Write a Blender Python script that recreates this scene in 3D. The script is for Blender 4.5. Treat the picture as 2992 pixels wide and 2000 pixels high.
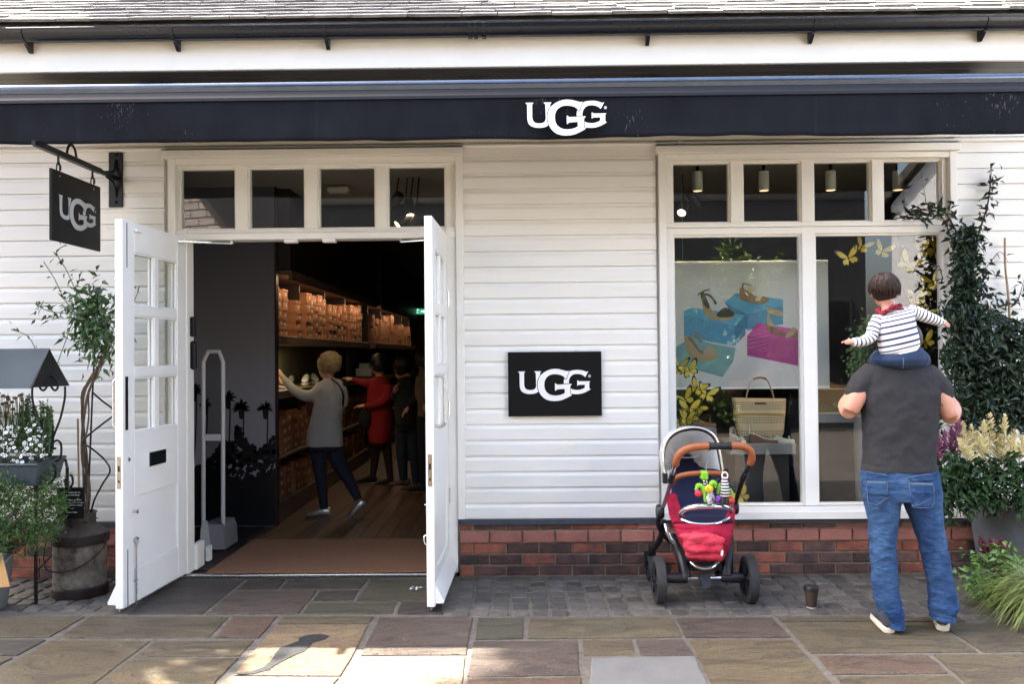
import bpy, bmesh, math, random
from mathutils import Vector, Matrix, noise
random.seed(7)
for o in list(bpy.data.objects): bpy.data.objects.remove(o)
SC = bpy.context.scene
COL = SC.collection
R = math.radians

# ------------------------------------------------------------------ camera
CAM = Vector((0, -5.9, 1.52)); FPX = 2500.0; PW, PH = 2992.0, 2000.0; KF = 2992.0 / 2346.0
def cam_basis(yaw, pitch, roll):
    cy, sy, cp, sp = math.cos(yaw), math.sin(yaw), math.cos(pitch), math.sin(pitch)
    f = Vector((sy * cp, cy * cp, sp)); r = Vector((cy, -sy, 0)); u = r.cross(f)
    cr, sr = math.cos(roll), math.sin(roll)
    return cr * r + sr * u, -sr * r + cr * u, f
CR, CU, CF = cam_basis(R(-0.54317), R(0.79795), R(-0.51752))
cd = bpy.data.cameras.new('camera'); cam = bpy.data.objects.new('camera', cd); COL.objects.link(cam)
m = Matrix.Identity(4)
for i in range(3):
    m[i][0] = CR[i]; m[i][1] = CU[i]; m[i][2] = -CF[i]; m[i][3] = CAM[i]
cam.matrix_world = m
cd.sensor_fit = 'HORIZONTAL'; cd.sensor_width = 36; cd.lens = 36 * FPX / PW; cd.clip_end = 400; cd.clip_start = .05
SC.camera = cam
SC.render.resolution_x = 1024; SC.render.resolution_y = 685

# ------------------------------------------------------------------ world, sun, exposure
SUN_EL, SUN_AZ = R(55), R(-74)      # azimuth measured from +Y (behind the shop) towards +X
w = bpy.data.worlds.new('World'); SC.world = w; w.use_nodes = True
nt = w.node_tree; sky = nt.nodes.new('ShaderNodeTexSky'); sky.sky_type = 'NISHITA'; sky.sun_disc = False
sky.sun_elevation = SUN_EL; sky.sun_rotation = SUN_AZ; sky.air_density = 1.0; sky.dust_density = 5.0; sky.ozone_density = .0
bg = nt.nodes['Background']; bg.inputs[1].default_value = 0.15
nt.links.new(sky.outputs[0], bg.inputs[0])
sl = bpy.data.lights.new('sun', 'SUN'); sl.energy = 5.0; sl.angle = R(0.5); sl.color = (1, .93, .82)
sun = bpy.data.objects.new('sun', sl); COL.objects.link(sun)
sdir = Vector((math.sin(SUN_AZ) * math.cos(SUN_EL), math.cos(SUN_AZ) * math.cos(SUN_EL), math.sin(SUN_EL)))
sun.rotation_euler = sdir.to_track_quat('Z', 'Y').to_euler(); sun.location = (3, 4, 12)
vs = SC.view_settings; vs.view_transform = 'Standard'; vs.look = 'None'; vs.gamma = 1; vs.use_curve_mapping = False
vs.exposure = 2.92
SC.render.engine = 'CYCLES'
SC.cycles.max_bounces = 7; SC.cycles.diffuse_bounces = 4; SC.cycles.glossy_bounces = 4; SC.cycles.transmission_bounces = 8; SC.cycles.transparent_max_bounces = 12
SC.cycles.caustics_reflective = False; SC.cycles.caustics_refractive = False

# ------------------------------------------------------------------ picture -> place
def ray(u, v): return CR * ((u - PW / 2) / FPX) - CU * ((v - PH / 2) / FPX) + CF
def P(u, v, y=0.0):
    d = ray(u, v); return CAM + d * ((y - CAM.y) / d.y)
def F(u, v, y=0.0): return P(u * KF, v * KF, y)          # 2346-wide view
def G(u, v, z=0.0):
    d = ray(u, v); return CAM + d * ((z - CAM.z) / d.z)
def FX(u, v, x):
    d = ray(u * KF, v * KF); return CAM + d * ((x - CAM.x) / d.x)

# ------------------------------------------------------------------ mesh builder
class MB:
    def __init__(s): s.v = []; s.f = []; s.uv = {}
    def add(s, vs, fs):
        o = len(s.v); s.v += [tuple(p) for p in vs]; s.f += [tuple(i + o for i in f) for f in fs]; return o
    def box(s, a, b):
        x0, y0, z0 = a; x1, y1, z1 = b
        s.add([(x0,y0,z0),(x1,y0,z0),(x1,y1,z0),(x0,y1,z0),(x0,y0,z1),(x1,y0,z1),(x1,y1,z1),(x0,y1,z1)],
              [(3,2,1,0),(4,5,6,7),(0,1,5,4),(1,2,6,5),(2,3,7,6),(3,0,4,7)]); return s
    def rbox(s, a, b, c=.004):          # box with chamfered long edges, all 12
        x0,y0,z0=a; x1,y1,z1=b
        bm=bmesh.new(); bmesh.ops.create_cube(bm,size=1)
        for p in bm.verts: p.co=Vector(((x0+x1)/2+p.co.x*(x1-x0),(y0+y1)/2+p.co.y*(y1-y0),(z0+z1)/2+p.co.z*(z1-z0)))
        bmesh.ops.bevel(bm,geom=list(bm.edges),offset=c,segments=1,affect='EDGES',profile=.5)
        bm.verts.ensure_lookup_table(); s.add([p.co[:] for p in bm.verts],[[q.index for q in f.verts] for f in bm.faces]); bm.free(); return s
    def prism(s, poly, d):              # poly: list of 3D points (planar), d: extrusion vector
        d = Vector(d); n = len(poly); a = [Vector(p) for p in poly]; b = [p + d for p in a]
        s.add(a + b, [tuple(range(n))[::-1], tuple(range(n, 2*n))] + [(i, (i+1) % n, n + (i+1) % n, n + i) for i in range(n)]); return s
    def bar(s, a, b, wx, wy, up=(0,0,1)):
        a, b = Vector(a), Vector(b); t = (b - a).normalized(); up = Vector(up)
        if abs(t.dot(up)) > .98: up = Vector((0, 1, 0))
        r = t.cross(up).normalized(); u = r.cross(t)
        q = [r*sx*wx/2 + u*sy*wy/2 for sx, sy in ((-1,-1),(1,-1),(1,1),(-1,1))]
        s.add([a+p for p in q] + [b+p for p in q], [(0,1,2,3)[::-1],(4,5,6,7)] + [(i,(i+1)%4,4+(i+1)%4,4+i) for i in range(4)]); return s
    def tube(s, pts, rad, n=8, cap=True, closed=False, flat=1.0):
        pts = [Vector(p) for p in pts]; k = len(pts)
        if not isinstance(rad, (list, tuple)): rad = [rad]*k
        rings = []; ref = None
        for i, p in enumerate(pts):
            if closed: t = pts[(i+1)%k] - pts[i-1]
            else: t = pts[min(i+1,k-1)] - pts[max(i-1,0)]
            if t.length < 1e-9: t = Vector((0,0,1))
            t.normalize()
            if ref is None:
                ref = Vector((0,0,1)) if abs(t.z) < .9 else Vector((1,0,0))
            r = t.cross(ref)
            if r.length < 1e-5: r = t.cross(Vector((0,1,.1)))
            r.normalize(); u = r.cross(t).normalized(); ref = u
            rings.append([p + (r*math.cos(2*math.pi*j/n) + u*flat*math.sin(2*math.pi*j/n))*rad[i] for j in range(n)])
        o = len(s.v); s.v += [tuple(p) for rr in rings for p in rr]
        for i in range(k if closed else k-1):
            for j in range(n):
                a = o+i*n; b = o+((i+1)%k)*n
                s.f.append((a+j, a+(j+1)%n, b+(j+1)%n, b+j))
        if cap and not closed:
            s.f.append(tuple(o+j for j in range(n))[::-1]); s.f.append(tuple(o+(k-1)*n+j for j in range(n)))
        return s
    def lathe(s, c, prof, n=24, axis='z', a0=0, a1=2*math.pi):
        c = Vector(c); o = len(s.v); full = abs(a1-a0-2*math.pi) < 1e-6; m_ = n if full else n+1
        for r, h in prof:
            for j in range(m_):
                a = a0+(a1-a0)*j/n; x, y = r*math.cos(a), r*math.sin(a)
                p = {'z': (x,y,h), 'y': (x,h,y), 'x': (h,x,y)}[axis]; s.v.append(tuple(c + Vector(p)))
        for i in range(len(prof)-1):
            for j in range(n):
                j2 = (j+1)%m_ if full else j+1
                s.f.append((o+i*m_+j, o+i*m_+j2, o+(i+1)*m_+j2, o+(i+1)*m_+j))
        return s
    def rings(s, rr, cap=True):          # list of equal-length vertex rings
        n = len(rr[0]); o = len(s.v); s.v += [tuple(p) for q in rr for p in q]
        for i in range(len(rr)-1):
            for j in range(n):
                f = (o+i*n+j, o+i*n+(j+1)%n, o+(i+1)*n+(j+1)%n, o+(i+1)*n+j)
                s.uv[len(s.f)] = [(j/n, i/(len(rr)-1)), ((j+1)/n, i/(len(rr)-1)), ((j+1)/n, (i+1)/(len(rr)-1)), (j/n, (i+1)/(len(rr)-1))]
                s.f.append(f)
        if cap:
            for idx, base in ((0, o), (len(rr)-1, o+(len(rr)-1)*n)):
                c = sum((Vector(p) for p in rr[idx]), Vector())/n; ci = len(s.v); s.v.append(tuple(c))
                for j in range(n): s.f.append((base+j, base+(j+1)%n, ci) if idx else (base+(j+1)%n, base+j, ci))
        return s
    def ell(s, c, rx, ry, rz, n=14, m_=9, rot=None):
        c = Vector(c); rr = []
        for i in range(1, m_):
            t = math.pi*i/m_; q = []
            for j in range(n):
                a = 2*math.pi*j/n; p = Vector((rx*math.sin(t)*math.cos(a), ry*math.sin(t)*math.sin(a), rz*math.cos(t)))
                if rot is not None: p = rot @ p
                q.append(c+p)
            rr.append(q)
        return s.rings(rr)
    def leaf(s, p, d, up, L, w, bend=.25):       # folded pointed leaf: 4 quads/tris
        p, d, up = Vector(p), Vector(d).normalized(), Vector(up)
        sd = d.cross(up)
        if sd.length < 1e-4: sd = d.cross(Vector((1,.2,.1)))
        sd.normalize(); nn = sd.cross(d)
        a = p + d*L*.45 - nn*L*bend*.15; t = p + d*L - nn*L*bend
        b = p + d*L*.4 + sd*w/2 + nn*w*.18; c = p + d*L*.4 - sd*w/2 + nn*w*.18
        s.add([p, b, t, c, a], [(0,1,4),(1,2,4),(0,4,3),(4,2,3)]); return s
    def build(s, name, mat, parent=None, smooth=None, loc=None, label=None, recalc=True):
        me = bpy.data.meshes.new(name); me.from_pydata(s.v, [], s.f)
        if s.uv:
            ul = me.uv_layers.new(name='UVMap')
            for fi, uvs in s.uv.items():
                if fi < len(me.polygons):
                    for li, q in zip(me.polygons[fi].loop_indices, uvs): ul.data[li].uv = q
        if recalc:
            bm = bmesh.new(); bm.from_mesh(me); bmesh.ops.recalc_face_normals(bm, faces=bm.faces); bm.to_mesh(me); bm.free()
        if mat is not None: me.materials.append(mat)
        if smooth is not None:
            me.polygons.foreach_set('use_smooth', [True]*len(me.polygons))
            if smooth < 179:
                bm = bmesh.new(); bm.from_mesh(me)
                for e in bm.edges:
                    if len(e.link_faces) == 2 and e.calc_face_angle(0) > R(smooth): e.smooth = False
                bm.to_mesh(me); bm.free()
        return link(name, me, parent, loc, label)
def link(name, me, parent=None, loc=None, label=None):
    o = bpy.data.objects.new(name, me); COL.objects.link(o)
    if parent is not None:
        o.parent = parent; o.matrix_parent_inverse = Matrix.Translation(-WLOC.get(parent.name, Vector()))
    if loc is not None: o.location = loc
    if label: o['label'] = label
    return o
WLOC = {}
def thing(name, label, cat, loc=(0,0,0), group=None):
    o = bpy.data.objects.new(name, None); COL.objects.link(o); o.location = loc; o.empty_display_size = .1
    WLOC[o.name] = Vector(loc)
    tag(o, label, cat, group); return o
def tag(o, label, cat, group=None, kind=None):
    if label: o['label'] = label
    if cat: o['category'] = cat
    if group: o['group'] = group
    if kind: o['kind'] = kind
    return o
def struct(o): o['kind'] = 'structure'; return o
def stuff(o): o['kind'] = 'stuff'; return o
def copy_tree(o, parent=None, delta=None):
    c = o.copy(); COL.objects.link(c)
    if parent is not None: c.parent = parent
    for ch in o.children: copy_tree(ch, c)
    return c
def noise3(p): return noise.noise(Vector(p))
def catmull(pts, sub=6, closed=False):
    pts = [Vector(p) for p in pts]; n = len(pts); out = []
    for i in range(n if closed else n-1):
        if closed: p0,p1,p2,p3 = pts[i-1],pts[i],pts[(i+1)%n],pts[(i+2)%n]
        else: p0,p1,p2,p3 = pts[max(i-1,0)],pts[i],pts[i+1],pts[min(i+2,n-1)]
        for k in range(sub):
            t = k/sub; out.append(.5*((2*p1)+(p2-p0)*t+(2*p0-5*p1+4*p2-p3)*t*t+(3*p1-p0-3*p2+p3)*t**3))
    if not closed: out.append(pts[-1])
    return out
def lerp_list(vals, sub):               # linear resample for radii along a catmull curve
    out = []
    for i in range(len(vals)-1):
        for k in range(sub): out.append(vals[i]+(vals[i+1]-vals[i])*k/sub)
    return out+[vals[-1]]

# ------------------------------------------------------------------ materials
def lin(c):
    return tuple(((x/255)/12.92 if x/255 <= .04045 else ((x/255+.055)/1.055)**2.4) for x in c)+(1,)
MATS = {}
def M(name, col, rough=.5, metal=0., var=0., vscale=3., bump=0., bscale=60., spec=.5, trans=0., alpha=1., rgb=False, dark=None,
      stretch=None, objvar=0., sheen=0., coat=0., ior=1.45, emit=None, estr=0., sss=0., detail=6., fold=None):
    if name in MATS: return MATS[name]
    mt = bpy.data.materials.new(name); mt.use_nodes = True; n = mt.node_tree.nodes; l = mt.node_tree.links
    b = n['Principled BSDF']; c = lin(col) if rgb else tuple(col)+(1,)
    b.inputs['Base Color'].default_value = c; b.inputs['Roughness'].default_value = rough; b.inputs['Metallic'].default_value = metal
    b.inputs['Specular IOR Level'].default_value = spec; b.inputs['IOR'].default_value = ior
    b.inputs['Transmission Weight'].default_value = trans; b.inputs['Alpha'].default_value = alpha
    b.inputs['Sheen Weight'].default_value = sheen; b.inputs['Coat Weight'].default_value = coat
    if sss: b.inputs['Subsurface Weight'].default_value = sss; b.inputs['Subsurface Radius'].default_value = (.02,.008,.004)
    if emit: b.inputs['Emission Color'].default_value = tuple(emit)+(1,); b.inputs['Emission Strength'].default_value = estr
    geo = n.new('ShaderNodeNewGeometry'); vec = geo.outputs['Position']
    if stretch:
        mp = n.new('ShaderNodeMapping'); mp.inputs['Scale'].default_value = stretch; l.new(vec, mp.inputs['Vector']); vec = mp.outputs[0]
    last = None
    if var > 0:
        tx = n.new('ShaderNodeTexNoise'); tx.inputs['Scale'].default_value = vscale; tx.inputs['Detail'].default_value = detail; tx.inputs['Roughness'].default_value = .62
        l.new(vec, tx.inputs['Vector'])
        rp = n.new('ShaderNodeMapRange'); rp.inputs[1].default_value = .3; rp.inputs[2].default_value = .7; l.new(tx.outputs['Fac'], rp.inputs[0])
        mx = n.new('ShaderNodeMix'); mx.data_type = 'RGBA'
        d = (lin(dark) if rgb else tuple(dark)+(1,)) if dark else tuple(x*(1-var) for x in c[:3])+(1,)
        mx.inputs[6].default_value = d; mx.inputs[7].default_value = c; l.new(rp.outputs[0], mx.inputs[0]); last = mx.outputs[2]
        rr = n.new('ShaderNodeMapRange'); rr.inputs[3].default_value = min(1,rough*1.15); rr.inputs[4].default_value = rough*.85
        l.new(tx.outputs['Fac'], rr.inputs[0]); l.new(rr.outputs[0], b.inputs['Roughness'])
    if objvar > 0:
        oi = n.new('ShaderNodeObjectInfo'); hs = n.new('ShaderNodeHueSaturation')
        mr = n.new('ShaderNodeMapRange'); mr.inputs[3].default_value = 1-objvar; mr.inputs[4].default_value = 1+objvar; l.new(oi.outputs['Random'], mr.inputs[0]); l.new(mr.outputs[0], hs.inputs['Value'])
        if last is not None: l.new(last, hs.inputs['Color'])
        else: hs.inputs['Color'].default_value = c
        last = hs.outputs[0]
    if last is not None: l.new(last, b.inputs['Base Color'])
    if bump > 0:
        t2 = n.new('ShaderNodeTexNoise'); t2.inputs['Scale'].default_value = bscale; t2.inputs['Detail'].default_value = 5; l.new(vec, t2.inputs['Vector'])
        bp = n.new('ShaderNodeBump'); bp.inputs['Strength'].default_value = bump; bp.inputs['Distance'].default_value = .01; l.new(t2.outputs['Fac'], bp.inputs['Height']); l.new(bp.outputs[0], b.inputs['Normal'])
    if fold:
        fs, fsc, fst = fold; mp2 = n.new('ShaderNodeMapping'); mp2.inputs['Scale'].default_value = fst; l.new(geo.outputs['Position'], mp2.inputs[0])
        t3 = n.new('ShaderNodeTexNoise'); t3.inputs['Scale'].default_value = fsc; t3.inputs['Detail'].default_value = 3; t3.inputs['Distortion'].default_value = 1.2; l.new(mp2.outputs[0], t3.inputs[0])
        b3 = n.new('ShaderNodeBump'); b3.inputs['Strength'].default_value = fs; b3.inputs['Distance'].default_value = .03; l.new(t3.outputs[0], b3.inputs['Height'])
        if bump > 0: l.new(bp.outputs[0], b3.inputs['Normal'])
        l.new(b3.outputs[0], b.inputs['Normal'])
    MATS[name] = mt; return mt
def nodes(mt): return mt.node_tree.nodes, mt.node_tree.links, mt.node_tree.nodes['Principled BSDF']

WHITE = M('white_paint', (.82,.80,.748), .42, var=.07, vscale=5, bump=.05, bscale=35, stretch=(.5,1,1))
BOARDW = M('white_boards', (.82,.80,.748), .45, var=.09, vscale=3.5, bump=.09, bscale=24, stretch=(.25,1,2.2), objvar=.025)
DOORW = M('white_gloss', (.80,.79,.76), .33, var=.05, vscale=4, bump=.03, bscale=40)
BLACK = M('black_metal', (.007,.0075,.0095), .42, spec=.35, var=.4, vscale=30, bump=.05, bscale=120)
SIGNB = M('sign_black', (.0045,.005,.0068), .4, var=.3, vscale=8, spec=.22)
SIGNW = M('sign_white', (.85,.85,.84), .5, var=.04, vscale=14)
SIGNG = M('sign_grey', (.42,.43,.44), .5, var=.06, vscale=14)
LEAD = M('lead_flashing', (.035,.042,.055), .55, var=.5, vscale=26, bump=.25, bscale=60)
CHROME = M('chrome', (.82,.82,.82), .09, 1.0)
STEEL = M('brushed_steel', (.55,.55,.54), .28, 1.0, var=.1, vscale=60)
BRASS = M('lock_plate', (.45,.38,.28), .4, 1.0, var=.4, vscale=50)
GLASS = None
def glass_mat(name, tint=(1,1,1), rough=0.0):
    mt = bpy.data.materials.new(name); mt.use_nodes = True; n = mt.node_tree.nodes; l = mt.node_tree.links
    n.remove(n['Principled BSDF']); out = n['Material Output']
    tr = n.new('ShaderNodeBsdfTransparent'); tr.inputs[0].default_value = tint+(1,)
    gl = n.new('ShaderNodeBsdfGlossy'); gl.inputs['Roughness'].default_value = rough; gl.inputs[0].default_value = (1,1,1,1)
    fr = n.new('ShaderNodeFresnel'); fr.inputs[0].default_value = 1.52
    mu = n.new('ShaderNodeMath'); mu.operation = 'MULTIPLY'; l.new(fr.outputs[0], mu.inputs[0])
    ge = n.new('ShaderNodeNewGeometry'); iv = n.new('ShaderNodeMath'); iv.operation = 'SUBTRACT'; iv.inputs[0].default_value = 1.75; iv.use_clamp = False
    bf = n.new('ShaderNodeMath'); bf.operation = 'MULTIPLY'; bf.inputs[1].default_value = 1.75; l.new(ge.outputs['Backfacing'], bf.inputs[0]); l.new(bf.outputs[0], iv.inputs[1]); l.new(iv.outputs[0], mu.inputs[1])
    mx = n.new('ShaderNodeMixShader'); l.new(mu.outputs[0], mx.inputs[0]); l.new(tr.outputs[0], mx.inputs[1]); l.new(gl.outputs[0], mx.inputs[2]); l.new(mx.outputs[0], out.inputs[0])
    return mt
GLASS = glass_mat('window_glass', (.93,.95,.94))

# ================================================================== GROUND
def flag_mat():
    mt = bpy.data.materials.new('sandstone_flag'); mt.use_nodes = True; n, l, b = nodes(mt)
    geo = n.new('ShaderNodeNewGeometry'); oi = n.new('ShaderNodeObjectInfo')
    ad = n.new('ShaderNodeVectorMath'); ad.operation = 'ADD'; sc = n.new('ShaderNodeVectorMath'); sc.operation = 'SCALE'; sc.inputs['Scale'].default_value = 40
    cx = n.new('ShaderNodeCombineXYZ'); l.new(oi.outputs['Random'], cx.inputs[0]); l.new(oi.outputs['Random'], cx.inputs[1]); l.new(cx.outputs[0], sc.inputs[0])
    l.new(geo.outputs['Position'], ad.inputs[0]); l.new(sc.outputs[0], ad.inputs[1])
    mp = n.new('ShaderNodeMapping'); mp.inputs['Scale'].default_value = (1.1, 2.8, 1); mp.inputs['Rotation'].default_value = (0,0,.35); l.new(ad.outputs[0], mp.inputs[0])
    n1 = n.new('ShaderNodeTexNoise'); n1.inputs['Scale'].default_value = 2.1; n1.inputs['Detail'].default_value = 8; n1.inputs['Roughness'].default_value = .6; n1.inputs['Distortion'].default_value = 1.6; l.new(mp.outputs[0], n1.inputs[0])
    n2 = n.new('ShaderNodeTexNoise'); n2.inputs['Scale'].default_value = 70; n2.inputs['Detail'].default_value = 4; l.new(ad.outputs[0], n2.inputs[0])
    mul = n.new('ShaderNodeMix'); mul.data_type = 'RGBA'; mul.blend_type = 'MULTIPLY'; mul.inputs[0].default_value = 1
    rp = n.new('ShaderNodeValToRGB'); e = rp.color_ramp.elements
    e[0].position = .3; e[0].color = (.55,.57,.62,1); e[1].position = .72; e[1].color = (1.38,1.28,1.12,1)
    x = e.new(.46); x.color = (.95,.92,.9,1); x = e.new(.58); x.color = (1.03,1.06,1.03,1)
    l.new(n1.outputs[0], rp.inputs[0]); l.new(oi.outputs['Color'], mul.inputs[6]); l.new(rp.outputs[0], mul.inputs[7])
    # slate-like veins and speckle
    m2 = n.new('ShaderNodeMix'); m2.data_type = 'RGBA'; m2.blend_type = 'MULTIPLY'; m2.inputs[0].default_value = 1
    r2 = n.new('ShaderNodeMapRange'); r2.inputs[1].default_value = .35; r2.inputs[2].default_value = .65; r2.inputs[3].default_value = .72; r2.inputs[4].default_value = 1.2; l.new(n2.outputs[0], r2.inputs[0])
    l.new(mul.outputs[2], m2.inputs[6]); l.new(r2.outputs[0], m2.inputs[7]); l.new(m2.outputs[2], b.inputs['Base Color'])
    b.inputs['Roughness'].default_value = .62; b.inputs['Specular IOR Level'].default_value = .4
    # riven relief: stepped contour ridges
    mr = n.new('ShaderNodeMath'); mr.operation = 'MULTIPLY'; mr.inputs[1].default_value = 7; l.new(n1.outputs[0], mr.inputs[0])
    sn = n.new('ShaderNodeMath'); sn.operation = 'SNAP'; sn.inputs[1].default_value = 1; l.new(mr.outputs[0], sn.inputs[0])
    fr = n.new('ShaderNodeMath'); fr.operation = 'FRACT'; l.new(mr.outputs[0], fr.inputs[0])
    pw = n.new('ShaderNodeMath'); pw.operation = 'POWER'; pw.inputs[1].default_value = 9; l.new(fr.outputs[0], pw.inputs[0])
    s1 = n.new('ShaderNodeMath'); s1.operation = 'ADD'; l.new(sn.outputs[0], s1.inputs[0]); l.new(pw.outputs[0], s1.inputs[1])
    s2 = n.new('ShaderNodeMath'); s2.operation = 'MULTIPLY_ADD'; s2.inputs[1].default_value = .35; l.new(n2.outputs[0], s2.inputs[0]); l.new(s1.outputs[0], s2.inputs[2])
    bp = n.new('ShaderNodeBump'); bp.inputs['Strength'].default_value = .9; bp.inputs['Distance'].default_value = .006; l.new(s2.outputs[0], bp.inputs['Height']); l.new(bp.outputs[0], b.inputs['Normal'])
    return mt
FLAG = flag_mat()
MORTAR = M('paving_mortar', (.14,.122,.098), .9, var=.45, vscale=18, bump=.7, bscale=90)
CONC = M('concrete_slab', (.135,.134,.13), .8, var=.22, vscale=5, bump=.25, bscale=50)
SETT = M('granite_sett', (.105,.095,.083), .62, var=.45, vscale=22, bump=.6, bscale=55, objvar=.35)
def far_ground():
    mt = bpy.data.materials.new('far_paving'); mt.use_nodes = True; n, l, b = nodes(mt)
    geo = n.new('ShaderNodeNewGeometry'); br = n.new('ShaderNodeTexBrick'); br.inputs['Scale'].default_value = 1; br.inputs['Brick Width'].default_value = .85; br.inputs['Row Height'].default_value = .5
    br.inputs['Mortar Size'].default_value = .012; br.inputs['Color1'].default_value = (.115,.095,.07,1); br.inputs['Color2'].default_value = (.09,.078,.062,1); br.inputs['Mortar'].default_value = (.18,.16,.13,1)
    l.new(geo.outputs['Position'], br.inputs[0]); nz = n.new('ShaderNodeTexNoise'); nz.inputs['Scale'].default_value = 6; nz.inputs['Detail'].default_value = 8
    l.new(geo.outputs['Position'], nz.inputs[0]); mx = n.new('ShaderNodeMix'); mx.data_type = 'RGBA'; mx.blend_type = 'MULTIPLY'; mx.inputs[0].default_value = .6
    l.new(br.outputs[0], mx.inputs[6]); l.new(nz.outputs[0], mx.inputs[7]); l.new(mx.outputs[2], b.inputs['Base Color']); b.inputs['Roughness'].default_value = .75
    return mt
g = MB(); g.add([(-60,-60,-.06),(60,-60,-.06),(60,60,-.06),(-60,60,-.06)], [(0,1,2,3)])
struct(g.build('ground', far_ground()))
pv = MB().box((-4.2,-2.75,-.058),(4.6,.0,-.007)).build('pavement', MORTAR); struct(pv)

TONES = {'g':(.083,.067,.042), 'o':(.090,.069,.041), 'p':(.076,.057,.046), 'r':(.088,.058,.040), 'd':(.050,.042,.034), 'k':(.066,.060,.041), 't':(.155,.112,.068), 'l':(.22,.172,.112)}  # t and l lightened past the stone itself to boost the sunlit patch
def jag(poly, amp, step=.05):
    out = []
    for i in range(len(poly)):
        a, b = poly[i], poly[(i+1) % len(poly)]; k = max(1, int((b-a).length/step)); nn = Vector((-(b-a).y, (b-a).x, 0)).normalized()
        for j in range(k):
            p = a+(b-a)*j/k; q = noise3((p.x*9, p.y*9, i*.3))+.6*noise3((p.x*31, p.y*31, 5)); out.append(p + nn*q*amp)
    return out
def flagstone(pts, tone, inset=.008, mat=None, dz=None):
    c = sum(pts, Vector())/len(pts)
    pp = []
    n = len(pts)
    for i in range(n):                                 # inset along both edge normals
        a, b, d = pts[i-1], pts[i], pts[(i+1) % n]
        n1 = Vector((-(b-a).y, (b-a).x, 0)).normalized(); n2 = Vector((-(d-b).y, (d-b).x, 0)).normalized()
        if n1.dot(c-b) < 0: n1 = -n1
        if n2.dot(c-b) < 0: n2 = -n2
        pp.append(b + (n1+n2)*inset)
    dz = random.uniform(-.0025, .0025) if dz is None else dz
    top = jag(pp, .005); lo = [Vector((p.x, p.y, -.02)) for p in top]
    mid = [Vector((p.x, p.y, dz-.0025)) for p in top]
    ins = [p + (c-p).normalized()*.006 + Vector((0,0,dz)) for p in top]
    mb = MB(); k = len(top); o = mb.add(lo+mid+ins, [])
    for r in (0, 1):
        for i in range(k): mb.f.append((r*k+i, r*k+(i+1) % k, (r+1)*k+(i+1) % k, (r+1)*k+i))
    mb.f.append(tuple(range(2*k, 3*k)))
    o = mb.build('paving_stone', mat or FLAG, pv)
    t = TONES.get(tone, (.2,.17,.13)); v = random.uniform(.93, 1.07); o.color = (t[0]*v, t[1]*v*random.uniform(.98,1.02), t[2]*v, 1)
    return o
def zD(x, y): return G(480+x/2.9325, 1560+y/2.9325)
def zL(x, y): return G(x/2.346, 1780+y/2.346)
def zR(x, y): return G(1000+x/2.346, 1780+y/2.346)
def zS(x, y): return G(1992+x/2.346, 1780+y/2.346)
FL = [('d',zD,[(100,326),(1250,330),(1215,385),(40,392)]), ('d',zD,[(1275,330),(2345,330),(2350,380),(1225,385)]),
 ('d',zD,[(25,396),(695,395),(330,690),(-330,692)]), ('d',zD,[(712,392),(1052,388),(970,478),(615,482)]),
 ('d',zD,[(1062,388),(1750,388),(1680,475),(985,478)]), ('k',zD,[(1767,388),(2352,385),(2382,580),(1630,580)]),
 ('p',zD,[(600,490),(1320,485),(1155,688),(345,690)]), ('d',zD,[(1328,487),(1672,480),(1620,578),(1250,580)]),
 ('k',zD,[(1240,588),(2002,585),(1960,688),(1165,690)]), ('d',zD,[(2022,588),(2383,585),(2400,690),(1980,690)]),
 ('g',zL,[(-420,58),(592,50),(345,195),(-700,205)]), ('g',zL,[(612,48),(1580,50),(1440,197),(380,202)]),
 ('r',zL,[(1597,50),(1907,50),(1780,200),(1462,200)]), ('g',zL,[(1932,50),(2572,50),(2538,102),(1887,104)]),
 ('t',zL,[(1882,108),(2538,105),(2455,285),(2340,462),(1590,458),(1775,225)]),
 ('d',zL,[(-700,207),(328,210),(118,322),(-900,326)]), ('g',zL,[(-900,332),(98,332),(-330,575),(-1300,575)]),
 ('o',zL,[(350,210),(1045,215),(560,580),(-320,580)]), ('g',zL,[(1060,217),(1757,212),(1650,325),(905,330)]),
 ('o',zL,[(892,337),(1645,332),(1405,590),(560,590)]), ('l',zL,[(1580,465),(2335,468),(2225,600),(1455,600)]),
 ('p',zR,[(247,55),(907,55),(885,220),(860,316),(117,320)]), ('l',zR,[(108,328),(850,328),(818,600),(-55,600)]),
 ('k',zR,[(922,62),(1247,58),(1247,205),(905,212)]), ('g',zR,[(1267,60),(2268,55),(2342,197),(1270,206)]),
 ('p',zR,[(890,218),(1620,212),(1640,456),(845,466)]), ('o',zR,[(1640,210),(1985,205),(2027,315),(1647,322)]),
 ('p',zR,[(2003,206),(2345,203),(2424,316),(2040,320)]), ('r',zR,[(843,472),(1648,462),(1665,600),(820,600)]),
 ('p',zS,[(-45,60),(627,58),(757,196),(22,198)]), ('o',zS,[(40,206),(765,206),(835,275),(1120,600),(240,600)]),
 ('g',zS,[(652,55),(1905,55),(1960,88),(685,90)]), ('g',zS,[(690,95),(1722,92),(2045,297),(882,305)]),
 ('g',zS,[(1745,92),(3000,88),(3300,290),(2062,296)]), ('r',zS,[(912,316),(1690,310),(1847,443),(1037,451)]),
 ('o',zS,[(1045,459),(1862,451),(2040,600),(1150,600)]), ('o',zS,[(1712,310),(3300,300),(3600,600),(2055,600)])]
for t, z, pts in FL: flagstone([z(*p) for p in pts], t)
flagstone([zR(1692,336), zR(2425,322), zR(2560,600), zR(1672,600)], 'c', mat=CONC, inset=.012, dz=.003)
STAIN = M('wet_stain', (.026,.026,.027), .75, var=.6, vscale=45, bump=.3, bscale=80)
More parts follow.
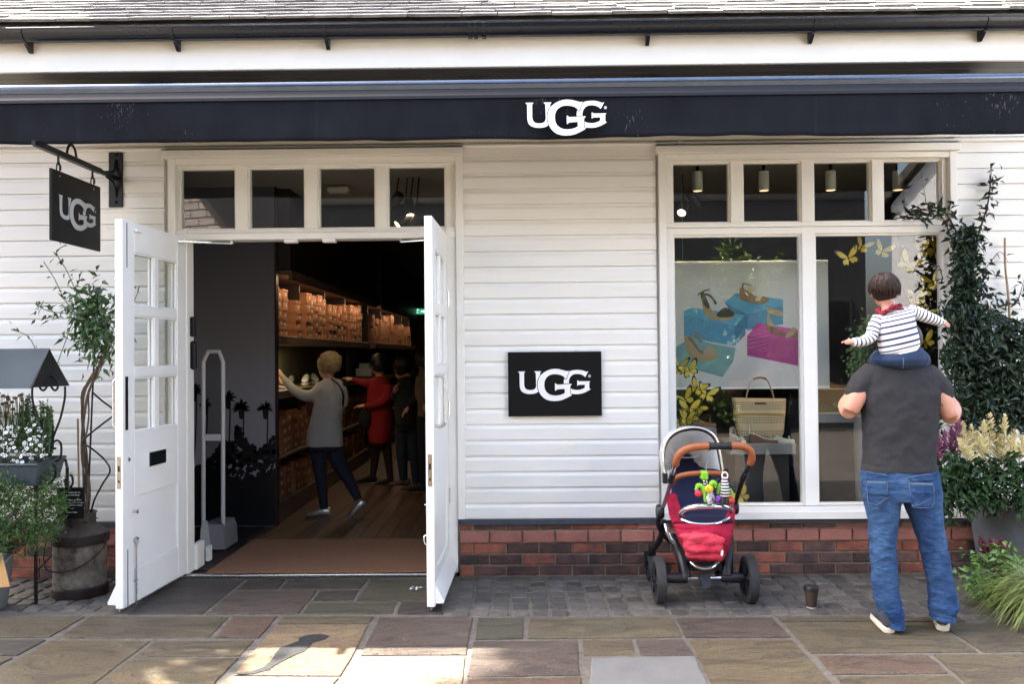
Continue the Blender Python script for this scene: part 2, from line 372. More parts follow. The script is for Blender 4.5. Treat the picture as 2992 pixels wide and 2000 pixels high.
st = [zL(*p) for p in [(2050,205),(2110,185),(2200,178),(2262,190),(2235,215),(2150,235),(2120,270),(2080,300),(1960,350),(1880,395),(1845,425),(1740,452),(1640,455),(1600,448),(1720,435),(1800,408),(1850,372),(1880,320),(1920,275),(1990,250),(2050,225)]]
s_ = jag(st, .006, .02); MB().add([p+Vector((0,0,.0045)) for p in s_], [tuple(range(len(s_)))])
mb = MB(); mb.prism([p+Vector((0,0,.0032)) for p in s_], (0,0,.0012)); mb.build('stain_patch', STAIN, pv)
lit = MB(); c_ = G(1217,1726)
for i in range(7):
    a = c_+Vector((random.uniform(-.02,.02), random.uniform(-.02,.02), .004+.002*i)); lit.leaf(a,(random.uniform(-1,1),random.uniform(-1,1),.5),(0,0,1),.03,.022,.4)
tag(lit.build('litter', M('litter_paper',(.7,.7,.72),.6)), 'small crumpled scrap of white paper by the open door', 'litter')
# granite setts
setts = MB().box((-.43,-.948,-.05),(3.45,.0,-.0065)).build('sett_strip', MORTAR); struct(setts)
sett2 = MB().box((-3.75,-.86,-.05),(-2.43,.0,-.0065)).build('sett_strip', MORTAR); struct(sett2)
protos = []
for k in range(7):
    mb = MB(); w_, h_ = .051, .056; rr = []
    for z, s in ((-.03,1),(-.008,1),(-.001,.93),(.001,.75)):
        q = []
        for i in range(12):
            a = 2*math.pi*(i+.5)/12; cx, sy = math.cos(a), math.sin(a); e = 7
            r = (abs(cx)**e+abs(sy)**e)**(-1/e)*(1+.07*noise3((k*3.1,i*.7,z)))
            q.append((cx*r*w_*s, sy*r*h_*s, z+.002*noise3((i,k,z*50))))
        rr.append(q)
    mb.rings(rr); me_o = mb.build('sett', SETT, setts, smooth=40); protos.append(me_o)
first = set()
def place_setts(x0, x1, y0, rows, par):
    n = int((x1-x0)/.1165)
    for i in range(n):
        off = random.uniform(-.02,.02)
        for j in range(rows):
            k = random.randrange(7)
            o = link('sett', protos[k].data, par)
            o.location = (x0+.058+i*.1165+random.uniform(-.004,.004), y0-.062-j*.127+off*(j<rows-1)+random.uniform(-.005,.005), random.uniform(-.003,.003))
            o.rotation_euler = (random.uniform(-.03,.03), random.uniform(-.03,.03), random.choice((0,math.pi))+random.uniform(-.05,.05)); o.scale = (random.uniform(.93,1.04), random.uniform(.95,1.06), 1)
place_setts(-.42, 3.42, -.04, 7, setts); place_setts(-3.72, -2.45, -.02, 6, sett2)
for o in protos: bpy.data.objects.remove(o)

# ================================================================== SHOP BUILDING
shop = thing('shop_building', 'white weatherboarded shop with brick plinth, open double door and display window', 'shop')
def pt(name, mb, mat, parent=None, **k): return mb.build(name, mat, parent or shop, **k)
Z0, DZ = .386, .10842
clad = pt('cladding', MB().box((-3.75,.035,.36),(-2.4,.05,3.32)).box((-.42,.035,.36),(.97,.05,3.32)).box((2.98,.035,.36),(3.75,.05,3.32)).box((-2.4,.035,2.96),(-.42,.05,3.32)).box((.97,.035,2.96),(2.98,.05,3.32)), BOARDW)
for x0, x1 in ((-3.75,-2.462),(-.386,.944),(3.006,3.75)):
    for k in range(27):
        z = Z0+k*DZ; full = k >= 24; xa, xb = (x0, x1)
        if full and x0 < -3.7: xb = x1
        prof = [(.034,z+.0018),(.003,z+.0018),(-.002,z+.0008),(-.002,z+.074),(.001,z+.083),(.006,z+.093),(.009,z+DZ-.0003),(.034,z+DZ-.0003)]
        dy = random.uniform(-.0008,.0008)
        mb = MB().prism([(xa,y+dy,zz) for y, zz in prof], (xb-xa,0,0)); pt('board', mb, BOARDW, clad)
for x0, x1 in ((-2.462,-.386),(.944,3.006)):
    for k in (24,25,26):
        z = Z0+k*DZ
        if z > 2.965 or True:
            prof = [(.034,z+.001),(.0,z+.001),(-.001,z+.076),(.011,z+.092),(.013,z+DZ-.001),(.034,z+DZ-.001)]
            pt('board', MB().prism([(x0+.0005,y,zz) for y, zz in prof], (x1-x0-.001,0,0)), BOARDW, clad)
# pipe / cable conduit run under the awning
pt('conduit', MB().tube([(-3.7,-.012,2.962),(3.7,-.012,2.962)], .0125, 8).box((-1.62,-.03,2.948),(-1.60,0,2.976)).box((1.10,-.03,2.948),(1.12,0,2.976)), WHITE, smooth=40)
# brick plinth
BR = M('red_brick', (.34,.098,.058), .82, var=.55, vscale=11, dark=(.085,.040,.034), bump=.55, bscale=70, objvar=.28)
BRD = M('burnt_brick', (.13,.062,.05), .78, var=.6, vscale=11, dark=(.026,.022,.025), bump=.55, bscale=70, objvar=.3)
BRP = M('pink_brick', (.36,.145,.115), .85, var=.3, vscale=6, bump=.5, bscale=70, objvar=.18)
BMOR = M('brick_mortar', (.27,.20,.125), .95, var=.4, vscale=25, bump=.6, bscale=120)
pl = pt('brick_plinth', MB().box((-.43,-.022,-.02),(3.75,.03,.356)).box((-3.75,-.022,-.02),(-2.42,.03,.356)), BMOR)
def brick(x0, x1, z0, z1, mat, y=-.031, depth=.02):
    mb = MB(); rr = []
    for dy, s in ((depth,0),(.004,0),(0,.0045)):
        q = []
        pts = [(x0+s,z0+s),(x0+(x1-x0)*.33,z0+s),(x0+(x1-x0)*.66,z0+s),(x1-s,z0+s),(x1-s,(z0+z1)/2),(x1-s,z1-s),(x0+(x1-x0)*.66,z1-s),(x0+(x1-x0)*.33,z1-s),(x0+s,z1-s),(x0+s,(z0+z1)/2)]
        for a, b in pts: q.append((a+.003*noise3((a*23,b*23,dy)), y+dy+.0025*noise3((a*17,b*31,3)), b+.003*noise3((a*29,b*19,7))))
        rr.append(q)
    mb.rings(rr); return pt('brick', mb, mat, pl)
ztop = [(.006,.068),(.079,.144),(.155,.218),(.229,.306),(.316,.354)]
for run0, run1 in ((-.428,3.74),(-3.74,-2.43)):
    for ci, (za, zb) in enumerate(ztop):
        x = run0
        first = .095 if ci % 2 == 0 else .205
        if run0 < -1: first = random.choice((.1,.2))
        L = first
        while x < run1-.03:
            xe = min(x+L, run1)
            if ci == 3: mt = BRP
            elif ci == 4: mt = random.choice((BR,BRD,BRP))
            elif ci == 0: mt = random.choice((BR,BRD,BRD))
            else: mt = random.choice((BR,BRD))
            if L < .12: mt = BR
            pr_ = -.04 if ci == 3 else -.031
            b_ = brick(x+.004, xe-.004, za, zb, mt, y=pr_+random.uniform(-.003,.003), depth=.03)
            x = xe+.003; L = .2215
for fx, fw, fz, fy in ((-.43,1.40,.386,-.036),(-3.75,1.31,.386,-.036),(.975,2.77,.376,-.05)):
    pt('flashing', MB().prism([(fx,.0,fz),(fx,fy,fz-.002),(fx,fy-.008,.352),(fx,-.030,.352),(fx,.0,.365)], (fw,0,0)), LEAD)

# door surround
dfr = pt('door_frame', MB().rbox((-2.46,-.058,2.893),(-.384,.02,2.945),.004), WHITE)   # head drip board
pt('architrave', MB().rbox((-2.425,-.03,.36),(-2.372,.05,2.893),.003), WHITE, dfr)
pt('architrave', MB().rbox((-.436,-.03,.388),(-.386,.05,2.893),.003), WHITE, dfr)
pt('architrave', MB().rbox((-2.372,-.026,2.846),(-.436,.05,2.892),.003), WHITE, dfr)
pt('head_flashing', MB().prism([(-2.455,-.0,2.958),(-2.455,-.06,2.946),(-2.455,-.06,2.949),(-2.455,.0,2.964)],(2.068,0,0)), LEAD, dfr)
jm = pt('jamb', MB().rbox((-2.372,-.012,.02),(-2.30,.11,2.40),.003), WHITE, dfr)
pt('jamb', MB().rbox((-.508,-.012,.02),(-.437,.11,2.40),.003), WHITE, dfr)
pt('transom_rail', MB().rbox((-2.371,-.018,2.326),(-.437,.11,2.372),.004), WHITE, dfr)
for q_ in (((-2.325,.115,.02),(-2.285,.26,.20)),((-2.318,.36,.02),(-2.288,.42,.13))): pt('skirting_block', MB().rbox(q_[0],q_[1],.003), WHITE, dfr)
def glazed_row(par, x0, x1, z0, z1, panes, yg, name='pane'):
    """frame bars around a row of panes, each pane its own glass"""
    xs = [x0]+[q for p in panes for q in p]+[x1]
    mb = MB()
    for i in range(0, len(xs), 2): mb.rbox((xs[i],.012,z0),(xs[i+1],.085,z1),.003)
    mb.rbox((x0+.001,.0125,z1),(x1-.001,.0845,z1+.03),.003); mb.rbox((x0+.001,.0125,z0-.03),(x1-.001,.0845,z0),.003)
    pt('sash', mb, WHITE, par)
    for a, b in panes:
        mo = MB(); m_ = .011
        for (xa,za),(xb,zb) in (((a,z0),(a+m_,z1)),((b-m_,z0),(b,z1)),((a+m_,z0),(b-m_,z0+m_)),((a+m_,z1-m_),(b-m_,z1))): mo.box((xa,.032,za),(xb,.08,zb))
        pt('glazing_bead', mo, WHITE, par)
        pt(name, MB().box((a+.004,yg,z0+.004),(b-.004,yg+.005,z1-.004)), GLASS, par)
glazed_row(dfr, -2.371, -.437, 2.402, 2.836, [(-2.372+.005+.0,-1.970)] and [(-2.366,-1.970),(-1.884,-1.486),(-1.397,-.994),(-.914,-.507)], .05)
# door threshold
pt('threshold', MB().rbox((-2.36,-.03,.0),(-.45,.02,.018),.004), STEEL, dfr)

# display window
wfr = pt('window_frame', MB().rbox((.943,-.058,2.886),(3.018,.02,2.938),.004), WHITE)
pt('head_flashing', MB().prism([(.945,.0,2.955),(.945,-.06,2.939),(.945,-.06,2.943),(.945,.0,2.961)],(2.07,0,0)), LEAD, wfr)
pt('architrave', MB().rbox((.962,-.03,.405),(1.012,.05,2.886),.003), WHITE, wfr)
pt('architrave', MB().rbox((2.955,-.03,.405),(3.004,.05,2.886),.003), WHITE, wfr)
pt('architrave', MB().rbox((1.012,-.026,2.845),(2.955,.05,2.885),.003), WHITE, wfr)
pt('sill', MB().prism([(.955,.09,.455),(.955,-.005,.452),(.955,-.085,.436),(.955,-.09,.432),(.955,-.088,.385),(.955,-.02,.383),(.955,.09,.383)],(2.055,0,0)), WHITE, wfr)
glazed_row(wfr, 1.012, 2.955, 2.412, 2.838, [(1.062,1.464),(1.549,1.953),(2.037,2.438),(2.517,2.918)], .05)
mb = MB()
mb.rbox((1.012,.012,.456),(1.062,.085,2.38),.003).rbox((1.950,.012,.456),(2.039,.085,2.38),.003).rbox((2.920,.012,.456),(2.955,.085,2.38),.003).rbox((1.0125,.0125,2.332),(2.9545,.0845,2.379),.003)
pt('mullion', mb, WHITE, wfr)
for a, b in ((1.062,1.950),(2.039,2.920)):
    mo = MB(); m_ = .014
    for (xa,za),(xb,zb) in (((a,.458),(a+m_,2.332)),((b-m_,.458),(b,2.332)),((a+m_,.458),(b-m_,.458+m_)),((a+m_,2.332-m_),(b-m_,2.332))): mo.box((xa,.032,za),(xb,.08,zb))
    pt('glazing_bead', mo, WHITE, wfr); pt('pane', MB().box((a+.004,.052,.462),(b-.004,.058,2.328)), GLASS, wfr)

# eaves
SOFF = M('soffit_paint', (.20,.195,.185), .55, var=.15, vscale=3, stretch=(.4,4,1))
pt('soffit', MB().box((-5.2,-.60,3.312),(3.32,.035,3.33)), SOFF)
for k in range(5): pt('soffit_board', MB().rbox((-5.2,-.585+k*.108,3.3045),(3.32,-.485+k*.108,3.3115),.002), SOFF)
pt('fascia', MB().rbox((-5.2,-.63,3.30),(3.32,-.603,3.50),.004), WHITE)
def eave_z(x): return 3.515
gut = MB()
prof = []
for i in range(13):
    a = math.pi+math.pi*i/12; prof.append((-.70+.062*math.cos(a), 3.522+.062*math.sin(a)))
prof = [(-.766,3.528),(-.766,3.522)]+prof+[(-.634,3.522)]
outer = prof; inner = [(y+(.004 if y < -.7 else -.004), z+.004) for y, z in prof][::-1]
GUT = M('gutter_black', (.010,.012,.018), .26, var=.4, vscale=10, bump=.02, bscale=40)
gut.prism([(-5.25,y,z) for y, z in outer+inner], (8.5,0,0))
gt = pt('gutter', gut, GUT, smooth=35)
for x in (-3.02,-2.10,-1.17,.80,1.80,2.84):
    mb = MB(); s = 1.08
    ring = [(x-.009,-.70+.068*math.cos(math.pi+math.pi*i/12),3.522+.068*math.sin(math.pi+math.pi*i/12)) for i in range(13)]
    mb.prism(ring+[(x-.009,-.62,3.522),(x-.009,-.62,3.40),(x-.009,-.65,3.40)][:0], (.018,0,0))
    mb.prism([(x-.011,-.632,3.49),(x-.011,-.632,3.415),(x-.011,-.65,3.415),(x-.011,-.70,3.455),(x-.011,-.69,3.47)], (.022,0,0))
    pt('gutter_bracket', mb, GUT, gt)
for x in (-3.38,-.245):
    mb = MB()
    for dx in (-.055,-.02,.03):
        mb.prism([(x+dx,-.70+.070*math.cos(math.pi+math.pi*i/12),3.522+.070*math.sin(math.pi+math.pi*i/12)) for i in range(13)]+[(x+dx,-.634,3.534),(x+dx,-.766,3.534)], (.025,0,0))
    pt('gutter_joint', mb, GUT, gt)
# roof: individual tiles at the eaves, plain slope above
TILE = M('stone_tile', (.235,.222,.205), .85, var=.45, vscale=9, bump=.8, bscale=45, objvar=.22)
PITCH = R(32); cp, sp = math.cos(PITCH), math.sin(PITCH); E0 = Vector((0,-.745,3.572))
def RS(x, s, h): return Vector((x, E0.y+s*cp-h*sp, E0.z+s*sp+h*cp))
roof = pt('roof', MB().prism([RS(-5.25,.02,-.03),RS(-5.25,5.2,-.03),RS(-5.25,5.2,-.10),RS(-5.25,.02,-.05)], (8.5,0,0)).prism([RS(-5.25,1.25,.018),RS(-5.25,5.2,.018),RS(-5.25,5.2,-.02),RS(-5.25,1.25,-.02)], (8.5,0,0)), TILE)
pt('roof_back', MB().prism([(-5.25,3.68,6.30),(-5.25,8,3.6),(-5.25,8,3.5),(-5.25,3.68,6.2)], (8.5,0,0)), TILE, roof)
G_ = .104
for r in range(10):
    x = -3.66-random.uniform(0,.1)
    while x < 3.2:
        wd = random.uniform(.2,.38) if r < 9 else .4
        x1 = x+wd-.005; th = random.uniform(.013,.019); s0 = r*G_+random.uniform(-.006,.006); tl = random.uniform(-.003,.003)
        mb = MB(); rr = []
        for s, h0, h1 in ((s0, .0, th), (s0+.012, .0, th+.001), (s0+.22, -.022, -.010)):
            q = []
            for i in range(4): q.append(RS(x+(x1-x)*i/3, s+(.004*noise3((x*7+i,r,1)) if s < s0+.1 else 0), h1+tl*(i/3)+.003*noise3((x*5+i*2,r,s))))
            for i in (3,2,1,0): q.append(RS(x+(x1-x)*i/3, s+(.004*noise3((x*7+i,r,2)) if s < s0+.1 else 0), h0+tl*(i/3)))
            rr.append(q)
        mb.rings(rr); pt('tile', mb, TILE, roof); x += wd
# ================================================================== LOGO
def offset_poly(p, d):
    n = len(p); out = []
    area = sum(p[i][0]*p[(i+1)%n][1]-p[(i+1)%n][0]*p[i][1] for i in range(n)); sg = 1 if area > 0 else -1
    for i in range(n):
        a, b, c = Vector(p[i-1]), Vector(p[i]), Vector(p[(i+1)%n])
        e1, e2 = (b-a), (c-b)
        n1 = Vector((e1.y,-e1.x)).normalized(); n2 = Vector((e2.y,-e2.x)).normalized(); q = n1+n2
        k = max(.5, 1+n1.dot(n2)); out.append(tuple(b+q/k*d*sg))
    return out
L_U = [(265,265),(445,265),(440,285),(415,300),(415,600),(425,660),(450,705),(490,732),(560,745),(630,740),(680,720),(710,690),(725,640),(722,500),(715,300),(685,285),(682,262),(855,262),(850,285),(828,300),(828,345),(835,600),(815,700),(780,790),(720,825),(640,842),(560,845),(480,838),(400,810),(345,770),(315,710),(302,640),(297,300),(265,285)]
L_G = [(1575,255),(1545,265),(1510,265),(1400,235),(1310,212),(1215,203),(1120,212),(1020,242),(930,290),(855,352),(800,425),(770,510),(760,610),(768,700),(795,790),(840,870),(910,945),(990,995),(1080,1022),(1180,1030),(1300,1025),(1400,1000),(1500,955),(1600,905),(1640,875),(1610,855),(1598,840),(1598,655),(1610,635),(1635,610),(1632,592),(1500,598),(1265,610),(1240,590),(1215,570),(1205,580),(1205,760),(1220,768),(1245,745),(1260,732),(1400,722),(1455,722),(1455,825),(1400,855),(1320,880),(1220,890),(1130,882),(1050,850),(985,795),(945,720),(932,620),(940,530),(970,455),(1020,398),(1090,358),(1160,342),(1240,342),(1320,355),(1390,378),(1440,415),(1462,448),(1480,465),(1495,462)]
L_g = [(2065,270),(2030,285),(2000,282),(1940,258),(1860,240),(1780,235),(1700,240),(1640,250),(1600,262),(1540,330),(1480,420),(1440,470),(1430,560),(1450,650),(1500,740),(1560,800),(1612,845),(1680,855),(1780,860),(1880,848),(1980,815),(2070,765),(2122,735),(2100,720),(2085,715),(2085,560),(2112,528),(2000,528),(1825,528),(1805,515),(1785,502),(1775,510),(1775,640),(1785,645),(1805,625),(1830,620),(1970,620),(1970,690),(1920,720),(1850,745),(1780,752),(1700,745),(1640,730),(1600,700),(1570,640),(1562,540),(1575,470),(1600,420),(1640,375),(1700,345),(1780,338),(1860,348),(1930,380),(1965,410),(1985,425)]
def logo(par, o, ux, uz, nrm, width, white, black, t=.0012):
    """o: world position of the logo's top-left; ux/uz: unit right/up; nrm: outward"""
    k = width/(2122-265); o, ux, uz, nrm = Vector(o), Vector(ux), Vector(uz), Vector(nrm)
    def q(p, h): return o+ux*((p[0]-265)*k)-uz*((p[1]-203)*k)+nrm*h
    MB().prism([q(p,0) for p in L_U], nrm*t).build('letter', white, par)
    MB().prism([q(p,0) for p in L_g], nrm*t).build('letter', white, par)
    MB().prism([q(p,t*.8) for p in offset_poly(L_G, 15)], nrm*t*.8).build('letter_outline', black, par)
    MB().prism([q(p,t*1.6) for p in L_G], nrm*t).build('letter', white, par)
    ring = MB(); c = (2092,398); n = 20
    a = [q((c[0]+34*math.cos(2*math.pi*i/n), c[1]+34*math.sin(2*math.pi*i/n)),0) for i in range(n)]; b = [q((c[0]+25*math.cos(2*math.pi*i/n), c[1]+25*math.sin(2*math.pi*i/n)),0) for i in range(n)]
    ring.add([p+nrm*t for p in a]+[p+nrm*t for p in b], [(i,(i+1)%n,n+(i+1)%n,n+i) for i in range(n)])
    ring.prism([q((c[0]+x,c[1]+y),0) for x, y in ((-11,15),(-11,-16),(4,-16),(11,-10),(11,-4),(4,1),(12,15),(4,15),(-3,3),(-5,3),(-5,15))], nrm*t)
    ring.build('registered_mark', white, par)

# ================================================================== AWNING
NAVY = M('awning_cloth', (.0040,.0056,.0100), .85, var=.45, vscale=6, dark=(.0025,.0035,.0066), bump=.12, bscale=300, stretch=(1,1,.35), spec=.25)
nn_, ll_, bb0 = nodes(NAVY); gq = nn_.new('ShaderNodeNewGeometry'); mq = nn_.new('ShaderNodeMapping'); mq.inputs['Scale'].default_value = (1,1,.22); ll_.new(gq.outputs['Position'], mq.inputs[0]); tq = nn_.new('ShaderNodeTexNoise'); tq.inputs['Scale'].default_value = 130; tq.inputs['Detail'].default_value = 2; ll_.new(mq.outputs[0], tq.inputs[0])
tq2 = nn_.new('ShaderNodeTexNoise'); tq2.inputs['Scale'].default_value = 2.2; ll_.new(gq.outputs['Position'], tq2.inputs[0]); aq = nn_.new('ShaderNodeMath'); aq.operation = 'MULTIPLY'; ll_.new(tq.outputs[0], aq.inputs[0]); ll_.new(tq2.outputs[0], aq.inputs[1])
rq = nn_.new('ShaderNodeMapRange'); rq.inputs[1].default_value = .405; rq.inputs[2].default_value = .50; ll_.new(aq.outputs[0], rq.inputs[0]); xq = nn_.new('ShaderNodeMix'); xq.data_type = 'RGBA'; src = bb0.inputs['Base Color'].links[0].from_socket; ll_.new(rq.outputs[0], xq.inputs[0]); ll_.new(src, xq.inputs[6]); xq.inputs[7].default_value = (.07,.07,.072,1); ll_.new(xq.outputs[2], bb0.inputs['Base Color'])
NAVY2 = M('awning_aluminium', (.10,.125,.17), .2, .8, var=.2, vscale=12)
AY = -.85
aw = thing('awning', 'long dark navy awning with hanging valance across the shop front', 'awning', (0,-.5,2.8))
cas = MB()
prof = [(-.22,3.158),(AY+.055,3.158)]+[(AY+.026-.026*math.sin(a_),3.132+.026*math.cos(a_)) for a_ in [.1+.22*i for i in range(10)]]+[(AY+.012,3.1005),(-.22,3.1005)]
cas.prism([(-3.14,y,z) for y, z in prof], (6.17,0,0)); cas.build('cassette', NAVY2, aw, smooth=50)
MB().prism([(-3.14,y,z) for y, z in [(AY+.014,3.100),(AY+.004,3.075),(AY-.010,3.056),(AY-.012,3.038),(-.22,3.036),(-.22,3.100)]], (6.17,0,0)).build('front_bar', M('awning_bar',(.012,.012,.013),.4,spec=.3), aw)
val = MB(); nx, nz = 220, 10; vs_ = []
def vbot(x): return 2.794+.005*math.sin(x*1.9)+.012*noise3((x*1.3,0,2))+.005*noise3((x*5,1,2))
def vfold(x, t): return AY+(.012*math.sin(x*2.4+1)+.022*noise3((x*1.7,t*.8,4))+.007*noise3((x*6,t*2,8)))*t
for j in range(nz+1):
    for i in range(nx+1):
        x = -3.14+6.17*i/nx; t = j/nz; vs_.append((x,vfold(x,t),3.045+(vbot(x)-3.045)*t))
val.add(vs_, [(j*(nx+1)+i, j*(nx+1)+i+1, (j+1)*(nx+1)+i+1, (j+1)*(nx+1)+i) for j in range(nz) for i in range(nx)])
va = val.build('valance', NAVY, aw, smooth=180); sm = va.modifiers.new('thickness','SOLIDIFY'); sm.thickness = .003; sm.offset = 1
HEM = M('awning_stitch', (.03,.034,.045), .8)
for u in (225,922,1660,2380):
    x = P(u,350,AY).x
    for dx in (0,.012):
        MB().tube([(x+dx,vfold(x+dx,t)-.0022,3.045+(vbot(x)+.004-3.045)*t) for t in [q/10 for q in range(11)]], .0011, 4).build('seam', HEM, aw)
p0 = F(1204,229,AY-.03); p1 = F(1390,229,AY-.03)
logo(aw, (p0.x,AY-.0285,p0.z), (1,0,0), (0,0,1), (0,-1,0), p1.x-p0.x, SIGNW, NAVY)
for u in (345,555,1500,2200):
    x = F(u,190,-.3).x; MB().rbox((x-.035,-.42,3.1585),(x+.035,-.0,3.285),.004).build('mounting_bracket', BLACK, aw)
cb = thing('cable_box', 'small grey junction box and conduit under the soffit', 'junction box', (-.1,-.3,3.28))
x = F(1110,175,-.33).x; MB().rbox((x-.045,-.36,3.268),(x+.045,-.27,3.3035),.006).build('box', M('grey_plastic',(.5,.49,.46),.5), cb)
MB().tube([(x,-.315,3.290),(3.2,-.315,3.290)], .0075, 8).build('pipe', MATS['grey_plastic'], cb)
for q in (1245,1550,2390): 
    xx = F(q,178,-.33).x; MB().rbox((xx-.012,-.33,3.280),(xx+.012,-.30,3.304),.003).build('clip', MATS['grey_plastic'], cb)

# ================================================================== SIGNS
ws = thing('wall_sign', 'black rectangular sign with white lettering on the boarded wall between door and window', 'sign', (.23,-.03,1.3))
MB().rbox((-.085,-.030,1.09),(.556,-.002,1.532),.003).build('panel', SIGNB, ws)
p0 = F(1187,845,-.03); p1 = F(1353,845,-.03); logo(ws, (p0.x,-.0305,p0.z-.004), (1,0,0), (0,0,1), (0,-1,0), p1.x-p0.x, SIGNW, SIGNB)
for x in (.09,.39): MB().rbox((x-.012,-.034,1.5305),(x+.012,-.001,1.5365),.001).build('hanging_tab', STEEL, ws)
br = thing('sign_bracket', 'black wrought iron bracket holding the hanging sign', 'bracket', (-2.79,0,2.75))
XS = -2.79
MB().rbox((-2.84,-.018,2.562),(-2.744,-.002,2.944),.003).build('back_plate', BLACK, br)
za = FX(262,404,XS).z
zb = FX(120,349,XS).z
arm_z = .5*(za+zb)
MB().bar((XS,-.018,arm_z),(XS,-1.02,arm_z),.022,.028).build('arm', BLACK, br)
MB().bar((XS,-.24,arm_z),(XS,-1.0,arm_z+.001),.032,.034).build('sleeve', BLACK, br)
for sgn in (1,-1):
    pts = catmull([(XS,-.02,arm_z+sgn*.13),(XS,-.028,arm_z+sgn*.09),(XS,-.06,arm_z+sgn*.035),(XS,-.15,arm_z+sgn*.013)],6); MB().tube(pts,[.012]*len(pts),8,flat=.7).build('scroll', BLACK, br, smooth=60)
    MB().lathe((XS,-.018,arm_z+sgn*.165),[(0,-.014),(.008,-.012),(.011,-.004),(.011,0)],10,'y').build('bolt', BLACK, br)
hoop = [(XS,-.60+.055*math.cos(a),arm_z+.015+.075*math.sin(a)) for a in [math.pi*i/14 for i in range(15)]]
MB().tube(hoop,.011,6,flat=.6).build('hoop', BLACK, br, smooth=60)
hs = thing('hanging_sign', 'square black hanging sign with grey lettering on chains under the awning', 'sign', (XS,-.5,2.4))
yn, yf = FX(115,383,XS).y, FX(227.4,430.4,XS).y
ztn, zbn = FX(115,383,XS).z, FX(113,547.6,XS).z
zt, zb_ = .5*(ztn+FX(227.4,430.4,XS).z), .5*(zbn+FX(226.9,578.2,XS).z)
MB().rbox((XS-.008,yn,zb_),(XS+.008,yf,zt),.002).build('panel', SIGNB, hs)
pa = FX(131.5,456,XS); pb = FX(217,530,XS); zl_ = FX(170,473,XS).z
logo(hs, (XS+.0084,pa.y,zt-(zt-zb_)*.30), (0,1,0), (0,0,1), (1,0,0), (pb.y-pa.y)*1.0, SIGNG, SIGNB)
for yy in (yn+.09, yf-.09):
    mb = MB(); z1 = arm_z-.014; z0 = zt-.012; h = (z1-z0)
    mb.tube([(XS,yy+.008*math.cos(a),z1-h*.27+h*.27*math.sin(a)) for a in [2*math.pi*i/12 for i in range(12)]],.0035,6,closed=True)
    mb.tube([(XS+.011*math.cos(a),yy,z0+h*.30+h*.32*math.sin(a)) for a in [2*math.pi*i/14 for i in range(14)]],.0042,6,closed=True)
    mb.build('chain', BLACK, hs, smooth=60)
    MB().tube([(XS+.011,yy,z0+h*.15),(XS+.011,yy,z0+h*.45)],.007,6).build('link_nut', BLACK, hs)
    MB().ell((XS+.0085,yy,zt-.03),.003,.006,.006,8,6).build('rivet', STEEL, hs)

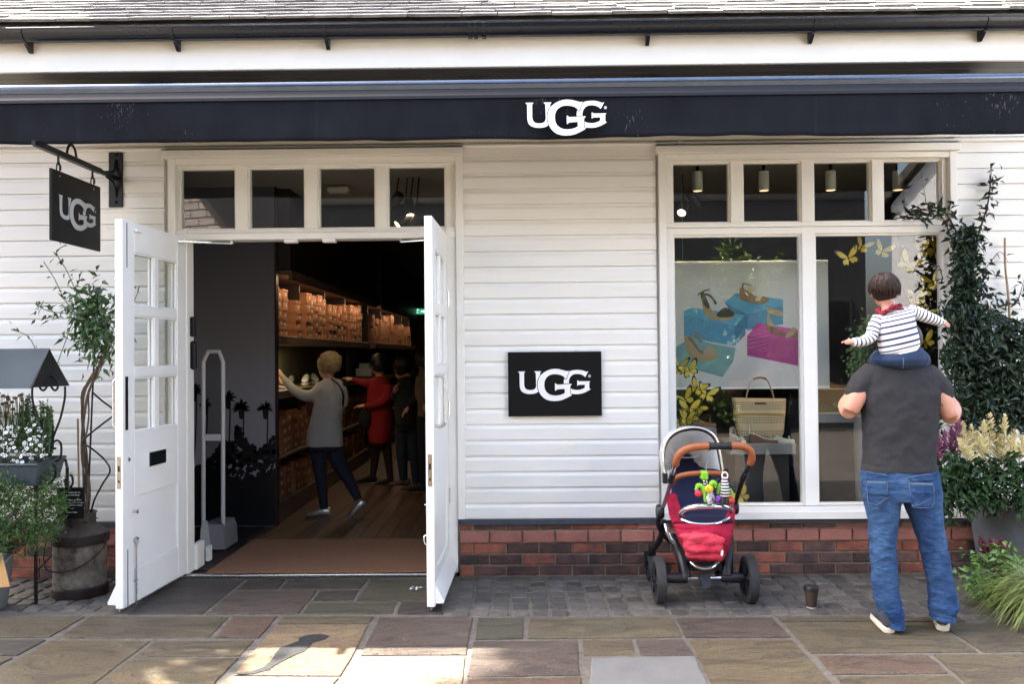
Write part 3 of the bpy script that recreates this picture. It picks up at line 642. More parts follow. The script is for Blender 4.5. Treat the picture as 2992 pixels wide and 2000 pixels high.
# ================================================================== DOORS
def door_leaf(hinge, outer, bar_side, name_lbl):
    H = Vector((hinge[0],hinge[1],0)); O = Vector((outer[0],outer[1],0)); d = (O-H).normalized(); nrm = Vector((-d.y,d.x,0))   # towards +x
    if nrm.x < 0: nrm = -nrm
    L = .83; T = .048
    def W(s, t, z): return H+d*s+nrm*t+Vector((0,0,z))          # t=0 is the +x face, negative goes behind
    def bx(s0,s1,t0,t1,z0,z1,mb=None,c=.003):
        mb = mb or MB(); b = MB().rbox((s0,t0,z0),(s1,t1,z1),c); mb.add([W(*p) for p in b.v], b.f); return mb
    leaf = MB(); zb, zt = .03, 2.345
    bx(0,.126,-T,0,zb,zt,leaf); bx(.694,L,-T,0,zb,zt,leaf)
    for z0, z1 in ((zb,.235),(.672,1.062),(1.398,1.455),(1.776,1.835),(2.162,zt)): bx(.1265,.6935,-T+.0005,-.0005,z0,z1,leaf)
    for z0, z1 in ((1.0625,1.3975),(1.4555,1.7755),(1.8355,2.1615)): bx(.390,.441,-T+.001,-.001,z0,z1,leaf)
    dr = pt('door', leaf, DOORW)
    bx(.1265,.6935,-T+.012,-.012,.2355,.6715); pt('door_panel', bx(.1265,.6935,-T+.012,-.012,.2355,.6715), DOORW, dr)
    for z0, z1 in ((1.0625,1.3975),(1.4555,1.7755),(1.8355,2.1615)):
        for s0, s1 in ((.1265,.3895),(.4415,.6935)):
            pt('pane', bx(s0+.002,s1-.002,-T*.5-.003,-T*.5+.003,z0+.002,z1-.002,c=.0005), GLASS, dr)
            bd = MB()
            for t0, t1 in ((-T*.5+.004,-.004),(-T+.004,-T*.5-.004)):
                bx(s0,s0+.010,t0,t1,z0,z1,bd,.002); bx(s1-.010,s1,t0,t1,z0,z1,bd,.002); bx(s0+.01,s1-.01,t0,t1,z0,z0+.010,bd,.002); bx(s0+.01,s1-.01,t0,t1,z1-.010,z1,bd,.002)
            pt('glazing_bead', bd, DOORW, dr)
    # pull handle on the outside face
    side = 1 if bar_side > 0 else -1; t0 = 0 if side > 0 else -T
    s_ = .745; q = t0+side*.055
    pts = [W(s_,t0,1.39),W(s_,t0+side*.035,1.39),W(s_,q,1.372),W(s_,q,1.34),W(s_,q,1.14),W(s_,q,1.108),W(s_,t0+side*.035,1.09),W(s_,t0,1.09)]
    pt('pull_handle', MB().tube(catmull(pts,5),.0095,10), STEEL, dr, smooth=60)
    # weather bar on the outside foot
    wb = MB(); f_ = [(t0,.20-.03),(t0,.05),(t0+side*.05,.052),(t0+side*.052,.065)]
    wb.prism([W(.005,a,z) for a, z in f_], d*(L-.01)); pt('weather_bar', wb, DOORW, dr)
    pt('drip_strip', bx(.002,L-.002,-T*.62,-T*.38,.012,.0295,c=.001), STEEL, dr)
    # mortice lock plate on the meeting edge
    lk = MB(); bx(L-.0005,L+.0018,-T*.75,-T*.25,.74,.93,lk,.0004); pt('lock_plate', lk, BRASS, dr)
    lh = MB(); bx(L+.0012,L+.0025,-T*.62,-T*.38,.84,.875,lh,.0002); bx(L+.0012,L+.0025,-T*.6,-T*.4,.775,.79,lh,.0002); pt('lock_hole', lh, BLACK, dr)
    for z in (.55,1.15,1.9):
        h = MB(); h.tube([W(-.006,.004 if side > 0 else -T-.004,z-.05),W(-.006,.004 if side > 0 else -T-.004,z+.05)],.0075,8); pt('hinge', h, STEEL, dr)
    if side < 0:       # inside furniture of the left leaf
        pt('push_plate', bx(.775,.803,.001,.0045,1.085,1.405,c=.001), BLACK, dr)
        lb = MB(); pts = [W(.30,.002,.825),W(.545,.002,.825),W(.545,.002,.925),W(.30,.002,.925)]
        bx(.295,.545,.0005,.006,.822,.93,lb,.002); pt('letterbox_frame', lb, DOORW, dr)
        pt('letter_flap', bx(.315,.53,.0065,.013,.832,.92,c=.004), BLACK, dr)
        fb = MB(); fb.tube([W(.70,.012,.02),W(.70,.012,.43)],.005,8); pt('floor_bolt', fb, STEEL, dr)
        for z in (.16,.41): pt('bolt_guide', bx(.688,.712,.0,.02,z,z+.012), STEEL, dr)
        rg = MB().tube([W(.70+.022*math.cos(a),.016,.405+.022*math.sin(a)) for a in [2*math.pi*i/16 for i in range(16)]],.0025,6,closed=True); pt('bolt_ring', rg, STEEL, dr)
        pt('door_knob', MB().tube([W(.715,.0,.585),W(.715,.012,.585),W(.715,.03,.585)],[.009,.009,.012],10), STEEL, dr, smooth=60)
        pt('keyhole', MB().tube([W(.765,.0,.905),W(.765,.006,.905)],.012,12), STEEL, dr)
        pt('keyhole_slot', MB().tube([W(.765,.0062,.905),W(.765,.0072,.905)],.006,8), BLACK, dr)
        for z0, z1 in ((.035,.37),(2.06,2.33)): pt('slide_groove', bx(.775,.783,.0002,.0016,z0,z1,c=.0003), BLACK, dr)
        pt('contact_sensor', bx(.63,.70,.0,.022,2.285,2.305,c=.004), DOORW, dr)
    else:
        pt('door_stop', MB().tube([W(.76,-T,.62),W(.76,-T-.02,.62)],.006,8), CHROME, dr)
        hk = MB().tube(catmull([W(.70,-T,.43),W(.70,-T-.03,.42),W(.70,-T-.03,.38),W(.70,-T-.008,.36)],5),.004,6); pt('floor_hook', hk, CHROME, dr)
        pt('floor_bolt', MB().tube([W(.70,-T-.01,.02),W(.70,-T-.01,.38)],.005,8), STEEL, dr)
    return dr
dl = door_leaf((-2.306,-.015),(-2.36,-.845),-1,'l')
drr = door_leaf((-.497,-.015),(-.515,-.845),1,'r')
for sx, hx, ox in ((1,-2.30,-2.25),(-1,-.52,-.60)):
    a = Vector((hx-.02*sx if sx>0 else hx-.04,-.12,2.30)); b = Vector((hx+.30*sx,.03,2.305)); c = Vector((hx+.16*sx,.0,2.312))
    cl = MB().bar(a,b,.02,.008).bar(b,b+Vector((0,0,.02)),.02,.02).bar(a+Vector((0,0,.006)),c,.012,.006); pt('door_closer_arm', cl, STEEL, dfr)
for u in (667,755): 
    p = F(u,551,-.0); pt('door_contact', MB().rbox((p.x-.045,-.03,2.302),(p.x+.045,.03,2.3255),.004), WHITE, dfr)
kp = MB().rbox((-2.30,.03,1.66),(-2.268,.07,1.80),.008); pt('black_box', kp, SIGNB, dfr)
pt('black_box', MB().rbox((-2.30,.03,1.43),(-2.262,.075,1.63),.012), SIGNB, dfr)

# ================================================================== INTERIOR
DARKW = M('dark_brown_panel', (.028,.018,.014), .5, var=.35, vscale=4, stretch=(1,1,.2), bump=.05)
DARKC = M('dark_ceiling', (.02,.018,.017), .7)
CEIL = M('shop_ceiling_paint', (.42,.40,.36), .7, var=.08, vscale=2)
FLOORW = M('oak_plank', (.105,.052,.026), .5, var=.4, vscale=5, stretch=(6,.7,1), bump=.08, bscale=20, objvar=.10)
MAT_ = M('coir_mat', (.24,.118,.06), .95, var=.22, vscale=60, bump=.5, bscale=420, detail=3)
pt('shop_floor', MB().box((-3.6,.02,-.05),(3.7,14,.0)), DARKW)
fl = MB()
shf = pt('timber_floor', MB().box((-3.4,.16,.001),(3.6,13.9,.008)), DARKW)
x = -2.25
i = 0
while x < 1.2:
    y = .95+random.uniform(-.9,0)
    while y < 8:
        y1 = y+random.uniform(1.1,1.9)
        ya = max(y, .17 if (x < -2.3 or x > -.43) else 1.10)
        if y1 > ya+.05: pt('floor_plank', MB().rbox((x,ya+.001,.008),(x+.128,y1-.002,.020),.0012), FLOORW, shf)
        y = y1
    x += .13; i += 1
dm = MB().rbox((-2.20,.035,.009),(-.43,1.10,.0215),.004); tag(dm.build('door_mat', MAT_), 'wide brown coir entrance mat inside the open doorway', 'mat')
WALLI = M('shop_inner_wall', (.06,.055,.052), .6, var=.15)
pt('side_wall', MB().box((-3.6,.06,.0),(-3.42,14,3.3)), WALLI); pt('side_wall', MB().box((3.55,.13,.0),(3.68,14,3.3)), WALLI)
pt('back_wall', MB().box((-3.42,13.8,.0),(3.55,14,3.3)), DARKW)
pt('front_wall_lining', MB().box((-3.42,.055,.0),(-2.40,.12,3.3)).box((-.40,.055,.0),(1.0,.12,3.3)).box((2.97,.055,.0),(3.55,.12,3.3)).box((-2.40,.055,2.96),(-.40,.12,3.3)).box((1.0,.055,2.96),(2.97,.12,3.3)).box((1.0,.09,.0),(2.97,.12,.44)), WALLI)
pt('shop_ceiling', MB().box((-3.42,.12,3.02),(3.55,2.25,3.1)), CEIL)
for k in range(3): pt('ceiling_rib', MB().rbox((-3.42,.55+k*.16,3.0),(.9,.60+k*.16,3.0195),.003), CEIL)
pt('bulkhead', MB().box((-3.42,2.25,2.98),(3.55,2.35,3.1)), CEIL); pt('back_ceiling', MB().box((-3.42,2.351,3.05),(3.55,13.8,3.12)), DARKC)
pt('upper_shell', MB().box((-3.75,.05,-.02),(-3.62,14.2,3.4)).box((3.70,.05,-.02),(3.75,14.2,3.4)).box((-3.62,14.01,-.02),(3.70,14.2,3.4)).box((-3.75,.05,3.401),(3.75,14.2,3.44)), BOARDW)

# mural
mu = thing('mural_panel', 'dark grey mural of palm trees at dusk just inside the doorway', 'mural', (-2.7,1.64,0))
def mural_mat():
    mt = bpy.data.materials.new('mural_print'); mt.use_nodes = True; n, l, b = nodes(mt)
    g_ = n.new('ShaderNodeNewGeometry'); sx = n.new('ShaderNodeSeparateXYZ'); l.new(g_.outputs['Position'], sx.inputs[0])
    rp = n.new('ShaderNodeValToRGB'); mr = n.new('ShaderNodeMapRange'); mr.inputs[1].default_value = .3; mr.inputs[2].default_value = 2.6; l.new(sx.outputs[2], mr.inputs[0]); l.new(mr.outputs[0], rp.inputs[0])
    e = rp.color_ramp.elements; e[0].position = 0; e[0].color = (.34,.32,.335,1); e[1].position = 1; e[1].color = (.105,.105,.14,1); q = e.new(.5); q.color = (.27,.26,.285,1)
    l.new(rp.outputs[0], b.inputs['Base Color']); b.inputs['Roughness'].default_value = .45; return mt
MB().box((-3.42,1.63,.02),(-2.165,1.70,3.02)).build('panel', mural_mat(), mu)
MB().rbox((-2.1645,1.625,.02),(-2.150,1.70,3.02),.002).build('edge_strip', DARKW, mu)
PRINT = M('mural_ink', (.010,.009,.010), .45)
def palm(u, vtop, vbase, r):
    y = 1.6275; c = F(u,vtop,y); b = F(u-12,vbase,y); mb = MB()
    pts = [b+(c-b)*t+Vector((.03*math.sin(t*2.5),0,0)) for t in [i/10 for i in range(11)]]; q = []
    mb.prism([p+Vector((-.006,0,0)) for p in pts]+[p+Vector((.006,0,0)) for p in pts[::-1]], (0,.002,0))
    for k in range(34):
        a = random.uniform(-.5, math.pi+.5); L = r*random.uniform(.6,1.1); e = c+Vector((math.cos(a)*L,0,math.sin(a)*L-.25*L*abs(math.cos(a)))); pm = Vector((-math.sin(a),0,math.cos(a)))*L*.10
        mid = c+(e-c)*.55+Vector((0,0,.06*L)); mb.prism([c-pm*.3,mid-pm,e,mid+pm,c+pm*.3],(0,.0018,0))
    mb.prism([c+Vector((-.03,0,0)),c+Vector((.03,0,0)),c+Vector((.022,0,-.10)),c+Vector((-.018,0,-.10))],(0,.0019,0))
    mb.build('printed_palm', PRINT, mu)
for a in ((445,895,1160,.085),(522,912,1180,.085),(553,935,1180,.085),(608,935,1190,.075),(470,925,1100,.06)): palm(*a)
sil = MB()
for k in range(900):
    u = random.uniform(434,630); base = 1010+30*math.sin(u*.045)+ (30 if u < 540 else -15)
    v = base+abs(random.gauss(0,1))*70
    if v > 1200: continue
    c = F(u,v,1.6268); s_ = random.uniform(.012,.032); n_ = 6
    sil.add([c+Vector((s_*random.uniform(.6,1.1)*math.cos(2*math.pi*i/n_),-.0002*(k%5),s_*random.uniform(.6,1.1)*math.sin(2*math.pi*i/n_))) for i in range(n_)],[tuple(range(n_))])
sil.prism([F(434,1095,1.6275),F(500,1085,1.6275),F(560,1100,1.6275),F(632,1080,1.6275),F(632,1206,1.6275),F(434,1206,1.6275)],(0,.001,0))
stuff(sil.build('printed_trees', PRINT, mu))

# security pedestal
an = thing('security_antenna', 'pale octagonal shoplifting detector pedestal standing beside the door mat', 'security gate', (-2.40,.78,.02))
def aF(u,v): 
    p = F(u,v,.80); return p
ANT = M('antenna_plastic', (.50,.49,.47), .4)
yA = .80; loop = [F(466,1230,yA),F(466,830,yA),F(477,806,yA),F(502,806,yA),F(511,830,yA),F(511,1215,yA)]
MB().tube(loop,.017,8).build('frame', ANT, an, smooth=40)
MB().bar(F(466,1003,yA),F(511,1003,yA),.02,.05).build('crossbar', ANT, an)
MB().prism([F(468,1190,yA),F(468,834,yA),F(479,812,yA),F(501,812,yA),F(509,834,yA),F(509,1190,yA)],(0,.006,0)).build('acrylic_panel', glass_mat('acrylic',(.8,.8,.8)), an)
b0 = F(462,1258,.78); b1 = F(520,1250,.78)
MB().prism([(b0.x,.74,.02),(b1.x,.74,.02),(b1.x-.01,.74,.16),(b1.x-.03,.74,.215),(b0.x+.03,.74,.215),(b0.x+.01,.74,.14)],(0,.30,0)).build('base', M('antenna_base',(.22,.215,.21),.45), an)
MB().prism([(b0.x,.735,.02),(b0.x+.085,.735,.02),(b0.x+.07,.735,.19),(b0.x+.05,.735,.24),(b0.x+.025,.735,.24),(b0.x+.01,.735,.18)],(0,.03,0)).build('foot_cover', ANT, an)
MB().rbox((b1.x-.065,.76,.2155),(b1.x-.035,.80,.2175),.0005).build('display', BLACK, an)

# ---------------------------------------------------------------- shelving
SHX = -2.165
SHW = M('shelf_wood', (.16,.105,.065), .5, var=.3, vscale=6, stretch=(1,.5,4))
BACKP = M('niche_back', (.22,.20,.10), .6, var=.15)
def shelf_unit(y0, y1, label):
    s = thing('shoe_shelving', label, 'shelving', (SHX-.2,(y0+y1)/2,.02))
    for z0, z1, x1 in ((.02,.20,SHX),(.585,.61,SHX),(1.13,1.20,SHX),(1.62,1.70,SHX+.03)):
        MB().rbox((SHX-.42,y0,z0),(x1,y1,z1),.003).build('shelf', SHW, s)
    MB().box((SHX-.46,y0,.02),(SHX-.42,y1,3.02)).build('back_panel', DARKW, s)
    MB().box((SHX-.4199,y0+.03,1.201),(SHX-.415,y1-.03,1.619)).build('niche_back', BACKP, s)
    n = 4; w_ = (y1-y0)/n
    for i in range(n+1):
        y = y0+i*w_; yy = min(max(y,y0+.015),y1-.015)
        for za_, zb_2 in ((.201,.584),(.611,1.129),(1.701,2.249)): MB().rbox((SHX-.40,yy-.009,za_),(SHX-.09,yy+.009,zb_2),.002).build('divider', DARKW, s)
    for i in range(3):
        MB().rbox((SHX-.42,y0+i*(y1-y0)/3+.004,2.29),(SHX+.12,y0+(i+1)*(y1-y0)/3-.004,3.015),.004).build('upper_cabinet', DARKW, s)
    MB().rbox((SHX-.42,y0,2.25),(SHX+.135,y1,2.285),.003).build('cornice', SHW, s)
    lm = M('strip_lamp', (1,.8,.5), .5, emit=(1,.72,.42), estr=.4)
    MB().box((SHX+.06,y0+.6,2.2455),(SHX+.085,y1-.05,2.2495)).build('light_strip', lm, s)
    MB().rbox((SHX+.105,y0,2.195),(SHX+.135,y1,2.2495),.002).build('light_pelmet', SHW, s)
    return s
s1 = shelf_unit(1.705, 6.25, 'long dark timber shelving full of shoe boxes beyond the mural')
s2 = shelf_unit(6.75, 11.6, 'farther run of shoe shelving deep inside the shop')
def area(name, loc, rot, sx, sy, e, col=(1,.74,.47)):
    l_ = bpy.data.lights.new(name,'AREA'); l_.shape = 'RECTANGLE'; l_.size = sx; l_.size_y = sy; l_.energy = e; l_.color = col
    o = bpy.data.objects.new(name,l_); COL.objects.link(o); o.location = loc; o.rotation_euler = rot; return o
area('shelf_lamp', (SHX+.075,3.95,2.240), (0,R(30),R(0)), .03, 4.2, 1.6).parent = None
area('shelf_lamp', (SHX+.075,9.2,2.240), (0,R(30),0), .03, 4.5, 1.6)
area('niche_lamp', (SHX-.2,2.5,1.61), (0,0,0), .3, 1.2, .7, (1,.85,.5))
nl = MB().prism([(SHX-.30,1.80,1.604),(SHX-.10,1.80,1.604),(SHX-.10,2.02,1.604),(SHX-.30,2.02,1.604)],(0,0,.012)).build('niche_light', MATS['strip_lamp'], s1)
BOX = M('shoe_box_card', (.36,.15,.066), .75, var=.2, vscale=20, objvar=.25)
BLID = M('shoe_box_lid', (.30,.115,.045), .75, objvar=.2)
LBL = M('box_label', (.46,.38,.28), .7)
bxm = {}
def box_mesh():
    w_, h_, d_ = .2, .1, .3     # y width, height, x depth; front at x=0
    a = MB().box((-d_,-w_/2,0),(0,w_/2,h_*.72)); b = MB().box((-d_-.003,-w_/2-.003,h_*.72),(.004,w_/2+.003,h_)); c = MB().box((.0005,-.005,h_*.25),(.0015,.055,h_*.6)); d2 = MB().box((.0042,-.012,h_*.8),(.005,.012,h_*.92))
    me = bpy.data.meshes.new('shoe_box'); vs_, fs_, mi = [], [], []
    for k, q in enumerate((a,b,c,d2)):
        o_ = len(vs_); vs_ += q.v; fs_ += [tuple(i+o_ for i in f) for f in q.f]; mi += [k]*len(q.f)
    me.from_pydata(vs_, [], fs_)
    for m_ in (BOX, BLID, LBL, BLACK): me.materials.append(m_)
    me.polygons.foreach_set('material_index', mi)
    return me
BM_ = box_mesh(); nbox = [0]; BULK = []
def stack(y, z, zmax, wd, frac, label, group, indiv=True):
    x = SHX-.035+random.uniform(-.03,.01); top = z+(zmax-z)*frac; zz = z
    while True:
        h = random.choice((.085,.085,.1,.115))
        if zz+h > top: break
        rz = random.uniform(-.03,.03); dx = random.uniform(-.012,.012)
        if indiv and nbox[0] < 296:
            o = bpy.data.objects.new('shoe_box', BM_); COL.objects.link(o); o.location = (x+dx,y,zz+.0005); o.scale = (1,wd/.2*.97,h/.1*.985); o.rotation_euler = (0,0,rz); tag(o,label,'shoe box',group); nbox[0] += 1
        else: BULK.append((x+dx,y,zz+.0005,wd/.2*.97,h/.1*.985))
        zz += h
random.seed(11)
def run(y0, y1, z, zmax, wd, f0, f1, label, group, indiv=True):
    w4 = (y1-y0)/4
    for i in range(4):
        a = y0+i*w4+.012; n = int((w4-.02)/wd); fr = random.uniform(f0,f1)
        for k in range(n):
            if random.random() < .35: fr = random.uniform(f0,f1)
            if random.random() < .02: continue
            stack(a+wd*(k+.5)+.01*random.random(), z, zmax, wd, fr, label, group, indiv)
run(1.705,6.25,1.7005,2.24,.195,.80,1.0,'orange cardboard shoe box stacked on the lit upper shelf','shoe boxes on the upper shelf')
run(1.705,6.25,.6105,1.12,.215,.72,1.0,'orange cardboard shoe box stacked below the display niche','shoe boxes on the middle shelf')
run(1.705,6.25,.2005,.575,.215,.75,1.0,'dim orange shoe box on the bottom shelf near the floor','shoe boxes on the bottom shelf')
for z, zm in ((1.7005,2.24),(.6105,1.12),(.2005,.575)): run(6.75,11.6,z,zm,.23,.5,1.0,'','',False)
bk = MB()
for x,y,z,sy,sz in BULK: bk.box((x-.3,y-.1*sy,z),(x,y+.1*sy,z+.1*sz))
bo = bk.build('shoe_boxes', BOX); tag(bo,'far stacks of orange shoe boxes deep inside the shop','shoe boxes'); stuff(bo)
# shoes ----------------------------------------------------------------
def loft(mb, secs, n=14):
    """secs: (center, half-vector a, half-vector b, exponent)"""
    rr = []
    for c, a, b, e in secs:
        c, a, b = Vector(c), Vector(a), Vector(b); q = []
        for i in range(n):
            t = 2*math.pi*i/n; ct, st = math.cos(t), math.sin(t)
            q.append(c+a*(abs(ct)**(2/e)*(1 if ct >= 0 else -1))+b*(abs(st)**(2/e)*(1 if st >= 0 else -1)))
        rr.append(q)
    return mb.rings(rr)
def shoe(kind, loc, rz, label, group, c1, c2, scale=1.0):
    """toe points to +x locally, length .26"""
    t = thing('shoe', label, 'shoe', loc, group); t.rotation_euler = (0,0,rz); t.scale = (scale,)*3
    WLOC[t.name] = Vector()            # parts are built in local space
    def put(name, mb, mat, **k):
        o = mb.build(name, mat, None, **k); o.parent = t; return o
    up = M('shoe_'+c1[0], c1[1], .6, var=.15, vscale=30, bump=.1, bscale=200); so = M('shoe_'+c2[0], c2[1], .7, var=.25, vscale=40, stretch=(1,1,8))
    if kind == 'sneaker':
        s = MB(); loft(s,[((x,0,.014),(0,wd,0),(0,0,.014),3) for x,wd in ((-.13,.012),(-.125,.03),(-.06,.034),(0,.034),(.06,.044),(.11,.036),(.13,.012))]); put('sole',s,so,smooth=50)
        u = MB(); loft(u,[((x,0,.03+h/2),(0,wd,0),(0,0,h/2),2.3) for x,wd,h in ((-.125,.012,.03),(-.12,.028,.07),(-.08,.032,.085),(-.03,.033,.075),(.03,.036,.055),(.08,.038,.038),(.115,.03,.03),(.127,.012,.018))]); put('upper',u,up,smooth=60)
        l_ = MB(); [l_.bar((x,-.02,.085-.32*(x+.02)),(x,.02,.085-.32*(x+.02)),.008,.006) for x in (-.01,.012,.034,.056)]; put('lace',l_,SIGNW)
    else:   # wedge sandal
        prof = [(-.125,.0),(-.12,.085),(-.07,.075),(.0,.04),(.06,.028),(.115,.03),(.125,.02),(.12,.0)]
        s = MB().prism([(x,-.033,z) for x,z in prof],(0,.066,0)); put('wedge_sole',s,so)
        f = MB().prism([(x,-.035,z) for x,z in ((-.122,.086),(-.07,.076),(.0,.041),(.06,.029),(.117,.031),(.117,.036),(.06,.035),(.0,.048),(-.07,.083),(-.122,.094))],(0,.07,0)); put('footbed',f,up)
        for x0,z0,hh,wdt in ((.07,.034,.035,.03),(-.09,.09,.085,.018)):
            b = MB(); pts = [(x0,-.036,z0)]+[(x0-.01*math.sin(a),-.036*math.cos(a),z0+hh*math.sin(a)) for a in [math.pi*i/10 for i in range(1,10)]]+[(x0,.036,z0)]
            for i in range(len(pts)-1): b.bar(pts[i],pts[i+1],wdt,.003,up=(1,0,0))
            put('strap',b,up)
        h = MB().prism([(-.128,-.03,.085),(-.122,-.03,.17),(-.116,-.03,.17),(-.118,-.03,.085)],(0,.06,0)); put('heel_counter',h,up)
    return t
TAN = ('tan',(.36,.2,.11)); CRM = ('cream',(.6,.55,.45)); BLK = ('black',(.015,.015,.016)); CORK = ('cork',(.33,.2,.11)); WHT = ('white',(.7,.68,.64)); OLV = ('olive',(.32,.27,.14)); ORG = ('orange',(.5,.1,.03)); GRN = ('dark_green',(.03,.04,.03))
for i,(y,c,lb) in enumerate(((1.80,ORG,'orange low shoe on the display shelf by the mural'),(2.12,WHT,'pale lace-up shoe beside the orange shoe'),(2.45,TAN,'tan slip-on shoe raised on the display shelf'),(2.75,BLK,'black and white trainer on the display shelf'),(3.35,WHT,'pale trainer on the display shelf behind the woman'),(3.75,CRM,'cream lace-up shoe near the woman in red'))):
    shoe('sneaker',(SHX-.16,y,1.2005),R(-75)+random.uniform(-.3,.3),lb,None,c,WHT,1.05)
for y in (2.45,2.75):
    r_ = MB().rbox((SHX-.26,y-.1,1.2005),(SHX-.08,y+.1,1.2003+.001),.0001)
rs = thing('display_stand', 'white boxes on the far niche shelf', 'box', (SHX-.2,7.4,1.2)); MB().rbox((SHX-.34,7.1,1.2005),(SHX-.1,7.5,1.32),.003).build('lower_box', SIGNW, rs); MB().rbox((SHX-.30,7.15,1.3205),(SHX-.14,7.4,1.40),.003).build('upper_box', SIGNW, rs)
# exit sign, ceiling spots, smoke alarm
ex = MB().rbox((-1.62,11.0,1.98),(-1.38,11.03,2.08),.004); p = F(963,714,11.0)
ex = MB().rbox((p.x-.11,11.0,p.z-.055),(p.x+.11,11.03,p.z+.055),.004).build('exit_sign', M('exit_green',(.0,.2,.1),.5,emit=(.04,.42,.22),estr=.14)); tag(ex,'small glowing green emergency exit sign at the back of the shop','exit sign')
arr = thing('exit_sign_symbol','','') if False else None
MB().prism([(p.x+.01,10.998,p.z-.01),(p.x+.06,10.998,p.z-.01),(p.x+.06,10.998,p.z-.03),(p.x+.1,10.998,p.z),(p.x+.06,10.998,p.z+.03),(p.x+.06,10.998,p.z+.01),(p.x+.01,10.998,p.z+.01)],(0,.0015,0)).build('arrow', M('exit_white',(.8,.9,.85),.5,emit=(.8,1,.9),estr=.25), ex)
MB().ell((p.x-.05,10.998,p.z+.035),.012,.001,.012,8,6).bar((p.x-.05,10.998,p.z+.02),(p.x-.06,10.998,p.z-.01),.02,.002).bar((p.x-.06,10.998,p.z-.01),(p.x-.085,10.998,p.z-.04),.012,.002).bar((p.x-.06,10.998,p.z-.01),(p.x-.03,10.998,p.z-.04),.012,.002).build('running_figure', MATS['exit_white'], ex)
SPOTB = M('spot_grey', (.055,.052,.045), .45); SPOTW = M('spot_white', (.62,.62,.55), .4); GLOW = M('spot_glow', (1,.8,.55), .5, emit=(1,.74,.45), estr=2.2); GLOW2 = M('spot_glow_dim', (1,.7,.5), .5, emit=(1,.62,.38), estr=1.0)
def spot(loc, d, L, r, body, glow, label, group, stem=True):
    t = thing('spotlight', label, 'spotlight', loc, group); c = Vector(loc); d = Vector(d).normalized()
    up = d.orthogonal().normalized(); sd = d.cross(up); n = 20
    def ring(s, rr): return [c+d*s+(up*math.cos(2*math.pi*i/n)+sd*math.sin(2*math.pi*i/n))*rr for i in range(n)]
    mb = MB(); mb.rings([ring(-L/2,r*.97),ring(-L/2+.004,r),ring(L/2,r),ring(L/2,r*.9),ring(L/2-.02,r*.86)],cap=False); mb.f.append(tuple(range(n))); mb.build('housing', body, t, smooth=40)
    g_ = MB(); q = ring(L/2-.012,r*.86); g_.add(q,[tuple(range(n))]); g_.build('lamp_face', glow, t)
    return t
for i,(u,v,du,dv,lit_) in enumerate(((905,460,-.6,-.5,0),(938,478,.15,-.9,1),(925,505,-.6,-.55,1),(952,507,-.5,-.6,0))):
    c = F(u,v,1.2); s_ = spot(c,(du,-.35 if lit_ else .5,dv),.15,.043,SPOTB,GLOW if lit_ else GLOW2,['grey spotlight aimed left under the shop ceiling','lit grey spotlight aimed down above the doorway','lit grey spotlight lowest of the cluster over the door','grey spotlight turned away beside the open door top'][i],'spotlight cluster over the doorway')
    MB().tube([c+Vector((0,.02,.02)),(c.x+.02,c.y+.1,3.02)],.007,6).build('stem', SPOTB, s_)
for i,u in enumerate((1598,1750,1903,2057)):
    c = F(u,416-i*.8,.55); t = spot(c,(0,0,-1),.145,.038,SPOTW,GLOW2,'white cylinder spotlight hanging inside the top of the display window','window spotlights')
    MB().rbox((c.x-.135,c.y-.03,2.985),(c.x+.03,c.y+.03,3.0195),.003).build('track_adapter', SPOTW, t); MB().tube([c+Vector((0,0,.07)),(c.x,c.y,2.986)],.013,8).build('stem', BLACK, t)
for i,(u,v,dx) in enumerate(((1565,478,-.3),(1590,458,.5))):
    c = F(u,v,1.3); t = spot(c,(dx,-.6 if i == 0 else .3,-.6),.14,.04,SPOTB,GLOW if i == 0 else GLOW2,['lit dark spotlight seen through the top left window pane','dark spotlight turned away in the top left window pane'][i],'dark spotlights behind the window')
    MB().tube([c,(c.x,c.y,3.02)],.006,6).build('stem', SPOTB, t)
sa = thing('emergency_light','white octagonal ceiling fitting seen through the transom above the door','ceiling fitting',F(776,436,1.6)); c = F(776,436,1.6)
MB().rbox((c.x-.10,c.y-.06,c.z-.028),(c.x+.10,c.y+.06,c.z+.03),.02).build('housing', SPOTW, sa); MB().tube([(c.x,c.y,c.z+.03),(c.x,c.y,3.02)],.008,6).build('rod', SPOTW, sa)
def spotlamp(loc, tgt, e, sz=R(60), col=(1,.76,.5)):
    l_ = bpy.data.lights.new('spot_lamp','SPOT'); l_.energy = e; l_.spot_size = sz; l_.spot_blend = .6; l_.color = col; l_.shadow_soft_size = .03
    o = bpy.data.objects.new('spot_lamp',l_); COL.objects.link(o); o.location = loc; o.rotation_euler = (Vector(tgt)-Vector(loc)).to_track_quat('-Z','Y').to_euler()
for u in (1598,1750,1903,2057):
    c = F(u,430,.55); spotlamp(c+Vector((0,0,-.09)),(c.x,.75,0),6)
spotlamp((-1.2,1.2,2.5),(-2.25,3.2,.7),2.6,R(48))

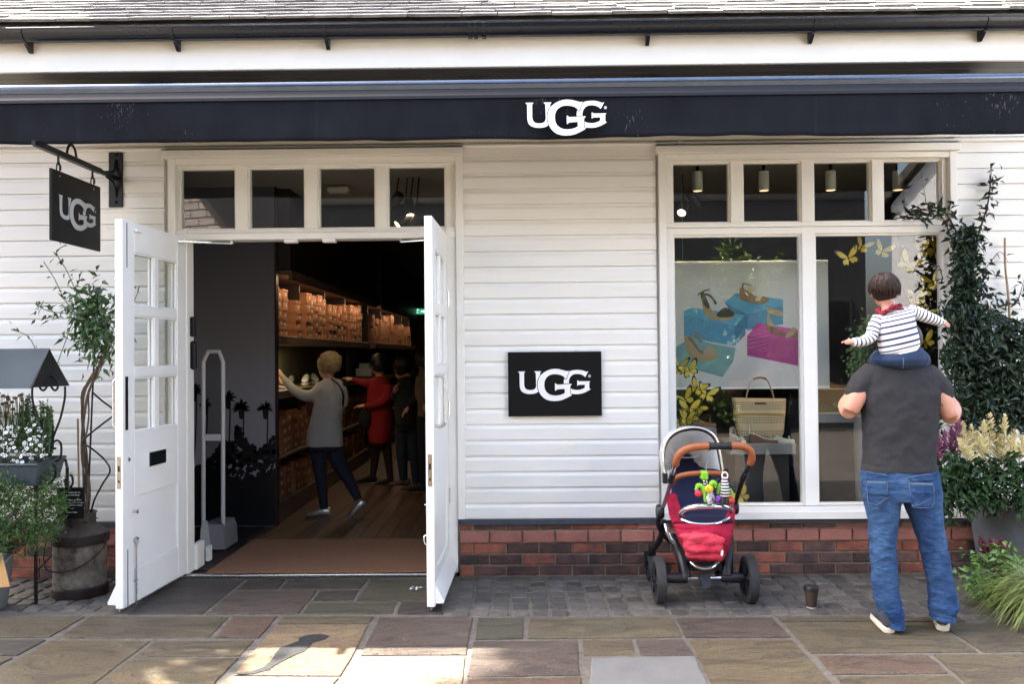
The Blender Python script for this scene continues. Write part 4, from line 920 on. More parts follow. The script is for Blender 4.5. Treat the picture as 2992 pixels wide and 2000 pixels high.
# ================================================================== WINDOW DISPLAY
GREYP = M('display_grey', (.20,.195,.18), .5, var=.1); DKP = M('display_dark', (.018,.015,.013), .5, var=.2, vscale=6)
def z6(x, y, d=.55): return P(1920+x/2.613, 680+y/2.613, d)
def z8(x, y, d=.35): return P(1960+x/4.48, 1150+y/4.48, d)
po = thing('display_poster', 'large grey poster of wedge sandals on blue and pink blocks hanging in the window', 'poster', (1.5,.56,1.6))
a = F(1528,606,.55); b = F(1897,602,.55); c = F(1897,886,.55)
MB().rbox((a.x,.552,c.z),(b.x,.562,a.z),.001).build('panel', M('poster_grey',(.56,.56,.56),.35), po)
MB().rbox((a.x,.545,a.z+.0005),(b.x,.568,a.z+.02),.002).build('rail', SIGNW, po); MB().rbox((a.x,.545,c.z-.015),(b.x,.568,c.z-.0005),.002).build('rail', SIGNW, po)
for x_ in (a.x+.12,b.x-.15): MB().tube([(x_,.557,a.z+.02),(x_,.557,3.02)],.0015,5).build('wire', STEEL, po)
INK = {'b1':(.085,.33,.52),'b2':(.03,.17,.30),'b3':(.055,.25,.42),'pk':(.46,.055,.26),'pd':(.34,.04,.20),'te':(.14,.31,.34),'bk':(.02,.02,.018),'tn':(.35,.25,.13),'br':(.22,.115,.065),'cr':(.5,.42,.3),'bg':(.36,.27,.18)}
zl = [0]
def ink(col, pts, smooth_=True):
    zl[0] += 1; q = [z6(*p, .5515) for p in pts]
    if smooth_: q = catmull(q, 4, True)
    for p in q: p.y = .5515-.00025*zl[0]
    n_ = len(q); MB().prism(q, (0,.0002,0)).build('printed_shape', M('ink_'+col, INK[col], .35), po)
def clipx(pts, xm=1290): return [(min(x,xm),y) for x,y in pts]
ink('b1',[(515,535),(600,463),(962,510),(962,560),(690,625)],0); ink('b3',[(690,625),(962,555),(962,700),(690,748)],0); ink('b2',[(515,535),(690,625),(690,748),(590,640)],0)
ink('b1',[(205,600),(260,575),(400,590),(675,632),(590,720),(205,630)],0); ink('b3',[(205,628),(590,718),(590,868),(380,830),(205,790)],0); ink('b2',[(590,718),(675,630),(675,780),(590,868)],0)
ink('pk',[(687,790),(770,690),(1095,745),(1215,765),(1215,840)],0); ink('pd',[(687,788),(1215,838),(1215,1045),(1095,1022),(687,940)],0)
ink('te',[(100,905),(260,800),(420,850),(600,880),(580,985),(500,1105),(300,1050),(100,1010)],0)
ink('tn',[(345,540),(375,640),(470,672),(560,665),(590,635),(520,640),(455,630),(410,580),(362,520)]); ink('bk',[(455,622),(520,572),(588,612),(570,642),(480,648)]); ink('bk',[(330,470),(352,445),(375,500),(400,560),(385,580),(345,530)])
for pts in ([(350,465),(400,470),(445,520),(455,545),(440,548),(425,515),(390,485),(350,480)],[(310,470),(345,445),(400,430),(395,440),(350,455),(315,478)]): ink('bk',pts)
ink('br',[(630,430),(640,508),(740,542),(810,545),(852,512),(820,488),(760,492),(700,452),(650,425)]); ink('cr',[(690,432),(738,400),(752,430),(712,462)]); ink('cr',[(745,515),(775,480),(802,490),(777,522)]); ink('br',[(648,432),(652,385),(700,395),(730,405),(700,405),(662,395),(660,432)])
ink('br',[(835,680),(845,750),(960,800),(1060,806),(1095,785),(1060,762),(980,772),(900,722),(850,642)]); ink('bg',[(845,572),(950,602),(945,642),(850,616)]); ink('bg',[(975,795),(1030,725),(1065,745),(1012,802)]); ink('bg',[(838,690),(848,570),(862,570),(862,650),(900,720),(880,715)])
ink('tn',[(205,800),(240,930),(330,975),(430,972),(456,930),(410,915),(330,925),(262,850),(228,798)]); ink('br',[(230,800),(270,850),(335,925),(400,918),(330,900),(290,840),(250,795)]); ink('bg',[(350,930),(390,870),(430,880),(455,925),(420,945)]); ink('br',[(280,790),(310,760),(320,800),(345,830),(335,840),(300,800)])
# plinths
def plinth(lb, u0, u1, vt, vb, y0, y1, zbase=.0085):
    t = thing('display_plinth', lb, 'plinth', (0,0,0)); p0 = F(u0,vt,y0); p1 = F(u1,vt,y0); pb = F(u0,vb,y0)
    MB().rbox((p0.x,y0,pb.z),(p1.x,y1,p0.z),.003).build('top_slab', GREYP, t); MB().rbox((p0.x+.04,y0+.04,zbase),(p1.x-.04,y1-.04,pb.z-.0005),.003).build('base', DKP, t); return p0.z
zp = plinth('grey display plinth under the straw tote bag',1672,1824,1018,1043,.28,.72)
zp2 = plinth('low grey plinth behind the pram canopy',1552,1642,982,1008,.42,.70)
zp3 = plinth('wide grey display table in the right half of the window',1872,2145,948,970,.45,.85)
# straw tote
STRAW = bpy.data.materials.new('woven_straw'); STRAW.use_nodes = True; n_, l_, b_ = nodes(STRAW)
geo = n_.new('ShaderNodeNewGeometry'); sx = n_.new('ShaderNodeSeparateXYZ'); l_.new(geo.outputs['Position'], sx.inputs[0])
def wv(out, per, lo):
    q = n_.new('ShaderNodeMath'); q.operation = 'MULTIPLY'; q.inputs[1].default_value = 1/per; l_.new(out, q.inputs[0]); r_ = n_.new('ShaderNodeMath'); r_.operation = 'FRACT'; l_.new(q.outputs[0], r_.inputs[0]); s_ = n_.new('ShaderNodeMath'); s_.operation = 'GREATER_THAN'; s_.inputs[1].default_value = lo; l_.new(r_.outputs[0], s_.inputs[0]); return s_.outputs[0]
wx = wv(sx.outputs[0], .011, .42); wz = wv(sx.outputs[2], .016, .55); mm = n_.new('ShaderNodeMath'); mm.operation = 'MULTIPLY'; l_.new(wx, mm.inputs[0]); l_.new(wz, mm.inputs[1])
wz2 = wv(sx.outputs[2], .105, .45); m3 = n_.new('ShaderNodeMath'); m3.operation = 'MULTIPLY'; l_.new(mm.outputs[0], m3.inputs[0]); l_.new(wz2, m3.inputs[1])
mx = n_.new('ShaderNodeMix'); mx.data_type = 'RGBA'; mx.inputs[6].default_value = (.50,.37,.20,1); mx.inputs[7].default_value = (.06,.04,.025,1); l_.new(m3.outputs[0], mx.inputs[0]); l_.new(mx.outputs[2], b_.inputs['Base Color']); b_.inputs['Roughness'].default_value = .8
tb = thing('tote_bag', 'woven straw tote bag with long handles on the window plinth', 'handbag', (z8(1150,660).x,.4,zp))
yb = .40; r_ = []
for (xl,yl),(xr,yr),dy in (((880,560),(1450,565),.06),((860,500),(1470,505),.065),((835,350),(1482,355),.06),((812,180),(1500,190),.05),((797,62),(1508,72),.028)):
    A, B = z8(xl,yl,yb), z8(xr,yr,yb); A.z = max(A.z, zp+.001); B.z = max(B.z, zp+.001); r_.append(((A+B)/2,(B-A)/2,(0,dy,0),3.5))
dz_ = zp+.0015-r_[0][0].z
mb = MB(); loft(mb, r_, 28); tb_b = mb.build('body', STRAW, tb, smooth=50)
CANV = M('canvas_strap', (.42,.33,.2), .8); LEA = M('brown_leather', (.12,.05,.025), .5)
for k in (0,1):
    yy = yb-.04+.07*k; pts = catmull([z8(985,70,yy),z8(1010,-40,yy),z8(1060,-170,yy+.01),z8(1170,-205,yy+.01),z8(1260,-170,yy+.01),z8(1320,-40,yy),z8(1350,70,yy)],6)
    MB().tube(pts,.014,6,flat=.3).build('handle', CANV, tb, smooth=60)
    MB().tube(pts[13:24],.0155,6,flat=.5).build('handle_grip', LEA, tb, smooth=60)
MB().rbox(tuple(z8(1100,140,yb-.055)),tuple(z8(1245,118,yb-.049)),.001).build('leather_patch', LEA, tb)
A, B = z8(822,262,yb-.062), z8(1490,268,yb-.062); MB().tube([A,B],.006,6).build('braid', M('yellow_braid',(.42,.29,.09),.8), tb)
p = z8(1220,640,.31); shoe('sandal',(p.x,.325,zp+.001),R(-8),'cream wedge sandal with a bow in front of the straw bag',None,CRM,('brown',(.16,.08,.045)),.80)
p = z8(880,640,.33); shoe('sandal',(p.x,.34,zp+.001),R(-70),'pale sandal at the left end of the bag plinth',None,('beige',(.5,.45,.36)),CRM,.62)
p = z8(1480,640,.33); shoe('sandal',(p.x,.34,zp+.001),R(-25),'ivory flat shoe at the right end of the bag plinth',None,('ivory',(.62,.6,.5)),CRM,.62)
p = z8(440,430,.5); shoe('sandal',(p.x,.52,zp2+.001),R(-15),'brown strappy sandal on the low plinth beside the butterflies',None,TAN,CORK,.72)
p = F(1930,945,.6); shoe('sandal',(p.x-.10,.62,zp3+.001),R(10),'olive wedge sandal on the wide window table',None,OLV,('olive_sole',(.30,.22,.08)),.85); shoe('sandal',(p.x+.16,.55,zp3+.001),R(20),'gold wedge sandal on the wide window table',None,('gold',(.35,.26,.1)),('olive_sole',(.30,.22,.08)),.85)
st = thing('shoe_riser','small clear riser with a black wedge shoe in the window','stand',(p.x-.05,.7,zp3)); MB().rbox((p.x-.17,.72,zp3+.001),(p.x+.16,.84,zp3+.17),.004).build('block', M('riser_tan',(.3,.22,.12),.5), st)
shoe('sandal',(p.x,.78,zp3+.1715),R(-5),'black tie-up wedge espadrille on the riser in the window',None,BLK,CORK,.9)
# butterflies
YEL = bpy.data.materials.new('butterfly_yellow'); YEL.use_nodes = True; n_, l_, b_ = nodes(YEL)
b_.inputs['Base Color'].default_value = (.62,.45,.03,1); b_.inputs['Roughness'].default_value = .6
tx = n_.new('ShaderNodeTexNoise'); tx.inputs['Scale'].default_value = 35; g_ = n_.new('ShaderNodeNewGeometry'); l_.new(g_.outputs['Position'], tx.inputs[0]); mx = n_.new('ShaderNodeMix'); mx.data_type = 'RGBA'; mx.inputs[6].default_value = (.42,.27,.008,1); mx.inputs[7].default_value = (.70,.52,.04,1); l_.new(tx.outputs[0], mx.inputs[0]); l_.new(mx.outputs[2], b_.inputs['Base Color'])
WA = [(.002,.002),(.016,.030),(.040,.056),(.068,.070),(.080,.066),(.076,.046),(.058,.018),(.030,.003)]
WB = [(.002,-.001),(.030,.0),(.050,-.008),(.054,-.026),(.044,-.040),(.030,-.036),(.018,-.044),(.008,-.028)]
def butterfly(c, sc, rot, fold, tilt, label):
    t = thing('butterfly', label, 'butterfly', c, 'paper butterflies in the display window'); WLOC[t.name] = Vector(); t.rotation_euler = (tilt, 0, rot) if False else (tilt, rot, random.uniform(-.3,.3)); t.scale = (sc,)*3
    def put(n__, mb, mt): o = mb.build(n__, mt); o.parent = t
    for sgn in (1,-1):
        cf, sf = math.cos(fold), math.sin(fold)
        for W_ in (WA, WB):
            y3 = lambda x, z, o_: Vector((sgn*x*cf, -x*sf+o_, z))
            cx = sum(p[0] for p in W_)/len(W_); cz = sum(p[1] for p in W_)/len(W_)
            out = catmull([y3(x,z,.0) for x,z in W_],3,True); inn = catmull([y3((x-.004)*.83+.004,z*.80+(.002 if z > 0 else -.002),-.0012) for x,z in W_],3,True)
            e = MB().prism(out,(0,.0008,0)); o = e.build('wing', BLACK); o.parent = t
            i_ = MB().prism(inn,(0,.0006,0)); oi_ = i_.build('wing_patch', YEL); oi_.parent = o
            b2 = MB().prism([v+Vector((0,.0024,0)) for v in inn],(0,.0006,0)).build('wing_patch', YEL); b2.parent = o
    put('body', MB().tube([(0,-.002,-.022),(0,-.003,0),(0,-.003,.022)],[.002,.0035,.0025],6), BLACK)
def zb(x, y, d=.16): return P(1992+x/2.24, 650+y/2.24, d)
BF = [(zb(1175,160),.95,.5,.5),(zb(1090,235),1.05,-.3,.3),(zb(1310,190),1.0,.4,.4),(zb(1480,275),1.15,.6,.3),(zb(1562,185),1.3,-.1,1.1),(zb(1660,180),1.6,.35,.5),(zb(1640,390),1.15,-.4,.5),(zb(1590,440),1.0,.5,.4),(zb(1530,500),.9,.1,.2),(zb(1540,550),.9,-.2,.4),(zb(1600,590),.8,.6,.6),(zb(1595,785),1.0,-.5,.5)]
BF += [(z6(165,1040,.2),1.0,.2,.9),(z6(245,1050,.2),.95,-.4,.4),(z6(300,1190,.2),.95,.5,.6),(z6(375,1240,.2),1.0,.3,.4),(z6(215,1275,.2),1.0,-.5,.3),(z6(245,1350,.2),1.05,0,.3),(z6(320,1335,.22),.8,.8,.6),(z6(225,1430,.2),.9,.1,.7),(z6(170,1450,.2),.9,-.2,.5),(z6(275,1400,.22),.8,.2,.6),(z8(930,1350,.2),.95,-.6,.4)]
BLB = ['yellow paper butterfly highest in the cluster by the climbing shrub','yellow butterfly spread flat at the edge of the upper cluster','yellow butterfly fluttering between two others in the upper cluster','large dark-tipped yellow butterfly above the toddler','half-folded yellow butterfly beside the largest one','largest yellow butterfly in the top corner of the window','yellow butterfly near the shrub at toddler head height','yellow butterfly with black tips above the striped arm','small flat yellow butterfly next to the toddler','yellow butterfly just above the striped sleeve','yellow butterfly partly behind the toddler','yellow butterfly by the window frame above the man shoulder','folded yellow butterfly topmost over the pram canopy','yellow butterfly beside the topmost one over the pram','pale yellow butterfly near the poster bottom edge','pale green-yellow butterfly furthest from the window frame','dark-veined yellow butterfly by the left window frame','wide yellow butterfly in the middle of the lower cluster','tilted yellow butterfly behind the wide one','pale folded butterfly above the pram canopy','yellow butterfly touching the window frame over the pram','small yellow butterfly above the brown sandal','yellow butterfly low in the window behind the pram handle']
for (c, sc, ro, fo), lb in zip(BF, BLB): butterfly(c, sc*1.12, ro, fo, random.uniform(-.3,.3), lb)
GRL = M('fresh_leaf', (.085,.17,.03), .45, var=.4, vscale=12, dark=(.04,.10,.02)); 
wp = thing('window_plant', 'bright green trailing plant inside the window beside the toddler', 'plant', F(1985,940,.3))
mb = MB()
for k in range(330):
    t = random.random(); u = 1990-35*t+random.gauss(0,12); v = 735+110*t+random.gauss(0,14); p = F(u,v,.22+random.uniform(-.05,.08)); mb.leaf(p,(random.uniform(-1,.6),random.uniform(-.6,.3),random.uniform(-1,.3)),(0,-.5,1),random.uniform(.025,.045),.02)
mb.build('leaves', GRL, wp, recalc=False); MB().tube(catmull([(F(1985,940,.3).x,.3,zp3),F(1995,860,.3),F(1985,790,.25),F(2000,735,.22)],6),.004,6).build('stem', M('green_stem',(.08,.12,.03),.6), wp)
pot_ = F(1985,940,.62); MB().lathe((F(1985,940,.3).x,.3,.009),[(0,0),(.07,0),(.09,.9),(.085,zp3-.02),(0,zp3-.02)],16).build('tall_pot', GREYP, wp)

# ================================================================== PEOPLE
SKIN = M('skin', (.56,.27,.19), .5, var=.12, vscale=25, sss=.12, bump=.04, bscale=200); SKIND = M('skin_shade', (.50,.26,.18), .5, sss=.1)
def remesh(o, vox, it=6, fac=.5):
    m_ = o.modifiers.new('remesh','REMESH'); m_.mode = 'VOXEL'; m_.voxel_size = vox; m_.use_smooth_shade = True
    if it: s_ = o.modifiers.new('smooth','SMOOTH'); s_.iterations = it; s_.factor = fac
def LR(fn, l, r, y, dy, e=2.4, yoff=0):
    A, B = fn(l[0],l[1],y), fn(r[0],r[1],y); return ((A+B)/2+Vector((0,yoff,0)), (B-A)/2, (0,dy,0), e)
def wrinkle(o, amp, scale):
    tx = bpy.data.textures.new('cloth_folds','CLOUDS'); tx.noise_scale = scale; tx.noise_depth = 2
    d = o.modifiers.new('folds','DISPLACE'); d.texture = tx; d.strength = amp; d.mid_level = .5; d.texture_coords = 'GLOBAL'
def hand(mb, wrist, d, up, size, curl=.5, side=1):
    """palm plus five unequal bent fingers; d towards fingertips, up = back of the hand"""
    w_, d, up = Vector(wrist), Vector(d).normalized(), Vector(up); sd = d.cross(up).normalized(); up = sd.cross(d)
    s = size; loft(mb,[(w_,sd*s*.15,up*s*.11,2.2),(w_+d*s*.18,sd*s*.20,up*s*.11,2.5),(w_+d*s*.40,sd*s*.22,up*s*.10,2.5),(w_+d*s*.5,sd*s*.20,up*s*.08,2.5)],10)
    for k, (o_, L) in enumerate(((-.16,.40),(-.055,.47),(.05,.44),(.15,.34))):
        b = w_+d*s*.46+sd*s*o_; p1 = b+(d-up*curl*.3)*s*L*.45; p2 = p1+(d-up*curl*1.0)*s*L*.33; p3 = p2+(d*.6-up*curl*1.4)*s*L*.25
        mb.tube([b-d*s*.08,b,p1,p2,p3],[s*.05,s*.05,s*.045,s*.04,s*.03],7)
    b = w_+d*s*.16+sd*s*.17*side*-1; p1 = b+(d*.6+sd*-.8*side)*s*.2; p2 = p1+(d*.9-sd*.2*side-up*.3)*s*.2; mb.tube([b-d*s*.05,b,p1,p2],[s*.06,s*.06,s*.05,s*.035],7)
def head(mb, c, r, face, s=1.0):
    """skull, jaw, nose, ears, brow; face = unit direction the head looks"""
    c, f = Vector(c), Vector(face).normalized(); sd = f.cross(Vector((0,0,1))).normalized(); rot = Matrix((sd,f,Vector((0,0,1)))).transposed()
    mb.ell(c+Vector((0,0,.15*r)), r*.80, r*.98, r*.92, 16, 11, rot); mb.ell(c+f*r*.28-Vector((0,0,.42*r)), r*.58, r*.60, r*.62, 14, 9, rot)
    mb.ell(c+f*r*1.0-Vector((0,0,.15*r)), r*.13, r*.22, r*.22, 8, 6, rot); mb.ell(c+f*r*.86-Vector((0,0,.55*r)), r*.26, r*.10, r*.08, 8, 6, rot)
    for q in (1,-1): mb.ell(c+sd*q*r*.82-Vector((0,0,.1*r)), r*.09, r*.2, r*.28, 8, 6, rot); mb.ell(c+sd*q*r*.3+f*r*.82+Vector((0,0,.06*r)), r*.16, r*.1, r*.1, 8, 6, rot)
def eyes(c, r, face, par):
    c, f = Vector(c), Vector(face).normalized(); sd = f.cross(Vector((0,0,1))).normalized()
    for q in (1,-1): MB().ell(c+sd*q*r*.3+f*r*.86+Vector((0,0,.04*r)), r*.1, r*.1, r*.07, 8, 6).build('eye', M('eye_dark',(.05,.04,.035),.2), par)
def hairmass(c, r, face, mat, par, drop=.5, front=.35, n=700, seed=1, L=.5, width=.05):
    """locks combed from the crown down over an underlying cap"""
    rd_ = random.Random(seed); c, f = Vector(c), Vector(face).normalized(); mb = MB(); up0 = Vector((0,0,1)); sd = f.cross(up0).normalized(); rot = Matrix((sd,f,up0)).transposed()
    cc = c+Vector((0,0,.17*r))-f*r*.06
    mb.ell(cc, r*.84, r*.98, r*.92, 18, 12, rot)
    ax = (up0-f*.35).normalized(); e1 = ax.orthogonal().normalized(); e2 = ax.cross(e1)
    for k in range(n):
        a = rd_.uniform(0,2*math.pi); d0 = e1*math.cos(a)+e2*math.sin(a); t0 = rd_.uniform(0,.9); end = 1.55+drop*rd_.uniform(.15,1.15); fd = d0.dot(f)
        if fd > .35: end = min(end, .95+front*.5)
        elif fd > .0: end = min(end, 1.45+.5*drop*rd_.random())
        wv_ = rd_.uniform(-.16,.16); lift = rd_.uniform(.99,1.09); w0 = r*width*rd_.uniform(.8,1.8); m_ = 7; vs_ = []
        end = min(end, t0+rd_.uniform(.7,1.5))
        for i in range(m_+1):
            t = t0+(end-t0)*i/m_; d = (e1*math.cos(a+wv_*i/m_)+e2*math.sin(a+wv_*i/m_))
            q = ax*math.cos(t)+d*math.sin(t)
            if t > 1.75: q = ax*math.cos(1.75)+d*math.sin(1.75)-up0*(t-1.75)*.9
            q = Vector((q.dot(sd)*.90,q.dot(f)*1.02,q.z*.96)); q = rot @ q
            p = cc+q*r*lift*(1+.012*math.sin(i*1.3+k)); tg = ax.cross(d).normalized(); ww = w0*(.5+.9*math.sin(math.pi*min(1,(i+.6)/(m_+.4))))*(1 if i < m_ else .25)
            vs_ += [p-tg*ww, p+q*r*.018, p+tg*ww]
        fs_ = []
        for i in range(m_): fs_ += [(3*i,3*i+1,3*i+4,3*i+3),(3*i+1,3*i+2,3*i+5,3*i+4)]
        mb.add(vs_, fs_)
    return mb.build('hair', mat, par, smooth=60, recalc=False)

# ---- man seen from behind
JEAN = M('blue_denim', (.052,.112,.225), .85, var=.5, vscale=7, dark=(.010,.034,.115), bump=.35, bscale=900, stretch=(1,1,.6), spec=.2, fold=(.55,11,(1,1,2.2))); TEE = M('charcoal_tee', (.036,.036,.039), .9, var=.15, vscale=9, bump=.25, bscale=700, spec=.2, fold=(.42,5,(1.4,1.4,.8)))
man = thing('person', 'man in charcoal t-shirt and blue jeans seen from behind carrying a toddler on his shoulders', 'person', (2.1,-1.22,0))
Y = -1.22
TR = [((2034,843),(2096,843),.055),((2004,836),(2120,838),.075),((1982,840),(2140,845),.09),((1970,862),(2153,868),.105),((1968,900),(2151,906),.118),((1975,950),(2146,955),.122),((1979,1000),(2142,1005),.117),((1981,1040),(2140,1040),.117),((1979,1060),(2141,1060),.12),((1979,1074),(2142,1074),.121)]
mb = MB(); loft(mb,[LR(F,l,r,Y,d,2.5) for l,r,d in TR[::-1]],32)
def ftube(mb, pts, rad, n=14, sub=5): q = catmull([F(u,v,y) for u,v,y in pts],sub); mb.tube(q,lerp_list(rad,sub),n)
ftube(mb,[(2004,856,Y),(1980,872,Y-.01),(1964,893,Y-.015),(1958,912,Y-.015)],[.065,.064,.057,.049]); ftube(mb,[(2116,856,Y),(2140,874,Y-.01),(2157,896,Y-.015),(2163,916,Y-.015)],[.065,.064,.057,.049])
o = mb.build('t_shirt', TEE, man); remesh(o,.009,6); wrinkle(o,.020,.085)
l, r, d = TR[-1]; hr_ = []
for dv, g in ((-10,1.0),(-4,1.022),(2,1.03),(4,1.03),(4,1.0),(-2,.985)):
    c, a, b, e = LR(F,(l[0],l[1]+dv),(r[0],r[1]+dv),Y,d*g); a = a*g; hr_.append([c+a*(abs(math.cos(t))**.8*(1 if math.cos(t) >= 0 else -1))+Vector(b)*(abs(math.sin(t))**.8*(1 if math.sin(t) >= 0 else -1))+Vector((0,0,.003*noise3((math.cos(t)*3,math.sin(t)*3,1)))) for t in [2*math.pi*i/40 for i in range(40)]])
hm = MB(); hm.rings(hr_,cap=False); hm.build('hem', TEE, man, smooth=60)
body = MB()
loft(body,[LR(F,(l[0]+9,l[1]),(r[0]-9,r[1]),Y,d*.86,2.3) for l,r,d in TR[::-1]],24)
for sgn,(sh,el,fo,ha) in ((-1,((1984,872,Y),(1946,950,Y-.02),(1950,912,Y+.17),(1985,872,Y+.27))),(1,((2136,874,Y),(2176,962,Y-.02),(2172,920,Y+.17),(2135,878,Y+.27)))):
    ftube(body,[sh,((sh[0]+el[0])/2-sgn*-3,(sh[1]+el[1])/2,Y-.02),(el[0],el[1]-6,el[2])],[.052,.053,.044]); ftube(body,[(el[0],el[1]-4,el[2]),((el[0]+fo[0])/2+sgn*6,(el[1]+fo[1])/2,Y+.06),fo,ha],[.043,.052,.04,.029])
    hp = F(*ha); hand(body,hp,(-sgn*.8,.3,.3),(0,.3,1),.17,.9,sgn)
hc = F(2064,785,-1.06); head(body,hc,.105,(0,1,0)); ftube(body,[(2064,850,Y+.02),(2064,815,Y+.10)],[.06,.055],sub=2)
for l in (((2026,1095),(2022,1240),(2040,1420)),((2105,1095),(2130,1240),(2160,1410))): ftube(body,[(u,v,Y) for u,v in l],[.06,.038,.026])
o = body.build('body', SKIN, man); remesh(o,.009,6); eyes(hc,.105,(0,1,0),man)
hairmass(hc,.108,(0,1,0),M('dark_hair',(.025,.016,.012),.45,var=.4,vscale=40),man,.3,.3,300,3,.25)
jn = MB(); HIP = [((1977,1070),(2144,1072),.118),((1976,1100),(2149,1100),.128),((1977,1125),(2152,1125),.13),((1981,1145),(2154,1146),.122)]
loft(jn,[LR(F,l,r,Y,d,2.6) for l,r,d in HIP],30)
LL = [((1977,1112),(2060,1118),.112),((1982,1150),(2062,1150),.11),((1991,1199),(2056,1190),.098),((1994,1244),(2050,1244),.086),((1995,1274),(2051,1274),.084),((1997,1304),(2053,1304),.082),((2000,1346),(2056,1346),.08),((2006,1380),(2063,1380),.082),((2014,1403),(2068,1398),.085),((2026,1429),(2066,1431),.08)]
RL = [((2068,1118),(2151,1112),.112),((2070,1150),(2154,1148),.11),((2092,1200),(2158,1200),.098),((2106,1244),(2164,1240),.088),((2114,1272),(2170,1268),.085),((2121,1315),(2178,1318),.083),((2130,1350),(2186,1350),.082),((2131,1375),(2192,1378),.084),((2127,1390),(2194,1392),.086),((2136,1412),(2182,1415),.078)]
def jleg(rows, seed):
    secs = []
    for i in range(len(rows)-1):
        for k in range(6):
            t = k/6; a, b = rows[i], rows[i+1]; m_ = lambda p, q: (p[0]+(q[0]-p[0])*t, p[1]+(q[1]-p[1])*t)
            secs.append((m_(a[0],b[0]), m_(a[1],b[1]), a[2]+(b[2]-a[2])*t))
    secs.append(rows[-1]); rr = []
    for l, r, d in secs:
        c, a, b, e = LR(F,l,r,Y,d,2.3); q = []
        for i in range(28):
            t = 2*math.pi*i/28; p = c+a*math.cos(t)+Vector(b)*math.sin(t); v = l[1]
            fold = 0
            if v > 1190: k = min(1,(v-1190)/60); fold = k*(.0026*math.sin(v*.33+3.2*math.sin(t*1.0+seed)+5*noise3((math.cos(t)*1.5,v*.03,seed)))*(.5+noise3((math.sin(t)*2,v*.05,seed+9)))+.006*noise3((math.cos(t)*2.2,v*.055,seed)))
            p += (p-c).normalized()*fold; q.append(p)
        rr.append(q)
    return rr
jn.rings(jleg(LL,1)); jn.rings(jleg(RL,5)); o = jn.build('jeans', JEAN, man); remesh(o,.0075,3); wrinkle(o,.010,.045)
for rows in (LL, RL):
    l, r, d = rows[-1]; cr = []
    for dv, g in ((-16,1.03),(-8,1.06),(0,1.10),(5,1.12),(5.5,1.06),(0,1.02)):
        c, a, b, e = LR(F,(l[0],l[1]+dv),(r[0],r[1]+dv),Y,d*g); a = a*g; cr.append([c+a*math.cos(2*math.pi*i/28)+Vector(b)*math.sin(2*math.pi*i/28)+Vector((0,0,.004*noise3((i*.5,l[0],2)))) for i in range(28)])
    cm = MB(); cm.rings(cr,cap=False); cm.build('cuff', JEAN, man, smooth=60)
JST = M('jeans_stitch', (.11,.15,.24), .8); JWORN = M('denim_worn', (.13,.19,.27), .85, var=.3, vscale=30)
def on_back(fn, pts): return [fn(*p) for p in pts]
def zJ(x, y, dep): return P(2400+x/2.613, 1300+y/2.613, dep)
# back pockets follow the seat of the jeans
def jy(x, y):    # depth of the seat surface
    uu = (2400+x/2.613)/KF; v = (1300+y/2.613)/KF; cx = 2020 if uu < 2063 else 2108; w_ = 46; t = max(-1,min(1,(uu-cx)/w_/1.25)); base = .128 if v < 1135 else .118
    return Y-base*math.sqrt(max(.05,1-.55*t*t))-.004
def patch(poly, mat, name, t=.0035, sub=6):
    q = []
    for i in range(len(poly)):
        a, b = poly[i], poly[(i+1)%len(poly)]
        for k in range(sub): x, y = a[0]+(b[0]-a[0])*k/sub, a[1]+(b[1]-a[1])*k/sub; q.append((x,y))
    cx = sum(p[0] for p in q)/len(q); cy = sum(p[1] for p in q)/len(q); mb = MB(); n_ = len(q); vs_ = []; fs_ = []
    for r_ in range(5):
        s_ = 1-r_/5; vs_ += [zJ(cx+(x-cx)*s_, cy+(y-cy)*s_, jy(cx+(x-cx)*s_, cy+(y-cy)*s_)) for x,y in q]
    vs_.append(zJ(cx,cy,jy(cx,cy)))
    for r_ in range(4):
        for i in range(n_): fs_.append((r_*n_+i, r_*n_+(i+1)%n_, (r_+1)*n_+(i+1)%n_, (r_+1)*n_+i))
    for i in range(n_): fs_.append((4*n_+i, 4*n_+(i+1)%n_, 5*n_))
    mb.add(vs_, fs_); o = mb.build(name, mat, man, smooth=180); s_ = o.modifiers.new('thick','SOLIDIFY'); s_.thickness = t; s_.offset = 0
def stitch(pts, name='seam'):
    q = []
    for i in range(len(pts)-1):
        for k in range(8): x, y = pts[i][0]+(pts[i+1][0]-pts[i][0])*k/8, pts[i][1]+(pts[i+1][1]-pts[i][1])*k/8; q.append(zJ(x,y,jy(x,y)-.003))
    MB().tube(q,.0016,5).build(name, JST, man)
patch([(345,300),(505,290),(502,380),(540,385),(420,465),(355,440)],JEAN,'back_pocket'); patch([(670,290),(855,300),(860,440),(840,485),(700,478),(685,440)],JEAN,'back_pocket')
patch([(335,210),(512,238),(500,278),(345,275)],JEAN,'pocket_flap',.005); patch([(655,255),(850,222),(862,268),(700,292)],JEAN,'pocket_flap',.005)
patch([(345,278),(502,280),(500,296),(350,294)],JWORN,'worn_edge',.0045); patch([(672,288),(852,296),(850,312),(676,306)],JWORN,'worn_edge',.0045)
for pts in ([(583,215),(592,300),(605,395)],[(345,300),(355,440),(420,465),(540,388)],[(505,285),(502,380)],[(668,280),(685,440),(702,480),(840,488),(860,440),(858,300)],[(690,470),(760,455),(855,400)],[(335,208),(512,236)],[(655,252),(850,220)]): stitch(pts)
stitch([(600,215),(607,300),(612,395)])
SHOE = M('navy_canvas_shoe', (.045,.052,.065), .8, bump=.2, bscale=500); SOLE = M('cream_rubber', (.62,.55,.43), .6)
